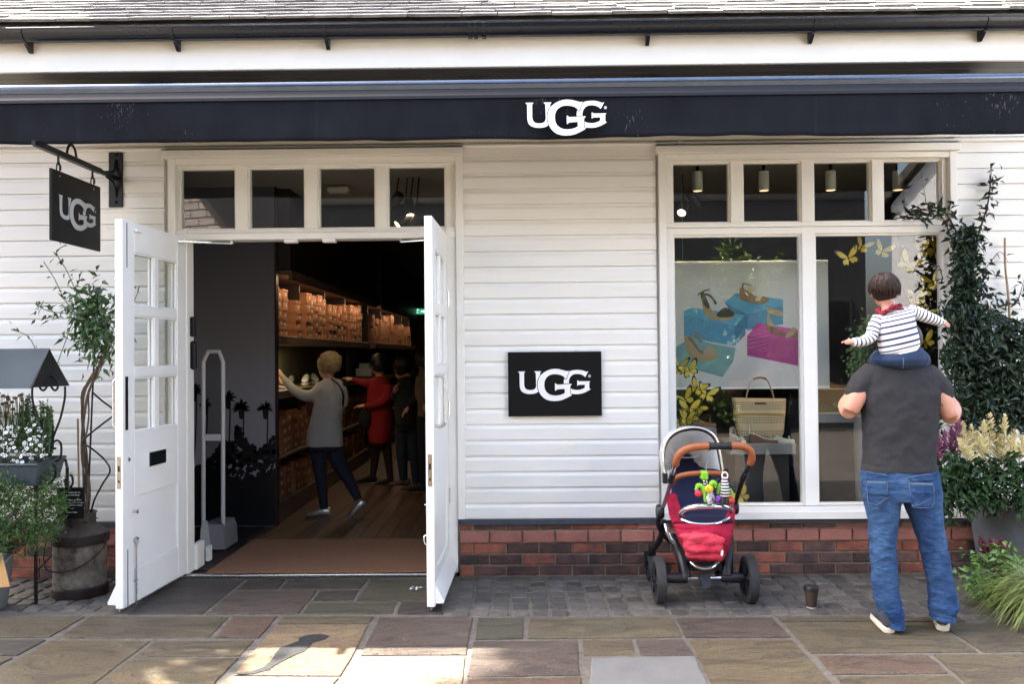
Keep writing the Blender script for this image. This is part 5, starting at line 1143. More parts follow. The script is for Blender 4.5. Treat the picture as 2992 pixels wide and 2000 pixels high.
for (hu,hv,tu,tv) in ((2036,1453,2016,1400),(2160,1448,2165,1398)):
    hp = G(hu*KF,hv*KF); dv = Vector((.16 if hu < 2100 else .42,1,0)).normalized(); hp = hp+dv*.03; sd = Vector((dv.y,-dv.x,0)); s_ = MB(); u_ = MB()
    loft(s_,[(hp+dv*a+Vector((0,0,.019)),sd*w_,(0,0,.0185),3) for a,w_ in ((-.035,.012),(-.03,.032),(.02,.038),(.12,.042),(.19,.045),(.235,.03),(.245,.01))],16); s_.build('shoe_sole', SOLE, man, smooth=50)
    loft(u_,[(hp+dv*a+Vector((0,0,.03+h/2)),sd*w_,(0,0,h/2),2.5) for a,w_,h in ((-.035,.02,.06),(-.030,.034,.105),(.03,.037,.115),(.10,.039,.07),(.18,.042,.045),(.225,.03,.03),(.238,.012,.015))],16); u_.build('shoe', SHOE, man, smooth=60)
TAT = M('tattoo_ink', (.05,.055,.06), .6)
for q in ([(2146,925),(2150,931),(2156,926),(2160,930)],[(2162,926),(2168,922),(2172,925),(2178,918)]): MB().tube(catmull([F(u,v,Y-.063) for u,v in q],4),[.004]*13,6,flat=.4).build('tattoo', TAT, man)

# ---- toddler
def zT(x, y, d): return P(2350+x/3.136, 780+y/3.136, d)
tod = thing('person', 'toddler in navy striped top and red scarf riding on the man shoulders with arms spread', 'person', tuple(zT(880,900,-1.27)))
YT = -1.285
STRIPE = bpy.data.materials.new('striped_jersey'); STRIPE.use_nodes = True; n_, l_, b_ = nodes(STRIPE)
uvn = n_.new('ShaderNodeUVMap'); uvn.uv_map = 'UVMap'; sx = n_.new('ShaderNodeSeparateXYZ'); l_.new(uvn.outputs[0], sx.inputs[0]); mu_ = n_.new('ShaderNodeMath'); mu_.operation = 'MULTIPLY'; mu_.inputs[1].default_value = 10.5; l_.new(sx.outputs[1], mu_.inputs[0])
fr = n_.new('ShaderNodeMath'); fr.operation = 'FRACT'; l_.new(mu_.outputs[0], fr.inputs[0]); gt_ = n_.new('ShaderNodeMath'); gt_.operation = 'GREATER_THAN'; gt_.inputs[1].default_value = .66; l_.new(fr.outputs[0], gt_.inputs[0])
mx = n_.new('ShaderNodeMix'); mx.data_type = 'RGBA'; mx.inputs[6].default_value = (.76,.75,.74,1); mx.inputs[7].default_value = (.022,.028,.10,1); l_.new(gt_.outputs[0], mx.inputs[0]); l_.new(mx.outputs[2], b_.inputs['Base Color']); b_.inputs['Roughness'].default_value = .85
bn = n_.new('ShaderNodeTexNoise'); bn.inputs['Scale'].default_value = 40; gg = n_.new('ShaderNodeNewGeometry'); l_.new(gg.outputs['Position'], bn.inputs[0]); bp = n_.new('ShaderNodeBump'); bp.inputs['Strength'].default_value = .35; bp.inputs['Distance'].default_value = .01; l_.new(bn.outputs[0], bp.inputs['Height']); l_.new(bp.outputs[0], b_.inputs['Normal'])
TT = [((715,812),(1055,727),.072),((695,770),(1052,685),.078),((680,700),(1036,612),.08),((668,620),(1018,540),.078),((650,550),(1010,470),.072),((632,500),(1012,418),.064),((650,462),(985,385),.054),((690,432),(940,368),.045),((722,412),(905,366),.036)]
def dense(rows, k=5):
    out = []
    for i in range(len(rows)-1):
        for j in range(k):
            t = j/k; a, b = rows[i], rows[i+1]; out.append(tuple((a[q][0]+(b[q][0]-a[q][0])*t, a[q][1]+(b[q][1]-a[q][1])*t) for q in (0,1))+(a[2]+(b[2]-a[2])*t,))
    return out+[rows[-1]]
def fold_rings(secs, fn, dep, n=26, amp=.004, seed=0, e=2.2):
    rr = []
    for i,(l,r,d) in enumerate(secs):
        c,a,b,_ = LR(fn,l,r,dep,d); q = []
        for j in range(n):
            t = 2*math.pi*j/n; ct, st_ = math.cos(t), math.sin(t); p = c+a*(abs(ct)**(2/e)*(1 if ct>=0 else -1))+Vector(b)*(abs(st_)**(2/e)*(1 if st_>=0 else -1))
            p += (p-c).normalized()*amp*noise3((ct*1.6+seed,st_*1.6,i*.16))*1.5; q.append(p)
        rr.append(q)
    return rr
top = MB(); top.rings(fold_rings(dense(TT),zT,YT)); top.build('striped_top', STRIPE, tod, smooth=180)
def sleeve(pts, rad, stripes, name):
    q = catmull([zT(x,y,d) for x,y,d in pts],8); rr_ = lerp_list(rad,8); n_ = 16; rings = []; ref = Vector((0,1,0))
    for i,p in enumerate(q):
        t = (q[min(i+1,len(q)-1)]-q[max(i-1,0)]).normalized(); r_ = t.cross(ref).normalized(); u_ = r_.cross(t)
        rings.append([p+(r_*math.cos(2*math.pi*j/n_)+u_*math.sin(2*math.pi*j/n_))*(rr_[i]+.0022*noise3((i*.35,j*.5,len(pts)))) for j in range(n_)])
    s_ = MB(); s_.rings(rings); s_.build(name, STRIPE, tod, smooth=180); return q
ql = sleeve([(690,480,YT),(640,560,YT-.01),(610,640,YT-.015),(540,682,YT-.02),(447,692,YT-.03)],[.040,.034,.032,.027,.0225],9,'sleeve')
qr = sleeve([(960,415,YT),(1030,425,YT),(1110,455,YT),(1190,485,YT+.01),(1262,514,YT+.02)],[.040,.036,.033,.028,.0225],9,'sleeve')
tb_ = MB(); hc = zT(735,225,YT+.02)+Vector((0,0,.0)); head(tb_,hc,.083,(.35,.9,-.1)); loft(tb_,[LR(zT,l,r,YT,d*.8) for l,r,d in TT],16)
tb_.tube([zT(775,420,YT),zT(770,360,YT+.005),zT(750,290,YT+.01)],[.045,.036,.036],12); tb_.tube(ql,[.018]*len(ql),8); tb_.tube(qr,[.018]*len(qr),8)
hand(tb_,ql[-1],(-1,0,.05),(0,-1,.3),.075,.15,-1); hand(tb_,qr[-1],(.9,.25,-.3),(0,-1,.2),.075,.5,1)
for x in (690,1040): tb_.tube(catmull([zT(x if x<800 else 1040,860,YT+.02),zT(x+(25 if x<800 else -20),900,YT+.16),zT(x+(40 if x<800 else -40),1050,YT+.24),zT(x+(45 if x<800 else -45),1230,YT+.24)],4),.035,10)
o = tb_.build('body', SKIN, tod); remesh(o,.006,4); eyes(hc,.083,(.35,.9,-.1),tod)
hairmass(hc,.084,(.35,.9,-.05),M('brown_hair',(.032,.016,.010),.6,var=.6,vscale=70,spec=.3),tod,.55,.25,1500,5,.6,.020)
sc_ = MB(); ctr = zT(785,395,YT); axis_u = (zT(930,360,YT)-zT(680,405,YT)).normalized()
ring = [ctr+axis_u*.060*math.cos(a)+Vector((0,.05,0))*math.sin(a)+Vector((0,0,.012*math.sin(3*a))) for a in [2*math.pi*i/26 for i in range(26)]]
sc_.tube(ring,[.013+.005*math.sin(i*1.7) for i in range(26)],8,closed=True); kn = zT(790,400,YT-.055); sc_.tube([kn,kn+Vector((.012,-.004,.018)),kn+Vector((.035,0,.024))],[.006,.016,.012],8,flat=.5); sc_.tube([kn,kn+Vector((-.012,-.004,-.006)),kn+Vector((-.03,0,.004))],[.006,.012,.010],8,flat=.5)
sc_.build('scarf', M('red_scarf',(.22,.012,.03),.85,var=.3,vscale=80), tod, smooth=180)
vest = MB(); vest.rings(fold_rings([((735,840),(1035,775),.068),((720,805),(1052,725),.070)],zT,YT,20)); vest.build('white_vest', SIGNW, tod, smooth=180)
jt = MB(); loft(jt,[LR(zT,l,r,YT+.01,d,2.4) for l,r,d in (((690,800),(1070,735),.07),((660,830),(1090,790),.085),((650,860),(1100,850),.095),((690,910),(1070,905),.085),((790,945),(1000,940),.05))],22)
for x, dx in ((700,-1),(1050,1)): jt.tube(catmull([zT(x+30*-dx,850,YT+.01),zT(x,865,YT+.10),zT(x,930,YT+.19),zT(x,1060,YT+.24)],4),[.062]*5+[.055]*4+[.045]*4,12)
o = jt.build('jeans', M('toddler_denim',(.014,.034,.085),.85,var=.35,vscale=12,bump=.3,bscale=600), tod); remesh(o,.007,5)
mbs = MB(); mbs.tube([zT(905,825,YT-.075),zT(910,880,YT-.090),zT(905,930,YT-.07)],.0015,5); mbs.build('seam', JST, tod)

# ---- shoppers inside
def zW(x, y, d): return P(800+x/2.704, 980+y/2.704, d)
def shopper(lab, dep, torso, tmat, arms, amat, legs, lmat, headc, hr, face, hmat, shoes, smat, hairargs, skin=SKIN):
    t = thing('person', lab, 'person', tuple(Vector((zW(headc[0],headc[1],dep).x,dep,.02)))); k = dep/2500*1.0
    px = (dep+5.9)/2500/2.704
    mb = MB(); loft(mb,[LR(zW,l,r,dep,d,2.3) for l,r,d in torso],24)
    for pts, rad in arms: mb.tube(catmull([zW(x,y,dep+dd) for x,y,dd in pts],4), lerp_list([r_*px for r_ in rad],4), 12)
    o = mb.build('top', tmat, t); remesh(o,.012,5); wrinkle(o,.015,.12)
    bd = MB(); hc = zW(headc[0],headc[1],dep); head(bd,hc,hr,face); tc = zW((torso[0][0][0]+torso[0][1][0])/2,(torso[0][0][1]),dep); bd.tube([tc-Vector((0,0,.12)),tc+Vector((0,0,.0)),hc-Vector((0,0,hr*.4))],[.055,.052,.045],12)
    loft(bd,[LR(zW,(l[0]+12,l[1]),(r[0]-12,r[1]),dep,d*.8,2.2) for l,r,d in torso],16)
    for pts, rad in arms:
        q = [zW(x,y,dep+dd) for x,y,dd in pts]; bd.tube(q,[r_*px*.8 for r_ in rad],10); e = (q[-1]-q[-2]).normalized(); hand(bd,q[-1]-e*.01,e,(0,-.3,1),.16,.5)
    for pts, rad in legs: bd.tube([zW(x,y,dep+dd) for x,y,dd in pts],[r_*px*.75 for r_ in rad],10)
    o = bd.build('body', skin, t); remesh(o,.010,3); eyes(hc,hr,face,t)
    lg = MB(); 
    for pts, rad in legs: lg.tube(catmull([zW(x,y,dep+dd) for x,y,dd in pts],5), lerp_list([r_*px for r_ in rad],5), 14)
    bt = torso[-1]; loft(lg,[LR(zW,(bt[0][0]+12,bt[0][1]-60),(bt[1][0]-12,bt[1][1]-60),dep,bt[2]*.8,2.3),LR(zW,(bt[0][0]+14,bt[0][1]+30),(bt[1][0]-20,bt[1][1]+30),dep,bt[2]*.8,2.3)],16)
    o = lg.build('trousers', lmat, t); remesh(o,.011,4)
    for (x,y,dx,dy) in shoes:
        c = zW(x,y,dep); dv = Vector((dx,0,dy)).normalized(); upv = Vector((0,-.15,1)); sd = dv.cross(upv).normalized(); upv = sd.cross(dv); s_ = MB(); c += upv*.035
        loft(s_,[(c+dv*a+upv*(h/2-.035),sd*w_,upv*h/2,2.5) for a,w_,h in ((-.11,.02,.04),(-.10,.034,.075),(-.04,.036,.085),(.03,.038,.06),(.09,.04,.042),(.125,.028,.028),(.135,.008,.012))],14); s_.build('shoe', smat, t, smooth=60)
    hairmass(hc,hr*1.05,face,hmat,t,*hairargs); return t
GSW = M('grey_sweater',(.36,.345,.32),.9,var=.12,vscale=14,bump=.3,bscale=400,fold=(.4,5,(1.3,1.3,.8))); NVT = M('navy_trousers',(.010,.012,.025),.8); SILV = M('silver_leather',(.62,.6,.56),.3,.85); BLOND = M('blonde_hair',(.35,.24,.12),.5,var=.5,vscale=50)
DP = 2.0
t = shopper('woman in a grey sweater and navy trousers reaching for shoes on the shelf', DP,
 [((400,345),(470,340),.05),((365,372),(540,360),.09),((335,430),(556,430),.12),((315,560),(548,560),.13),((285,700),(535,700),.13),((258,800),(544,800),.135),((250,880),(548,880),.135)], GSW,
 [([(380,420,0),(300,478,-.02),(195,462,-.03),(110,380,.02),(62,322,.05)],[58,50,42,32,22]),([(530,420,.05),(545,540,.12),(470,600,.2)],[48,42,30])], GSW,
 [([(345,870,0),(355,1000,0),(375,1150,0),(398,1385,0)],[72,58,46,32]),([(460,870,.02),(520,1020,.02),(590,1140,.05),(668,1300,.02)],[78,62,48,33])], NVT, (430,245), .108, (-.8,.55,-.1), BLOND, [(365,1432,-1,-.02),(672,1395,-.72,-.6)], SILV, (.45,.2,1100,9,.5,.03))
hcw = zW(430,245,DP); hairmass(hcw+Vector((.085,-.045,.035)),.058,(.8,-.5,.1),BLOND,t,.9,.9,420,21,.5,.05)
MB().tube(catmull([zW(455,345,DP-.06),zW(510,390,DP-.13),zW(548,470,DP-.11),zW(545,560,DP)],5),.008,6).build('bag_strap', BLACK, t); MB().ell(zW(300,560,DP+.15),.05,.09,.11,12,8).build('shoulder_bag', M('maroon_leather',(.09,.012,.018),.5), t)
RED = M('red_wool',(.26,.009,.013),.9,bump=.2,bscale=300,fold=(.4,5,(1.3,1.3,.8))); DRK = M('black_cloth',(.008,.008,.011),.85); TGT = M('dark_tights',(.02,.012,.012),.7)
DR = 4.05
t = shopper('woman in a red dress and dark tights reaching towards the display shelf', DR,
 [((800,325),(880,325),.06),((770,350),(915,345),.1),((742,420),(925,420),.13),((735,520),(930,520),.14),((738,640),(938,640),.16),((745,760),(935,760),.17),((755,850),(920,850),.17)], RED,
 [([(790,380,0),(735,380,-.03),(690,372,-.03),(618,352,0)],[44,36,27,17]),([(900,400,-.08),(890,500,-.16),(790,552,-.2),(712,558,-.18)],[42,38,28,18])], RED,
 [([(800,830,0),(800,950,0),(790,1060,0),(775,1160,0)],[46,36,28,22]),([(880,830,0),(900,950,0),(915,1080,0),(925,1180,0)],[46,36,28,22])], TGT, (832,240), .112, (-.7,.7,0), M('black_hair',(.006,.006,.008),.4), [(740,1165,-1,-.05),(880,1190,-1,-.05)], DRK, (.75,.15,1100,4,.6,.04))
MB().ell(zW(720,660,DR-.15),.075,.05,.12,12,8).build('handbag', DRK, t); MB().tube([zW(735,600,DR-.15),zW(760,540,DR-.16),zW(712,600,DR-.15)],.008,6).build('handbag_strap', DRK, t)
shopper('shopper in dark clothes and pale hood behind the woman in red', 3.5,
 [((1030,325),(1090,325),.06),((985,350),(1125,350),.1),((955,450),(1150,450),.13),((955,560),(1150,560),.14),((960,720),(1150,720),.15)], DRK,
 [([(1110,390,-.02),(1120,500,-.1),(1060,570,-.12)],[42,36,24]),([(975,400,0),(950,500,-.05),(960,450,-.1)],[38,32,22])], DRK,
 [([(1010,700,0),(1010,900,0),(1020,1060,0),(1030,1180,0)],[60,48,38,30]),([(1100,700,0),(1110,900,0),(1120,1060,0),(1125,1200,0)],[60,48,38,30])], M('dark_blue_jeans',(.014,.018,.032),.85), (1015,265), .11, (-.6,.75,-.2), M('dark_brown_hair',(.015,.009,.008),.5), [(1100,1220,-1,-.08),(1000,1190,-1,0)], M('brown_trainer',(.10,.04,.03),.7), (.5,.2,400,8,.4,.06))
shopper('shopper in a tan coat half hidden by the open white door', 3.2,
 [((1170,240),(1230,240),.06),((1145,290),(1270,290),.11),((1135,420),(1290,420),.14),((1138,640),(1290,640),.15)], M('tan_coat',(.13,.085,.055),.85), [([(1160,330,-.05),(1150,480,-.12),(1190,560,-.15)],[40,34,22])], DRK,
 [([(1180,620,0),(1180,860,0),(1185,1060,0),(1185,1215,0)],[56,46,36,28]),([(1250,620,0),(1250,860,0),(1255,1060,0),(1255,1215,0)],[56,46,36,28])], DRK, (1195,205), .11, (-.3,.9,0), MATS['black_hair'], [(1150,1232,-1,0),(1235,1232,-1,0)], DRK, (.6,.2,300,2,.5,.06))

# ================================================================== STROLLER
def translucent(name, col):
    mt = bpy.data.materials.new(name); mt.use_nodes = True; n, l, b = nodes(mt); b.inputs['Base Color'].default_value = col+(1,); b.inputs['Roughness'].default_value = .8
    tr = n.new('ShaderNodeBsdfTranslucent'); tr.inputs[0].default_value = col+(1,); mx = n.new('ShaderNodeMixShader'); mx.inputs[0].default_value = .5; l.new(b.outputs[0], mx.inputs[1]); l.new(tr.outputs[0], mx.inputs[2]); l.new(mx.outputs[0], n['Material Output'].inputs[0])
    return mt
def zP(x, y, d): return P(1850+x/2.613, 1200+y/2.613, d)
RUB = M('tyre_rubber', (.03,.03,.031), .8, var=.4, vscale=40, bump=.2, bscale=200); PLB = M('black_plastic', (.010,.010,.012), .42); NAVF = M('navy_fabric', (.010,.012,.045), .85, bump=.3, bscale=600)
LTH = M('tan_leather', (.29,.085,.028), .48, var=.15, vscale=40, bump=.12, bscale=250); WCAN = translucent('white_canopy', (.88,.88,.87))
REDF = M('red_fabric', (.40,.016,.05), .9, var=.35, vscale=9, dark=(.25,.008,.028), bump=.4, bscale=300, spec=.2, fold=(.5,9,(1,1,1.6))); PNKF = M('coral_blanket', (.62,.075,.10), .95, var=.4, vscale=12, dark=(.50,.022,.055), bump=.5, bscale=250, spec=.2, fold=(.6,12,(1,1,2))); CHR2 = CHROME
sv = thing('stroller', 'navy and red pushchair with tan leather handlebar and white canopy lining', 'stroller', (1.1,-.5,0))
def sp_(name, mb, mat, par=None, **k): return mb.build(name, mat, par or sv, **k)
def ptube(pts, r, n=10, sub=6, closed=False):
    q = catmull([zP(*p) for p in pts], sub, closed); rr = r if not isinstance(r,(list,tuple)) else lerp_list(r,sub); return MB().tube(q, rr, n, closed=closed)
def wheel(c, R_, w_, yaw=0.0):
    c = Vector(c); prof = [(R_*.72,-w_*.42),(R_*.9,-w_*.5),(R_*.985,-w_*.40),(R_,-w_*.22),(R_,w_*.22),(R_*.985,w_*.40),(R_*.9,w_*.5),(R_*.72,w_*.42)]
    ty = MB().lathe(c,prof+[prof[0]],36,'x'); W_ = sp_('wheel',ty,RUB,smooth=40)
    rim = MB().lathe(c,[(R_*.73,-w_*.40),(R_*.70,-w_*.28),(R_*.35,-w_*.22),(R_*.2,-w_*.5),(0,-w_*.5)],28,'x').lathe(c,[(R_*.73,w_*.40),(R_*.70,w_*.28),(R_*.35,w_*.22),(R_*.2,w_*.5),(0,w_*.5)],28,'x'); sp_('rim',rim,PLB,W_,smooth=40)
    hub = MB().lathe(c,[(R_*.16,-w_*.62),(R_*.16,w_*.62)],14,'x'); sp_('hub',hub,PLB,W_)
    for k in range(6):
        a = k*math.pi/3; q = MB()
        for s_ in (-1,1): q.bar(c+Vector((s_*w_*.30,.2*R_*math.cos(a),.2*R_*math.sin(a))),c+Vector((s_*w_*.34,.7*R_*math.cos(a),.7*R_*math.sin(a))),.012,.02,up=(1,0,0))
        sp_('spoke',q,PLB,W_)
wl, wr = .828, 1.375; YR = -.685
wheel((wl,YR,.142),.141,.062); wheel((wr,YR,.142),.141,.062); wheel((.855,-.15,.087),.086,.045); wheel((1.32,-.15,.087),.086,.045)
sp_('axle',MB().tube([(wl+.03,YR,.15),(wr-.03,YR,.15)],.0115,10),CHR2,smooth=60)
for a,b in ((wl+.035,wl+.17),(wr-.17,wr-.035)): sp_('axle_housing',MB().tube([(a,YR,.15),((a+b)/2,YR,.15),(b,YR,.15)],[.026,.032,.030],12),PLB,smooth=60)
for pts in ([(400,1285,-.685),(378,1160,-.64),(335,1045,-.56),(300,960,-.5)],[(715,1270,-.685),(722,1150,-.64),(730,1050,-.57),(735,960,-.5)]): sp_('rear_strut',ptube(pts,[.036,.033,.030,.026]),PLB,smooth=60)
sp_('brake_pedal',MB().prism([zP(512,1245,-.72),zP(590,1245,-.72),zP(592,1350,-.76),zP(575,1368,-.76),zP(540,1368,-.76),zP(522,1345,-.76)],(0,.02,0)),PLB)
sp_('lower_arc',ptube([(438,1160,-.74),(480,1192,-.76),(545,1208,-.765),(610,1195,-.76),(652,1160,-.74)],[.008,.011,.012,.011,.008]),CHR2,smooth=60)
sp_('basket',MB().rings([[zP(x,y,d) for x,y,d in ((420,1150,-.70),(680,1140,-.70),(720,1100,-.45),(690,1100,-.18),(420,1100,-.18),(390,1110,-.45))],[zP(x,y,d) for x,y,d in ((450,1230,-.68),(650,1225,-.68),(680,1215,-.45),(650,1190,-.2),(450,1190,-.2),(430,1215,-.45))]]),PLB,smooth=50)
# front legs
for x0,xf in ((.90,.855),(1.29,1.32)):
    sp_('front_strut',MB().tube(catmull([(x0,-.47,.45),(x0-.01,-.33,.30),(xf,-.20,.20),(xf,-.15,.16)],5),.02,10),PLB,smooth=60); sp_('front_fork',MB().bar((xf,-.15,.19),(xf,-.15,.09),.075,.03,up=(0,1,0)),PLB)
sp_('caster_cap',MB().tube([(.855,-.2,.20),(.855,-.2,.26)],.018,10),PLB); sp_('caster_cap',MB().tube([(1.32,-.2,.20),(1.32,-.2,.26)],.018,10),PLB)
# side hinges and push frame
for x,y,d in ((205,775,-.56),(770,740,-.56)): sp_('hinge_block',MB().lathe(zP(x,y,d),[(0,-.022),(.040,-.022),(.046,-.012),(.046,.012),(.040,.022),(0,.022)],20,'x'),PLB,smooth=40)
sp_('side_frame',ptube([(318,425,-.95),(292,520,-.84),(245,690,-.66),(205,775,-.56)],.0135),CHR2,smooth=60); sp_('side_frame',ptube([(893,405,-.95),(850,500,-.84),(800,640,-.66),(770,740,-.56)],.0135),PLB,smooth=60)
sp_('frame_collar',ptube([(305,480,-.88),(285,545,-.82)],.019,sub=2),PLB,smooth=60); sp_('frame_collar',ptube([(862,475,-.88),(838,525,-.82)],.019,sub=2),PLB,smooth=60)
sp_('lower_frame',ptube([(205,780,-.56),(190,870,-.5),(230,950,-.42),(290,1010,-.36)],.014),PLB,smooth=60)
sp_('chrome_leg',ptube([(245,870,-.60),(262,930,-.62),(285,985,-.62),(312,1020,-.62)],.012),CHR2,smooth=60); sp_('chrome_leg',ptube([(738,895,-.60),(737,950,-.62),(733,1010,-.62)],.010),CHR2,smooth=60)
# handlebar
sp_('handlebar',ptube([(325,415,-.97),(328,385,-.985),(345,345,-.995),(385,308,-1.0),(450,285,-1.005),(520,276,-1.007),(585,274,-1.008)],.0215,14),LTH,smooth=60)
sp_('handlebar',ptube([(742,273,-1.008),(800,272,-1.007),(850,280,-1.0),(888,302,-.995),(905,335,-.99),(905,375,-.98),(893,408,-.965)],.0215,14),LTH,smooth=60)
sp_('handle_joint',ptube([(583,274,-1.008),(663,273,-1.009),(744,273,-1.008)],.0205,14),PLB,smooth=60)
for x in (581,738): sp_('handle_collar',ptube([(x-6,274,-1.008),(x+8,274,-1.008)],.0245,14,2),PLB,smooth=60)
# seat: navy back, seat pan
def sheet(rows, name, mat, bow=.03, nx=16, thick=.012, par=None, wr=0., sub=4):
    rr = []
    for i in range(len(rows)-1):
        for k in range(sub):
            t = k/sub; rr.append([rows[i][q]+(rows[i+1][q]-rows[i][q])*t for q in range(4)])
    rr.append(list(rows[-1])); vs_ = []
    for ri,(xl,xr,y,d) in enumerate(rr):
        for j in range(nx+1):
            t = j/nx; vs_.append(zP(xl+(xr-xl)*t,y,d+bow*(1-(2*t-1)**2)+wr*noise3((t*5,ri*.5,len(rows)))))
    mb = MB(); mb.add(vs_,[(i*(nx+1)+j,i*(nx+1)+j+1,(i+1)*(nx+1)+j+1,(i+1)*(nx+1)+j) for i in range(len(rr)-1) for j in range(nx)])
    o = sp_(name,mb,mat,par,smooth=180); s_ = o.modifiers.new('thick','SOLIDIFY'); s_.thickness = thick; s_.offset = 0; return o
sheet([(345,500,318,-.22),(310,560,360,-.24),(296,640,430,-.28),(292,690,500,-.33),(295,730,600,-.40),(305,748,700,-.47),(350,752,790,-.54),(380,745,850,-.62)],'seat_back',NAVF,.07,wr=.008)
sheet([(352,755,800,-.60),(372,748,822,-.70),(385,740,860,-.76)],'seat_pan',NAVF,.02)
for pts in ([(300,640,-.45),(345,760,-.55),(400,860,-.66)],[(735,640,-.45),(757,740,-.55),(745,850,-.66)]): sp_('seat_side',ptube(pts,.018),NAVF,smooth=60)
# bumper bars
def arcbar(pts, w_, h_, mat, name):
    q = catmull([zP(*p) for p in pts],6); return sp_(name, MB().tube(q,[h_]*len(q),12,flat=1), mat, smooth=60)
sp_('leather_bumper',ptube([(300,565,-.70),(308,538,-.74),(350,505,-.78),(430,487,-.80),(540,480,-.81),(640,482,-.80),(700,492,-.78),(732,525,-.72)],.0155,12),LTH,smooth=60)
sp_('chrome_bumper',ptube([(358,815,-.74),(365,785,-.76),(410,752,-.80),(480,738,-.825),(560,733,-.83),(640,733,-.825),(710,740,-.80),(745,760,-.77),(752,785,-.74)],[.010,.014,.016,.018,.019,.018,.016,.013,.010],12),CHR2,smooth=60)
sp_('footrest_bar',ptube([(370,835,-.76),(450,862,-.80),(560,870,-.81),(660,858,-.80),(735,820,-.76)],.009),CHR2,smooth=60)
# canopy
hoop = [(245,485),(232,420),(228,340),(240,270),(275,205),(330,162),(400,138),(480,132),(545,145),(605,180),(642,235),(660,310),(676,400),(690,475)]
hp_ = catmull([zP(x,y,-.56) for x,y in hoop],4)
sp_('canopy_hoop',MB().tube(hp_,.0085,10),CHR2,smooth=60); sp_('canopy_trim',MB().tube([p+Vector((0,.012,-.004)) for p in [q+(zP(460,420,-.56)-q)*.035 for q in hp_]],.008,8),PLB,smooth=60)
piv = zP(470,470,-.50); rr = []
for k,(s_,dy,dz) in enumerate(((1.0,.0,0),(1.01,.10,.005),(.97,.20,-.015),(.86,.29,-.05),(.68,.34,-.09),(.40,.36,-.12))):
    rr.append([Vector((piv.x+(p.x-piv.x)*s_,p.y+dy,piv.z+(p.z-piv.z)*s_+dz*.3))+Vector((.004*noise3((i*.4,k,2)),.012*noise3((i*.3,k*.8,5)),.006*noise3((i*.3,k,9)))) for i,p in enumerate(hp_)])
n_ = len(hp_); mb = MB(); mb.add([p for r_ in rr for p in r_],[(i*n_+j,i*n_+j+1,(i+1)*n_+j+1,(i+1)*n_+j) for i in range(len(rr)-1) for j in range(n_-1)])
o = sp_('canopy',mb,WCAN,smooth=180); s_ = o.modifiers.new('thick','SOLIDIFY'); s_.thickness = .004; o.modifiers.new('sub','SUBSURF').render_levels = 1
sp_('canopy_piping',ptube([(310,340,-.30),(360,358,-.32),(430,362,-.33),(490,350,-.32),(515,335,-.30)],.003,6),WCAN); sp_('harness_strap',ptube([(575,380,-.36),(560,420,-.40),(556,500,-.44),(565,560,-.47)],.003,6),WCAN)
for x,y in ((243,520),(702,490)): sp_('canopy_clip',MB().rbox(tuple(zP(x-14,y+42,-.575)),tuple(zP(x+14,y-45,-.535)),.004),PLB)
# red liner and blanket
sheet([(252,330,640,-.50),(262,352,720,-.56),(278,380,800,-.66),(300,420,860,-.73)],'liner_flap',REDF,.0,8,.014,wr=.012); sheet([(735,775,700,-.55),(720,778,780,-.64),(690,772,860,-.73)],'liner_flap',REDF,.0,8,.014,wr=.012)
sheet([(306,770,872,-.755),(322,764,900,-.79),(338,752,950,-.82),(362,738,1010,-.82),(392,722,1070,-.80),(420,700,1120,-.77),(440,680,1150,-.74)],'foot_liner',REDF,-.05,22,.014,wr=.022)
bl = MB()
for x,y,d,rx,ry,rz in ((500,965,-.86,.115,.05,.030),(580,1000,-.865,.095,.045,.034),(440,1020,-.855,.050,.045,.055),(620,1050,-.86,.055,.05,.035),(500,1060,-.87,.08,.05,.030),(570,1110,-.85,.10,.05,.028),(460,1100,-.845,.05,.045,.03),(650,1105,-.84,.035,.04,.035)): bl.ell(zP(x,y,d),rx,ry,rz,20,12)
bo_ = bl.build('blanket',PNKF); tag(bo_,'crumpled coral red blanket stuffed in the pushchair footwell','blanket'); remesh(bo_,.007,3); wrinkle(bo_,.022,.07)
MB().prism([zP(672,1062,-.90),zP(690,1075,-.90),zP(682,1112,-.90),zP(668,1108,-.90)],(0,.002,0)).build('care_label', SIGNW, bo_)
# toys
LIME = M('toy_lime',(.22,.55,.03),.5); TY = M('toy_yellow',(.75,.50,.02),.6); TP = M('toy_purple',(.22,.06,.40),.6); TO = M('toy_orange',(.75,.12,.02),.6); TRD = M('toy_red',(.6,.03,.05),.6)
ZEB = bpy.data.materials.new('zebra_cloth'); ZEB.use_nodes = True; n_, l_, b_ = nodes(ZEB); g_ = n_.new('ShaderNodeNewGeometry'); sx = n_.new('ShaderNodeSeparateXYZ'); l_.new(g_.outputs['Position'],sx.inputs[0]); q = n_.new('ShaderNodeMath'); q.operation = 'MULTIPLY'; q.inputs[1].default_value = 58; l_.new(sx.outputs[2],q.inputs[0]); f_ = n_.new('ShaderNodeMath'); f_.operation = 'FRACT'; l_.new(q.outputs[0],f_.inputs[0]); gt2 = n_.new('ShaderNodeMath'); gt2.operation = 'GREATER_THAN'; gt2.inputs[1].default_value = .5; l_.new(f_.outputs[0],gt2.inputs[0]); mx = n_.new('ShaderNodeMix'); mx.data_type = 'RGBA'; mx.inputs[6].default_value = (.75,.74,.72,1); mx.inputs[7].default_value = (.01,.01,.01,1); l_.new(gt2.outputs[0],mx.inputs[0]); l_.new(mx.outputs[2],b_.inputs['Base Color'])
DOT = M('toy_dots',(.02,.02,.02),.7,var=.9,vscale=55,dark=(.75,.75,.75),detail=1)
t1 = thing('toy','green and yellow fabric bird rattle clipped to the leather bar','toy',tuple(zP(560,620,-.84)))
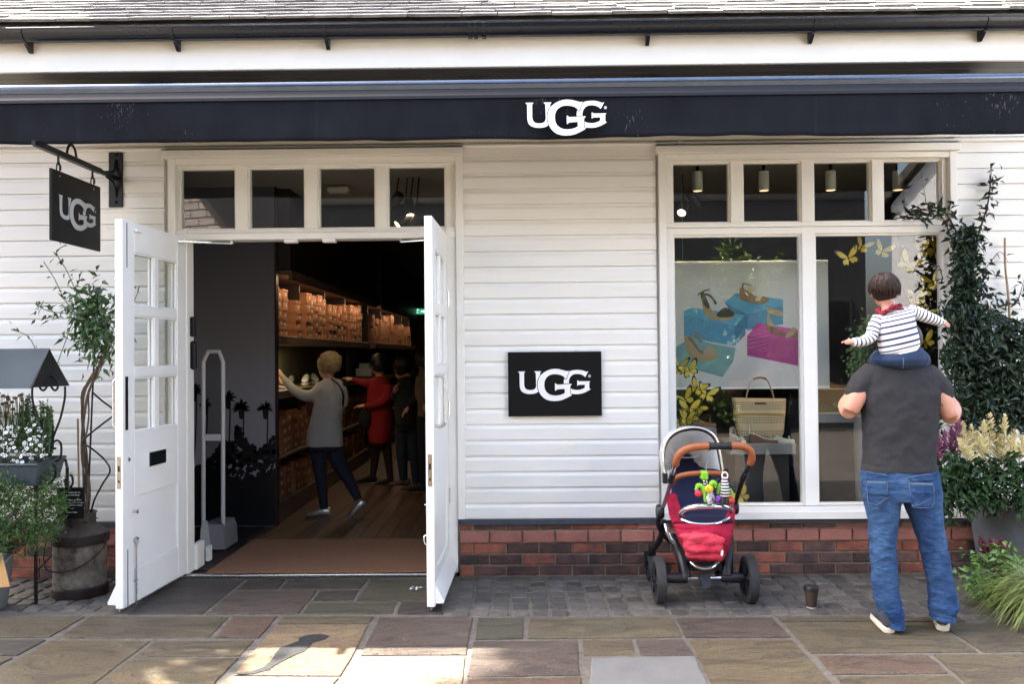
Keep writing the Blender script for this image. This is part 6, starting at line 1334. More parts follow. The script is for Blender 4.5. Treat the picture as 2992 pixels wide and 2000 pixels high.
MB().rbox(tuple(zP(522,535,-.845)),tuple(zP(556,455,-.775)),.008).build('clip',LIME,t1); ptube([(540,530,-.85),(545,560,-.85),(555,590,-.85)],.006,8).build('cord',ZEB,t1)
MB().ell(zP(578,600,-.85),.027,.024,.026,14,10).build('head',TY,t1,smooth=180); ptube([(590,570,-.85),(610,552,-.85),(628,565,-.85),(625,592,-.85)],[.014,.016,.012,.006]).build('crest',LIME,t1,smooth=180); MB().ell(zP(570,595,-.875),.004,.003,.004,8,6).build('eye',BLACK,t1)
MB().ell(zP(588,670,-.85),.026,.022,.042,14,10).build('body',DOT,t1,smooth=180); ptube([(550,700,-.85),(545,640,-.85),(525,585,-.85),(495,575,-.85),(482,610,-.85)],[.007,.011,.014,.014,.008]).build('wing',LIME,t1,smooth=180); MB().ell(zP(498,635,-.85),.022,.015,.022,12,8).build('wing_tip',TRD,t1,smooth=180); MB().ell(zP(482,610,-.845),.010,.012,.020,10,8).build('wing_edge',TP,t1,smooth=180)
t2 = thing('toy','black and white striped dangling toy hung from the leather bar by a white ring','toy',tuple(zP(705,600,-.84)))
MB().tube([zP(700+22*math.cos(a),500+28*math.sin(a),-.82) for a in [2*math.pi*i/18 for i in range(18)]],.0045,8,closed=True).build('ring',SIGNW,t2); loft(MB(),[]) if False else None
mb = MB(); loft(mb,[(zP(x,y,-.85),(w_,0,0),(0,w_*.8,0),2.2) for x,y,w_ in ((698,512,.012),(698,540,.020),(702,600,.027),(704,655,.031),(704,668,.016))],16); mb.build('striped_body',ZEB,t2,smooth=60)
mb = MB(); loft(mb,[(zP(x,y,-.85),(w_,0,0),(0,w_*.7,0),2.2) for x,y,w_ in ((702,662,.02),(698,690,.027),(698,720,.025))],14); mb.build('foot',PLB,t2,smooth=60)
for x,y,m_,r_ in ((652,672,TP,.021),(735,685,TO,.018),(755,695,TRD,.018),(640,690,TP,.015),(748,662,TO,.015)): MB().ell(zP(x,y,-.845),r_,.012,r_*.9,10,8).build('petal',m_,t2,smooth=180)
ptube([(668,560,-.83),(655,600,-.83),(648,640,-.83)],.010).build('leg',LIME,t2,smooth=180); ptube([(740,600,-.83),(755,640,-.83),(765,680,-.83)],.009).build('leg',LIME,t2,smooth=180)
mb = MB()
for k in range(30): p = zP(640+random.uniform(-30,110),535+random.uniform(-25,25),-.79); mb.leaf(p,(random.uniform(-1,1),-.3,random.uniform(-1,1)),(0,-1,0),.03,.009)
mb.build('ribbons',M('toy_teal',(.06,.18,.18),.6,var=.5,vscale=60,dark=(.2,.05,.2)),t2,recalc=False)

# ================================================================== CUP
cp_ = G(1859*KF,1393*KF); cu = thing('coffee_cup','brown paper takeaway coffee cup with black lid on the cobbles','cup',tuple(cp_))
MB().lathe(cp_,[(0,.002),(.027,.002),(.0275,.0),(.029,.006)],24).build('base_band',SIGNW,cu,smooth=40); MB().lathe(cp_,[(.0285,.004),(.041,.105),(.0415,.108)],28).build('cup_wall',M('cup_brown',(.055,.032,.018),.7,var=.1,vscale=60),cu,smooth=40)
MB().lathe(cp_,[(.0405,.106),(.0445,.107),(.0445,.114),(.042,.116),(.0415,.124),(.039,.128),(.034,.127),(.033,.124),(0,.124)],28).build('lid',PLB,cu,smooth=40)

# ================================================================== PLANTS
LEAFD = M('jasmine_leaf', (.018,.038,.014), .36, var=.5, vscale=9, dark=(.007,.018,.008), spec=.4); LEAFM = M('mid_leaf', (.045,.095,.022), .45, var=.5, vscale=8, dark=(.02,.05,.014)); LEAFL = M('light_leaf', (.13,.24,.045), .45, var=.45, vscale=10, dark=(.07,.15,.03)); BOXL = M('box_leaf', (.075,.16,.03), .45, var=.5, vscale=10, dark=(.022,.06,.014)); TWIG = M('twig', (.075,.05,.032), .8, var=.4, vscale=40); REDL = M('red_leaf', (.10,.025,.03), .5)
def rdir(b=(0,0,0), s=1): return (Vector((random.gauss(0,1),random.gauss(0,1),random.gauss(0,1))).normalized()*s+Vector(b)).normalized()
GALV = M('galvanised', (.20,.215,.225), .45, .25, var=.35, vscale=7, bump=.06, bscale=30)
pl_ = thing('planter','large galvanised metal planter box against the boarded wall','planter',(3.6,-.18,0))
mb = MB(); top_ = [(3.02,-.07),(3.20,-.42),(4.5,-.42),(4.5,-.07)]; bot_ = [(3.08,-.08),(3.22,-.38),(4.4,-.38),(4.4,-.08)]
mb.rings([[(x,y,.0) for x,y in bot_],[(x,y,.49) for x,y in top_],[(x+(.012 if x < 4 else -.012),y+(.012 if y < -.2 else -.012),.49) for x,y in top_],[(x+(.012 if x < 4 else -.012),y+(.012 if y < -.2 else -.012),.42) for x,y in top_]]); mb.build('box',GALV,pl_)
MB().tube([(x,y,.488) for x,y in top_],.009,8,closed=True).build('rolled_rim',GALV,pl_,smooth=60); MB().tube([(3.198,-.418,.49),(3.218,-.382,.0)],.006,6).build('corner_seam',GALV,pl_)
MB().prism([(x,y,.43) for x,y in ((3.05,-.09),(3.21,-.39),(4.45,-.39),(4.45,-.09))],(0,0,.005)).build('soil',M('soil',(.02,.014,.01),.95,bump=.8,bscale=60),pl_)
# climbing shrub
cl_ = thing('climbing_shrub','dark glossy climbing shrub growing up the wall beside the window','shrub',(3.3,-.2,.43)); lv = MB(); stm = MB(); stem_pts = []
def vine(pts, r, dens, spread, L, mb=lv, sm=stm):
    q = catmull([F(*p) for p in pts],8); sm.tube(q,[r*(1-.75*i/(len(q)-1)) for i in range(len(q))],6)
    for i in range(len(q)-1):
        seg = (q[i+1]-q[i]).length; n_ = int(seg*dens+random.random())
        for k in range(n_):
            p = q[i]+(q[i+1]-q[i])*random.random()+Vector((random.gauss(0,spread),random.gauss(0,spread*.6),random.gauss(0,spread))); mb.leaf(p,rdir((0,-.4,-.25)),rdir((0,-.8,.6)),L*random.uniform(.6,1.2),L*random.uniform(.28,.42),.3)
vine([(2235,940,-.22),(2215,820,-.18),(2205,700,-.12),(2205,600,-.10),(2190,530,-.10),(2150,478,-.09),(2080,490,-.10)],.012,170,.04,.07); vine([(2240,940,-.2),(2225,780,-.15),(2225,640,-.10),(2235,560,-.09),(2260,480,-.08),(2268,430,-.07),(2271,385,-.06)],.011,120,.028,.065)
vine([(2205,600,-.1),(2185,560,-.1),(2160,500,-.08),(2125,470,-.10),(2118,440,-.10),(2110,395,-.1)],.005,30,.012,.05); vine([(2225,640,-.1),(2262,610,-.08),(2290,578,-.07),(2310,600,-.07)],.004,22,.014,.05); vine([(2160,640,-.1),(2150,610,-.1),(2120,600,-.12)],.004,26,.014,.055); vine([(2300,700,-.1),(2330,690,-.1),(2346,640,-.08)],.006,70,.03,.06)
for k in range(9): vine([(2230+k*13,960,-.22),(2215+k*14,860,-.2),(2200+k*15,780+random.uniform(-20,20),-.16),(2190+k*16,720+random.uniform(-60,40)+(k-2)*8,-.12)],.008,120,.055,.07)
for k in range(2600):
    v = random.uniform(690,985); t = (v-690)/300; ul = 2165+12*math.sin(v*.06)+ (30 if v > 900 else 0); u = random.uniform(ul,2385)
    if v < 690+max(0,(u-2230))*.28+random.uniform(0,30): continue
    p = F(u,v,-.13-.17*random.random()-.06*t); lv.leaf(p,rdir((0,-.5,-.4)),rdir((0,-.8,.6)),random.uniform(.045,.085),random.uniform(.018,.032),.3)
for k in range(700):
    v = random.uniform(520,760); w_ = 10+(v-520)*.15; uu = 2214+random.gauss(0,w_)
    if uu < 2172-(.1*(v-640) if v > 640 else 0): continue
    p = F(uu,v,-.07-.12*random.random()); lv.leaf(p,rdir((0,-.4,-.3)),rdir((0,-.8,.6)),random.uniform(.05,.08),random.uniform(.02,.032),.3)
for k in range(70): p = F(2155+random.gauss(0,12),730+random.uniform(-20,320),-.12); lv.leaf(p,rdir((-.4,-.3,0)),rdir((0,-.8,.6)),.06,.022)
stuff(lv.build('foliage',LEAFD,cl_,recalc=False)); stm.build('stems',TWIG,cl_,smooth=60)
bs = thing('bamboo_stake','thin bamboo cane sticking up behind the climbing shrub','stake',tuple(Vector((F(2303,700,-.06).x,-.06,.43)))); q = catmull([F(2302,545,-.05),F(2303,610,-.05),F(2309,670,-.06),F(2313,740,-.07),F(2318,960,-.12)],5); MB().tube(q,.0075,8).build('cane',M('bamboo',(.38,.26,.13),.6,var=.3,vscale=30),bs,smooth=60)
# astilbes
def plume(mb, base, tip, w_, n_):
    ax = tip-base
    for k in range(n_):
        t = random.random()**.8; r_ = w_*(1-t)*1.0+.008; a = random.uniform(0,2*math.pi); d = Vector((math.cos(a),math.sin(a)*.8,.55)).normalized(); p = base+ax*t; L = r_*random.uniform(.5,1.15)
        mb.tube([p,p+d*L*.5+Vector((0,0,.004)),p+d*L+Vector((0,0,.010))],[.0035,.0045,.0015],4,cap=False)
def astilbe(lb, mat, spots, w_, n_, yb):
    t = thing('astilbe',lb,'flower',tuple(Vector((F(spots[0][0],1090,yb).x,yb,.43)))); mb = MB(); s_ = MB()
    for u0,v0,u1,v1 in spots:
        b, e = F(u0,v0,yb+random.uniform(-.06,.06)), F(u1,v1,yb+random.uniform(-.06,.06)); plume(mb,b,e,w_,n_); g0 = Vector((b.x+random.uniform(-.02,.02),yb,.432)); s_.tube([g0,(g0+b)/2+Vector((.01,0,0)),b,e],[.003,.003,.0025,.001],5)
    stuff(mb.build('plumes',mat,t,recalc=False)); s_.build('stems',M('astilbe_stem',(.10,.075,.035),.7),t)
    return t
ta = astilbe('cream flowering astilbe plumes in the galvanised planter',M('cream_flower',(.74,.64,.33),.8,var=.25,vscale=30),[(2215,1045,2205,968),(2235,1040,2225,975),(2250,1035,2255,965),(2268,1030,2268,948),(2285,1035,2290,965),(2300,1040,2302,950),(2225,1060,2195,1010),(2260,1060,2245,1000),(2312,1050,2325,985),(2335,1055,2345,1000),(2290,1060,2280,1005)],.075,85,-.36)
tp_ = astilbe('pink purple astilbe plumes beside the man arm',M('pink_flower',(.28,.075,.17),.8,var=.4,vscale=30),[(2150,1055,2148,985),(2162,1060,2165,985),(2175,1050,2180,978),(2188,1045,2190,965),(2200,1050,2198,960),(2145,1040,2142,1000)],.05,70,-.30)
fo = MB()
for k in range(1500):
    u = random.uniform(2145,2390); v = random.uniform(1050,1165)+ (15*math.sin(u*.1)); p = F(u,v,-.30-.16*random.random()-.05*(v-1050)/110); d = rdir((0,-.6,-.2)); L = random.uniform(.04,.075); fo.leaf(p,d,rdir((0,-.6,.9)),L,L*.42,.35)
for k in range(60): p = F(random.uniform(2150,2180),random.uniform(1150,1195),-.36-.1*random.random()); fo.leaf(p,rdir((0,-.5,-.5)),(0,-.5,1),.06,.025)
stuff(fo.build('leaves',M('astilbe_leaf',(.03,.068,.02),.55,var=.5,vscale=8,dark=(.012,.032,.01),spec=.25),ta,recalc=False))
# low leafy shrub and sedge
ls = thing('leafy_shrub','low bright green leafy shrub with red tips in front of the planter','shrub',(2.85,-.72,0)); mb = MB(); sm_ = MB(); rb = MB()
for k in range(26):
    u = random.uniform(2225,2320); v0 = random.uniform(1235,1400); tp = F(u+random.uniform(-25,5),v0,-.62-.25*random.random()); b = Vector((2.95+random.uniform(-.08,.12),-.70+random.uniform(-.05,.05),0)); q = catmull([b,(b+tp)/2+Vector((-.02,0,.05)),tp],5); sm_.tube(q,.003,5)
    for j in range(22):
        p = q[3+random.randrange(len(q)-3)]+Vector((random.gauss(0,.03),random.gauss(0,.03),random.gauss(0,.025))); mb.leaf(p,rdir((-.3,-.4,0)),rdir((0,-.4,1)),random.uniform(.04,.07),random.uniform(.022,.036),.2)
stuff(mb.build('leaves',LEAFL,ls,recalc=False)); sm_.build('stems',TWIG,ls)
for u0,v0,u1,v1 in ((2258,1275,2245,1235),(2272,1275,2270,1240),(2290,1270,2295,1238),(2280,1285,2262,1255)): plume(rb,F(u0,v0,-.62),F(u1,v1,-.62),.05,50)
for k in range(120): rb.leaf(F(random.uniform(2240,2310),random.uniform(1240,1290),-.6-.08*random.random()),rdir((0,-.5,.2)),(0,-.3,1),.03,.012)
stuff(rb.build('red_plumes',M('red_plume',(.16,.025,.045),.8,var=.4,vscale=30),ls,recalc=False))
sd_ = thing('sedge_grass','arching yellow striped sedge grass clump at the pavement edge','grass',(3.05,-1.0,0)); SED = M('sedge_blade',(.30,.34,.10),.5,var=.6,vscale=25,dark=(.14,.2,.05)); mb = MB()
for k in range(1500):
    a = random.uniform(0,2*math.pi); L = random.uniform(.35,.62); b = Vector((3.02,-1.02,0))+Vector((random.gauss(0,.07),random.gauss(0,.07),.02)); el = random.uniform(.8,1.45); d = Vector((math.cos(a)*math.cos(el),math.sin(a)*math.cos(el),math.sin(el))); h = Vector((d.x,d.y,0)).normalized() if abs(d.x)+abs(d.y) > 1e-3 else Vector((1,0,0)); p = b.copy(); pts = [p.copy()]; n_ = 8; drp = random.uniform(.20,.36)
    for i in range(n_):
        p = p+d*L/n_; d = (d+Vector((0,0,-drp*(1+.12*i)))+h*.10).normalized(); 
        if p.z < .015: p.z = .015
        pts.append(p.copy())
    w_ = random.uniform(.0022,.004); sd = h.cross(Vector((0,0,1))); vs_ = []
    for i,q in enumerate(pts): ww = w_*(1-(i/n_)**2*.95); vs_ += [q+sd*ww,q-sd*ww]
    mb.add(vs_,[(2*i,2*i+1,2*i+3,2*i+2) for i in range(n_)])
stuff(mb.build('blades',SED,sd_,recalc=False))
# ------------------------------------------------------------- left: milk churn with vine
cx_, cy_ = -2.845, -.40
RUST = M('rusty_steel',(.075,.070,.066),.65,.35,var=.75,vscale=12,dark=(.04,.025,.018),bump=.5,bscale=40); RUSTP = M('flaking_churn',(.20,.185,.15),.7,.15,var=.85,vscale=13,dark=(.026,.019,.016),bump=.7,bscale=50); RUSTD = M('dark_rust',(.024,.013,.011),.75,.2,var=.5,vscale=20,bump=.5,bscale=60)
ch = thing('milk_churn','rusty old milk churn used as a flower pot beside the door','churn',(cx_,cy_,0)); c0 = Vector((cx_,cy_,0))
MB().lathe(c0,[(0,.0),(.164,.0),(.168,.008),(.168,.058),(.162,.066),(.158,.068)],36).build('foot_ring',RUSTD,ch,smooth=35); MB().lathe(c0,[(.1575,.066),(.157,.19),(.1575,.332)],36).build('body',RUSTP,ch,smooth=35)
MB().lathe(c0,[(.158,.33),(.172,.334),(.174,.345),(.174,.385),(.170,.395)],36).build('shoulder_band',RUSTD,ch,smooth=35); MB().lathe(c0,[(.170,.394),(.13,.428),(.098,.446),(.094,.450),(.094,.515),(.101,.520),(.101,.526),(.092,.526),(.090,.46),(0,.46)],36).build('neck',RUST,ch,smooth=35)
MB().tube(catmull([(cx_-.178,cy_-.02,.37),(cx_-.20,cy_-.06,.30),(cx_-.12,cy_-.175,.20),(cx_+.02,cy_-.18,.19),(cx_+.13,cy_-.16,.24),(cx_+.19,cy_-.07,.32),(cx_+.18,cy_-.02,.38)],6),.0045,6).build('bail_handle',RUSTD,ch,smooth=60)
for s_ in (-1,1): MB().rbox((cx_+s_*.176-.008,cy_-.03,.36),(cx_+s_*.176+.008,cy_+.0,.40),.003).build('lug',RUSTD,ch)
MB().prism([(cx_-.08,cy_-.08,.47),(cx_+.08,cy_-.08,.47),(cx_+.08,cy_+.08,.47),(cx_-.08,cy_+.08,.47)],(0,0,.004)).build('soil',MATS['soil'],ch)
ob = thing('plant_support','black wire spiral plant support with ball finial in the churn','support',(cx_,cy_,.47)); BX = F(218,900,cy_).x
pts = [F(u,v,cy_+dy) for u,v,dy in ((205,1195,0),(215,1150,-.06),(235,1110,-.08),(252,1080,-.02),(240,1055,.05),(212,1030,.06),(190,1015,0),(200,1000,-.08),(235,972,-.09),(260,952,-.02),(258,938,.05),(235,920,.05),(212,900,0),(222,700,0)) ]
MB().tube(catmull(pts[:13],6),.006,8).build('spiral_rod',BLACK,ob,smooth=60); MB().tube([F(200,1195,cy_),F(212,900,cy_),F(224,670,cy_)],.006,8).build('upright',BLACK,ob); MB().ell(F(225,667,cy_),.026,.026,.026,16,10).build('ball_finial',M('finial',(.05,.055,.06),.5),ob,smooth=180)
vn = thing('climbing_vine','twining vine with leafy head growing out of the rusty churn','climber',(cx_,cy_,.47)); sm_ = MB(); lv2 = MB()
for k in range(8):
    ph = random.uniform(0,6); q = [F(196+8*math.sin(ph+v*.02)+(0 if v > 900 else (900-v)*.45)+random.uniform(-3,3),v,cy_+.02*math.cos(ph+v*.02)) for v in (1190,1120,1040,960,900,860,820,790,770)]; sm_.tube(catmull(q,4),[.006*(1-.4*i/32) for i in range(33)],6)
def vine2(pts, n_, spread, L, r=.003):
    q = catmull([F(u,v,cy_+dy) for u,v,dy in pts],6); sm2.tube(q,r,5)
    for k in range(n_): p = random.choice(q)+Vector((random.gauss(0,spread),random.gauss(0,spread),random.gauss(0,spread))); lv2.leaf(p,rdir((0,-.3,-.2)),rdir((0,-.4,1)),L*random.uniform(.6,1.15),L*random.uniform(.28,.4),.2)
sm2 = MB()
vine2([(215,800,0),(190,740,0),(150,690,0),(125,640,-.05),(100,600,-.05)],14,.02,.055); vine2([(200,780,0),(185,700,0),(155,625,0),(130,580,-.05),(150,562,-.05)],12,.015,.055); vine2([(170,720,0),(120,715,-.02),(95,705,-.02),(100,690,0)],34,.03,.06); vine2([(165,740,0),(140,810,0),(125,838,-.03),(90,815,-.05),(65,772,-.05),(25,755,-.06)],16,.022,.055); vine2([(230,760,0),(262,720,.05),(270,690,.08)],16,.025,.06); vine2([(240,740,.1),(300,700,.25),(320,655,.28)],12,.015,.05)
for k in range(680):
    a = random.gauss(0,1); b = random.gauss(0,1); u = 214+24*a+6*b; v = 740+42*b; p = F(u,v,cy_+random.gauss(0,.07)); lv2.leaf(p,rdir((0,-.4,-.3)),rdir((0,-.5,1)),random.uniform(.045,.085),random.uniform(.018,.03),.25)
stuff(lv2.build('leaves',M('vine_leaf',(.055,.115,.03),.4,var=.5,vscale=9,dark=(.02,.055,.018)),vn,recalc=False)); sm_.build('twisted_stems',M('vine_bark',(.15,.10,.065),.85,var=.4,vscale=50,bump=.4,bscale=120),vn,smooth=60); sm2.build('tendrils',M('tendril',(.09,.13,.05),.7),vn,smooth=60)
MB().tube([F(182,1195,cy_+.03),F(178,960,cy_+.03)],.006,6).build('cane',MATS['bamboo'],vn)
# plaque
pq = thing('poem_plaque','small black plaque with white lines of verse beside the churn','plaque',tuple(F(160,1190,-.52))); A, B, C_ = F(141,1119,-.52), F(193,1120,-.52), F(193,1189,-.52); A = F(131,1118,-.52)
MB().rbox((A.x,-.524,C_.z),(B.x,-.516,A.z),.002).build('panel',SIGNB,pq); MB().tube([(.5*(A.x+B.x),-.51,C_.z+.02),(.5*(A.x+B.x)+.02,-.50,.02)],.004,6).build('stake',BLACK,pq); MB().tube([F(155,1121,-.526),F(155,1114,-.53)],.004,6).build('hook',BLACK,pq)
def text(s, u, v, size, par, mat, y):
    cu_ = bpy.data.curves.new('lettering','FONT'); cu_.body = s; cu_.size = size; cu_.align_x = 'CENTER'; cu_.extrude = .0003; to = bpy.data.objects.new('lettering_tmp',cu_); COL.objects.link(to)
    bpy.context.view_layer.update(); me = bpy.data.meshes.new_from_object(to.evaluated_get(bpy.context.evaluated_depsgraph_get())); bpy.data.objects.remove(to)
    p = F(u,v,y); me.transform(Matrix.Translation((p.x,y,p.z)) @ Matrix.Rotation(R(90),4,'X')); me.materials.clear(); me.materials.append(mat); return link('lettering',me,par)
TXM = M('plaque_text',(.6,.6,.62),.6)
for s,u,v,z in (('阳光下，像童话开满了花。',164,1131,.0105),('朵朵都是我想要的盼望。',164,1137,.0105),('In the sunshine, the flower',164,1148,.0115),('blooming everywhere, and every',164,1154,.0115),('one is just like what I wished.',164,1160,.0115),('Huang Yi',164,1167,.008),('#BicesterVillage',164,1176,.011)):
    text(s,u,v,z,pq,TXM,-.5245)
# flower cart
CART = M('cart_blue_grey',(.045,.062,.075),.45,.2,var=.3,vscale=9); SLATE = M('cart_roof_blue',(.034,.052,.064),.5,.1,var=.2,vscale=5)
ct = thing('flower_cart','blue grey metal flower cart with small pitched roof and scrolled black supports','cart',(-3.35,-.5,0))
yr0, yr1, yrm = -.80, -.40, -.60
rz = F(113,801,yrm).z; ez = F(68,891,yr0).z; xr = F(113,801,yrm).x; xl = F(160,884,yr1).x
MB().prism([(xr-1.0,yrm,rz),(xr,yrm,rz),(F(72,890,yr0).x,yr0,ez),(xr-1.0,yr0,ez)],(0,.004,.006)).build('roof_slope',SLATE,ct); MB().prism([(xr-1.0,yrm,rz),(xr,yrm,rz),(xl-.02,yr1,ez),(xr-1.0,yr1,ez)],(0,.004,.006)).build('roof_slope',SLATE,ct)
MB().prism([(xr+.002,yrm,rz),F(70,889,yr0),(xl,yr1,ez+.002)],(-.006,0,0)).build('gable_end',BLACK,ct)
tz = F(100,1062,-.72).z; tx1 = F(150,1055,-.40).x; tx0 = F(85,1075,-.80).x
MB().rings([[(-4.0,-.78,tz-.13),(tx0-.02,-.78,tz-.13),(tx1-.03,-.42,tz-.13),(-4.0,-.42,tz-.13)],[(-4.0,-.80,tz),(tx0,-.80,tz),(tx1,-.40,tz),(-4.0,-.40,tz)],[(-4.0,-.785,tz),(tx0-.015,-.785,tz),(tx1-.02,-.415,tz),(-4.0,-.415,tz)],[(-4.0,-.785,tz-.05),(tx0-.015,-.785,tz-.05),(tx1-.02,-.415,tz-.05),(-4.0,-.415,tz-.05)]]).build('trough',CART,ct)
MB().tube([(-4.0,-.80,tz),(tx0,-.80,tz),(tx1,-.40,tz),(-4.0,-.40,tz)],.010,8,closed=True).build('rim_rod',CART,ct)
yp = -.58
def crod(pts, r=.007, par=ct, name='scroll_rod'): return MB().tube(catmull([F(u,v,yp) for u,v in pts],6),r,8).build(name,BLACK,par,smooth=60)
crod([(74,888),(75,920),(88,960),(108,1005),(114,1055)]); crod([(149,886),(148,915),(138,960),(120,1010),(116,1055)])
crod([(112,865),(108,885),(100,895),(92,890),(92,880),(96,868),(105,862)]); crod([(113,865),(117,885),(125,895),(132,890),(132,880),(128,868),(120,862)])
crod([(128,1058),(139,1048),(140,1020),(132,1010),(122,1015),(122,1028),(128,1028)]); crod([(104,1060),(90,1050),(88,1030),(96,1020),(104,1024),(104,1034)])
crod([(80,1075),(100,1060),(125,1068),(126,1095),(112,1110)]); crod([(152,1095),(150,1110),(158,1120),(166,1110),(166,1095),(160,1088)])
for u, yl in ((82,-.62),(154,-.17)): p = F(u,1075,yl); MB().tube([(p.x,yl,tz-.10),(p.x,yl,.0)],.011,8).build('leg',BLACK,ct)
MB().tube([(F(82,1075,-.62).x,-.62,.20),(F(154,1075,-.17).x,-.17,.30)],.007,6).build('cross_brace',BLACK,ct)
MB().tube([(tx1,-.40,tz-.02),(F(154,1075,-.17).x,-.17,tz-.10)],.009,6).build('stay',BLACK,ct)
df = thing('daisies','mound of small white daisies in the flower cart trough','flowers',(-3.5,-.62,tz)); mb = MB(); pe = MB(); ce = MB()
for k in range(700): p = F(random.uniform(-60,108),random.uniform(985,1066),-.58-.16*random.random()); mb.leaf(p,rdir((0,-.2,.5)),rdir(),random.uniform(.03,.05),.009)
for k in range(120):
    u, v = random.uniform(-60,104), random.uniform(972,1062); p = F(u,v,-.64-.16*random.random()); nn = rdir((0,-1.1,.9)); t_ = nn.orthogonal().normalized(); bb = nn.cross(t_); r_ = random.uniform(.010,.0145)
    for j in range(9):
        a = 2*math.pi*j/9; d = t_*math.cos(a)+bb*math.sin(a); s2 = t_*-math.sin(a)+bb*math.cos(a); pe.add([p+d*.003,p+d*r_*.6+s2*.0028,p+d*r_,p+d*r_*.6-s2*.0028],[(0,1,2,3)])
    ce.ell(p+nn*.001,.003,.003,.003,6,4)
stuff(mb.build('leaves',LEAFM,df,recalc=False)); stuff(pe.build('petals',M('white_petal',(.78,.78,.76),.7),df,recalc=False)); stuff(ce.build('flower_eyes',M('daisy_eye',(.12,.12,.05),.8),df))
hb = thing('herbs','tall upright herbs and seed heads growing in the flower cart','herbs',(-3.55,-.55,tz)); mb = MB(); hd = MB()
for k in range(170):
    u = random.uniform(-50,118); v1 = (900+random.uniform(0,60)) if u < 70 else 915+random.uniform(0,60); b = F(u+random.uniform(-6,6),1040,-.52+random.uniform(-.1,.06)); e = F(u+random.uniform(-8,10),v1,-.52+random.uniform(-.1,.06)); mb.tube([b,(b+e)/2+Vector((random.uniform(-.01,.01),0,0)),e],[.003,.0025,.0015],4)
    if u > 45:
        for j in range(26): t = random.uniform(.3,1); mb.leaf(b+(e-b)*t,rdir((0,-.3,.3)),rdir(),.022,.010)
    elif random.random() < .4: hd.ell(e,.014,.014,.011,8,6)
stuff(mb.build('stalks',M('herb_green',(.075,.13,.045),.6,var=.5,vscale=20,dark=(.03,.07,.02)),hb,recalc=False)); stuff(hd.build('seed_heads',M('seed_head',(.30,.22,.14),.9,var=.6,vscale=40,dark=(.07,.05,.04)),hb,smooth=180))
# box shrub in bucket
bb_ = G(-12*KF,1408*KF); bk_ = thing('bucket','galvanised bucket at the pavement edge holding a small round shrub','bucket',(bb_.x,bb_.y+.12,0)); bc = Vector((bb_.x-.15,bb_.y+.13,0))
MB().lathe(bc,[(0,0),(.125,0),(.13,.01),(.165,.36),(.172,.365),(.172,.375),(.162,.375),(.150,.30),(0,.30)],32).build('pail',GALV,bk_,smooth=40); MB().tube([bc+Vector((.172,0,.36)),bc+Vector((.205,-.05,.33)),bc+Vector((.19,-.1,.29))],.004,6).build('handle',GALV,bk_)
bsr = thing('box_shrub','small-leaved green box shrub growing in the galvanised bucket','shrub',(bc.x,bc.y,.30)); mb = MB(); st2 = MB()
for k in range(12000):
    while True:
        a = Vector((random.uniform(-1,1),random.uniform(-1,1),random.uniform(-1,1)))
        if .45 < a.length < 1: break
    p = bc+Vector((.15+.34*a.x,.28*a.y+.02,.60+.28*a.z)); p += Vector((.05*noise3(p*9),.05*noise3(p*9+Vector((5,0,0))),.06*noise3(p*8+Vector((0,7,0)))))
    if noise3(p*11) < -.38: continue
    mb.leaf(p,rdir((a.x,a.y,a.z+.4)),rdir(),random.uniform(.014,.024),random.uniform(.008,.013),.2)
for k in range(60):
    a = rdir((0,-.3,.2)); c1 = bc+Vector((0,0,.35)); e = bc+Vector((.15+.34*a.x,.28*a.y,.60+.3*a.z)); st2.tube([c1,(c1+e)/2,e],[.005,.003,.001],4)
    for j in range(18): t = random.uniform(.85,1.15); mb.leaf(c1+(e-c1)*t+Vector((random.gauss(0,.008),random.gauss(0,.008),random.gauss(0,.008))),rdir(a),rdir(),.018,.010)
stuff(mb.build('leaves',BOXL,bsr,recalc=False)); st2.build('branches',TWIG,bsr)
KRAFT = M('kraft_paper',(.50,.29,.11),.8,var=.12,vscale=20,bump=.15,bscale=80)
pbg = thing('paper_bag','brown kraft paper carrier bag hanging on the bucket rim','bag',tuple(bc+Vector((-.02,-.20,.1)))); yb = bc.y-.215
MB().rings([[F(-90,1358,yb),F(23,1345,yb),F(23,1345,yb+.05),F(-90,1358,yb+.05)],[F(-70,1280,yb+.02),F(4,1268,yb+.02),F(4,1268,yb+.05),F(-70,1280,yb+.05)]]).build('bag_body',KRAFT,pbg)
MB().tube(catmull([F(-40,1276,yb+.02),F(-40,1262,yb+.03),F(-22,1256,yb+.06),F(-8,1262,yb+.03),F(-8,1270,yb+.02)],5),.003,5).build('bag_handle',KRAFT,pbg)
MB().prism([F(-60,1300,yb-.004),F(-5,1285,yb-.004),F(3,1275,yb+.012),F(-2,1268,yb+.014)],(0,.001,0)).build('green_print',M('bag_green',(.03,.2,.17),.7),pbg)

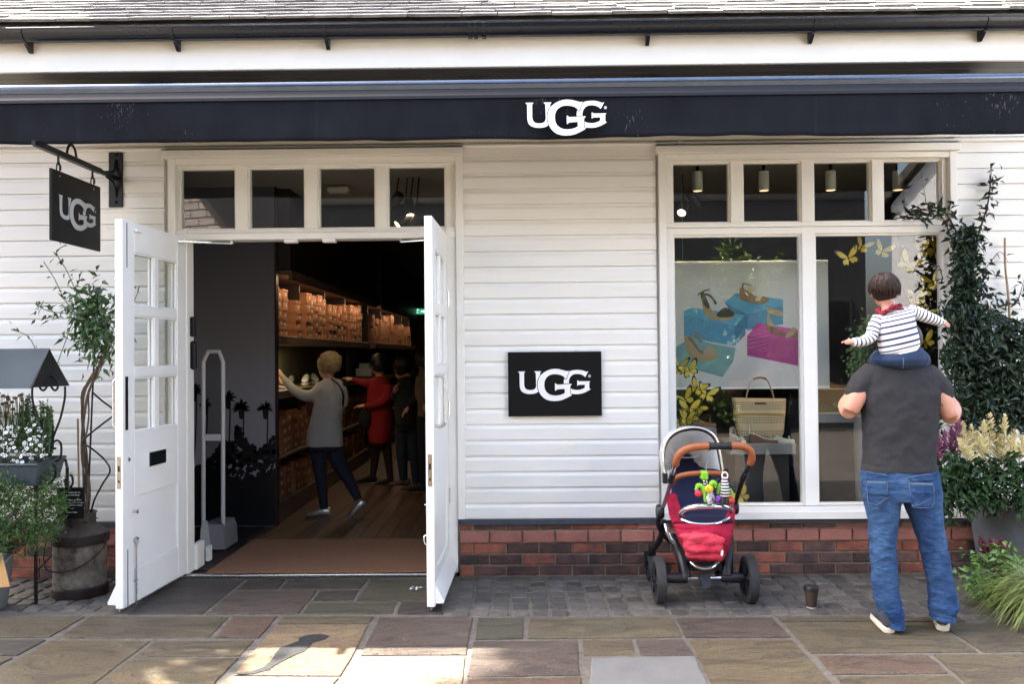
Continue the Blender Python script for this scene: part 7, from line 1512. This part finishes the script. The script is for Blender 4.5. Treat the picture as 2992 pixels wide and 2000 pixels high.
# ================================================================== ACROSS THE STREET (seen mirrored in the glass), PLUS ADDED SUN BLOCKERS
OPW = M('opp_dark_boards',(.035,.036,.04),.6,var=.3,vscale=3)
def opposite(name, lb, x0, x1, y, h, mat, gable, roofmat, wins):
    t = thing(name,lb,'building',((x0+x1)/2,y,0)); MB().box((x0,y-5,-.05),(x1,y,h)).build('wall',mat,t); xm = (x0+x1)/2
    if gable: MB().prism([(x0,y,h),(x1,y,h),(xm,y,h+gable)],(0,-5,0)).build('gable',mat,t); MB().prism([(x0-.3,y+.2,h-.2),(xm,y+.2,h+gable+.05),(x1+.3,y+.2,h-.2),(x1+.3,y+.2,h),(xm,y+.2,h+gable+.25),(x0-.3,y+.2,h)],(0,-5.4,0)).build('roof',roofmat,t)
    else: MB().prism([(x0-.2,y+.35,h-.1),(x0-.2,y-2.5,h+2.0),(x0-.2,y-5.3,h-.1),(x0-.2,y-5.3,h-.25),(x0-.2,y-2.5,h+1.8),(x0-.2,y+.35,h-.25)],(x1-x0+.4,0,0)).build('roof',roofmat,t)
    for a,b,c,d in wins:
        MB().rbox((a,y-.02,c),(b,y+.05,d),.01).build('window',OPW,t); MB().box((a+.07,y+.051,c+.07),(b-.07,y+.056,d-.07)).build('window_glass',M('opp_glass',(.01,.012,.015),.08),t)
    return t
OPW = M('opp_dark_boards',(.035,.036,.04),.6,var=.3,vscale=3); OPL = M('opp_white_boards',(.75,.76,.78),.6,var=.1,vscale=3,stretch=(.3,1,6)); OPT = bpy.data.materials.new('opp_tiles'); OPT.use_nodes = True; n_, l_, b_ = nodes(OPT); tc = n_.new('ShaderNodeTexCoord'); sx = n_.new('ShaderNodeSeparateXYZ'); l_.new(tc.outputs['Object'],sx.inputs[0]); cb2 = n_.new('ShaderNodeCombineXYZ'); l_.new(sx.outputs[0],cb2.inputs[0]); l_.new(sx.outputs[2],cb2.inputs[1]); bk2 = n_.new('ShaderNodeTexBrick'); bk2.inputs['Scale'].default_value = 1; bk2.inputs['Brick Width'].default_value = .42; bk2.inputs['Row Height'].default_value = .17; bk2.inputs['Mortar Size'].default_value = .014; bk2.inputs['Color1'].default_value = (.50,.42,.36,1); bk2.inputs['Color2'].default_value = (.40,.35,.32,1); bk2.inputs['Mortar'].default_value = (.03,.025,.02,1); l_.new(cb2.outputs[0],bk2.inputs[0]); l_.new(bk2.outputs[0],b_.inputs['Base Color']); b_.inputs['Roughness'].default_value = .8; OPR = M('opp_roof',(.06,.055,.05),.8,var=.4,vscale=4)
opposite('dark_shop','dark boarded shop building across the street mirrored in the glass',-5.6,7.1,-11.6,6.6,OPW,0,OPR,[(-5.0,-3.2,.6,2.6),(-2.6,-.6,.6,2.6),(.4,2.0,.6,2.6),(5.4,6.8,.6,2.6)])
wh = opposite('white_house','white boarded gable house across the street mirrored in the right window pane',7.6,14.6,-11.5,4.5,OPL,4.0,OPR,[(10.5,11.7,.8,2.2)]); wh.rotation_euler = (0,0,R(35)); wh.location = (7.6+2.87,-9.5,0)
th = opposite('tiled_house','tile-hung gable house across the street mirrored in the transom',-13.4,-6.0,-11.5,4.0,OPT,4.4,OPR,[(-10.5,-9.2,1,2.4)]); th.rotation_euler = (0,0,R(20)); th.location = (-6-3.48,-11.5-1.27,0)
bt = thing('sun_block_tree_low','small unseen tree added left of the shop to shade the pavement','tree',(-6.6,-.6,0)); MB().tube(catmull([(-6.6,-.6,0),(-6.55,-.58,2),(-6.5,-.62,4.5),(-6.5,-.6,6)],6),lerp_list([.12,.10,.07,.02],6),10).build('trunk',TWIG,bt,smooth=60)  # unseen, added: box-like crown cuts the left edge of the sun patch
mb = MB()
for k in range(5200):
    a = Vector((random.uniform(-1,1),random.uniform(-1,1),random.uniform(-1,1)))
    mb.leaf(Vector((-6.78+.7*a.x+.1*noise3((a.y*3,a.z*3,1)),-.37+1.75*a.y,5.35+1.9*a.z)),rdir(),rdir((0,0,.6)),random.uniform(.18,.3),random.uniform(.14,.22),.2)
stuff(mb.build('crown',LEAFM,bt,recalc=False))
tt = thing('sun_block_tree_high','tall unseen tree added to bound the sun patch on the pavement','tree',(-8.6,2.3,0)); MB().tube(catmull([(-8.6,2.3,0),(-8.5,2.35,5),(-8.4,2.3,11.5),(-8.0,1.0,14.2)],6),lerp_list([.3,.25,.18,.05],6),10).build('trunk',TWIG,tt,smooth=60)  # unseen, added: crown shaped to keep sun off the ground right of the patch
mb = MB()
for k in range(7600):
    a = Vector((random.uniform(-1,1),random.uniform(-1,1),random.uniform(-1,1)))
    p = Vector((-8.02+.7*a.x+.12*noise3((a.y*3,a.z*3,5)),.18+1.25*a.y+.1*noise3((a.x*2,a.z*4,7)),14.7+2.05*a.z))
    mb.leaf(p,rdir(),rdir((0,0,.6)),random.uniform(.28,.5),random.uniform(.2,.32),.2)
stuff(mb.build('crown',LEAFM,tt,recalc=False))
hg = thing('hedge','clipped evergreen hedge across the street mirrored in the window','hedge',(3.6,-10.9,0)); mb = MB()
for k in range(5200):
    p = Vector((random.uniform(2.3,5.2),-10.5-random.random()*.8,random.uniform(.1,4.2)))
    p += Vector((0,.5*noise3(p*1.2),.2*noise3(p*1.5))); 
    if p.z > 3.4+.8*noise3((p.x*1.3,0,3)): continue
    mb.leaf(p,rdir((0,.5,.3)),rdir((0,.6,.8)),random.uniform(.08,.16),random.uniform(.05,.08),.2)
stuff(mb.build('leaves',M('hedge_leaf',(.16,.24,.06),.3,var=.6,vscale=3,dark=(.05,.09,.02)),hg,recalc=False)); MB().tube([(3.7,-10.9,0),(3.7,-10.9,3.0)],.09,8).build('trunk',TWIG,hg)
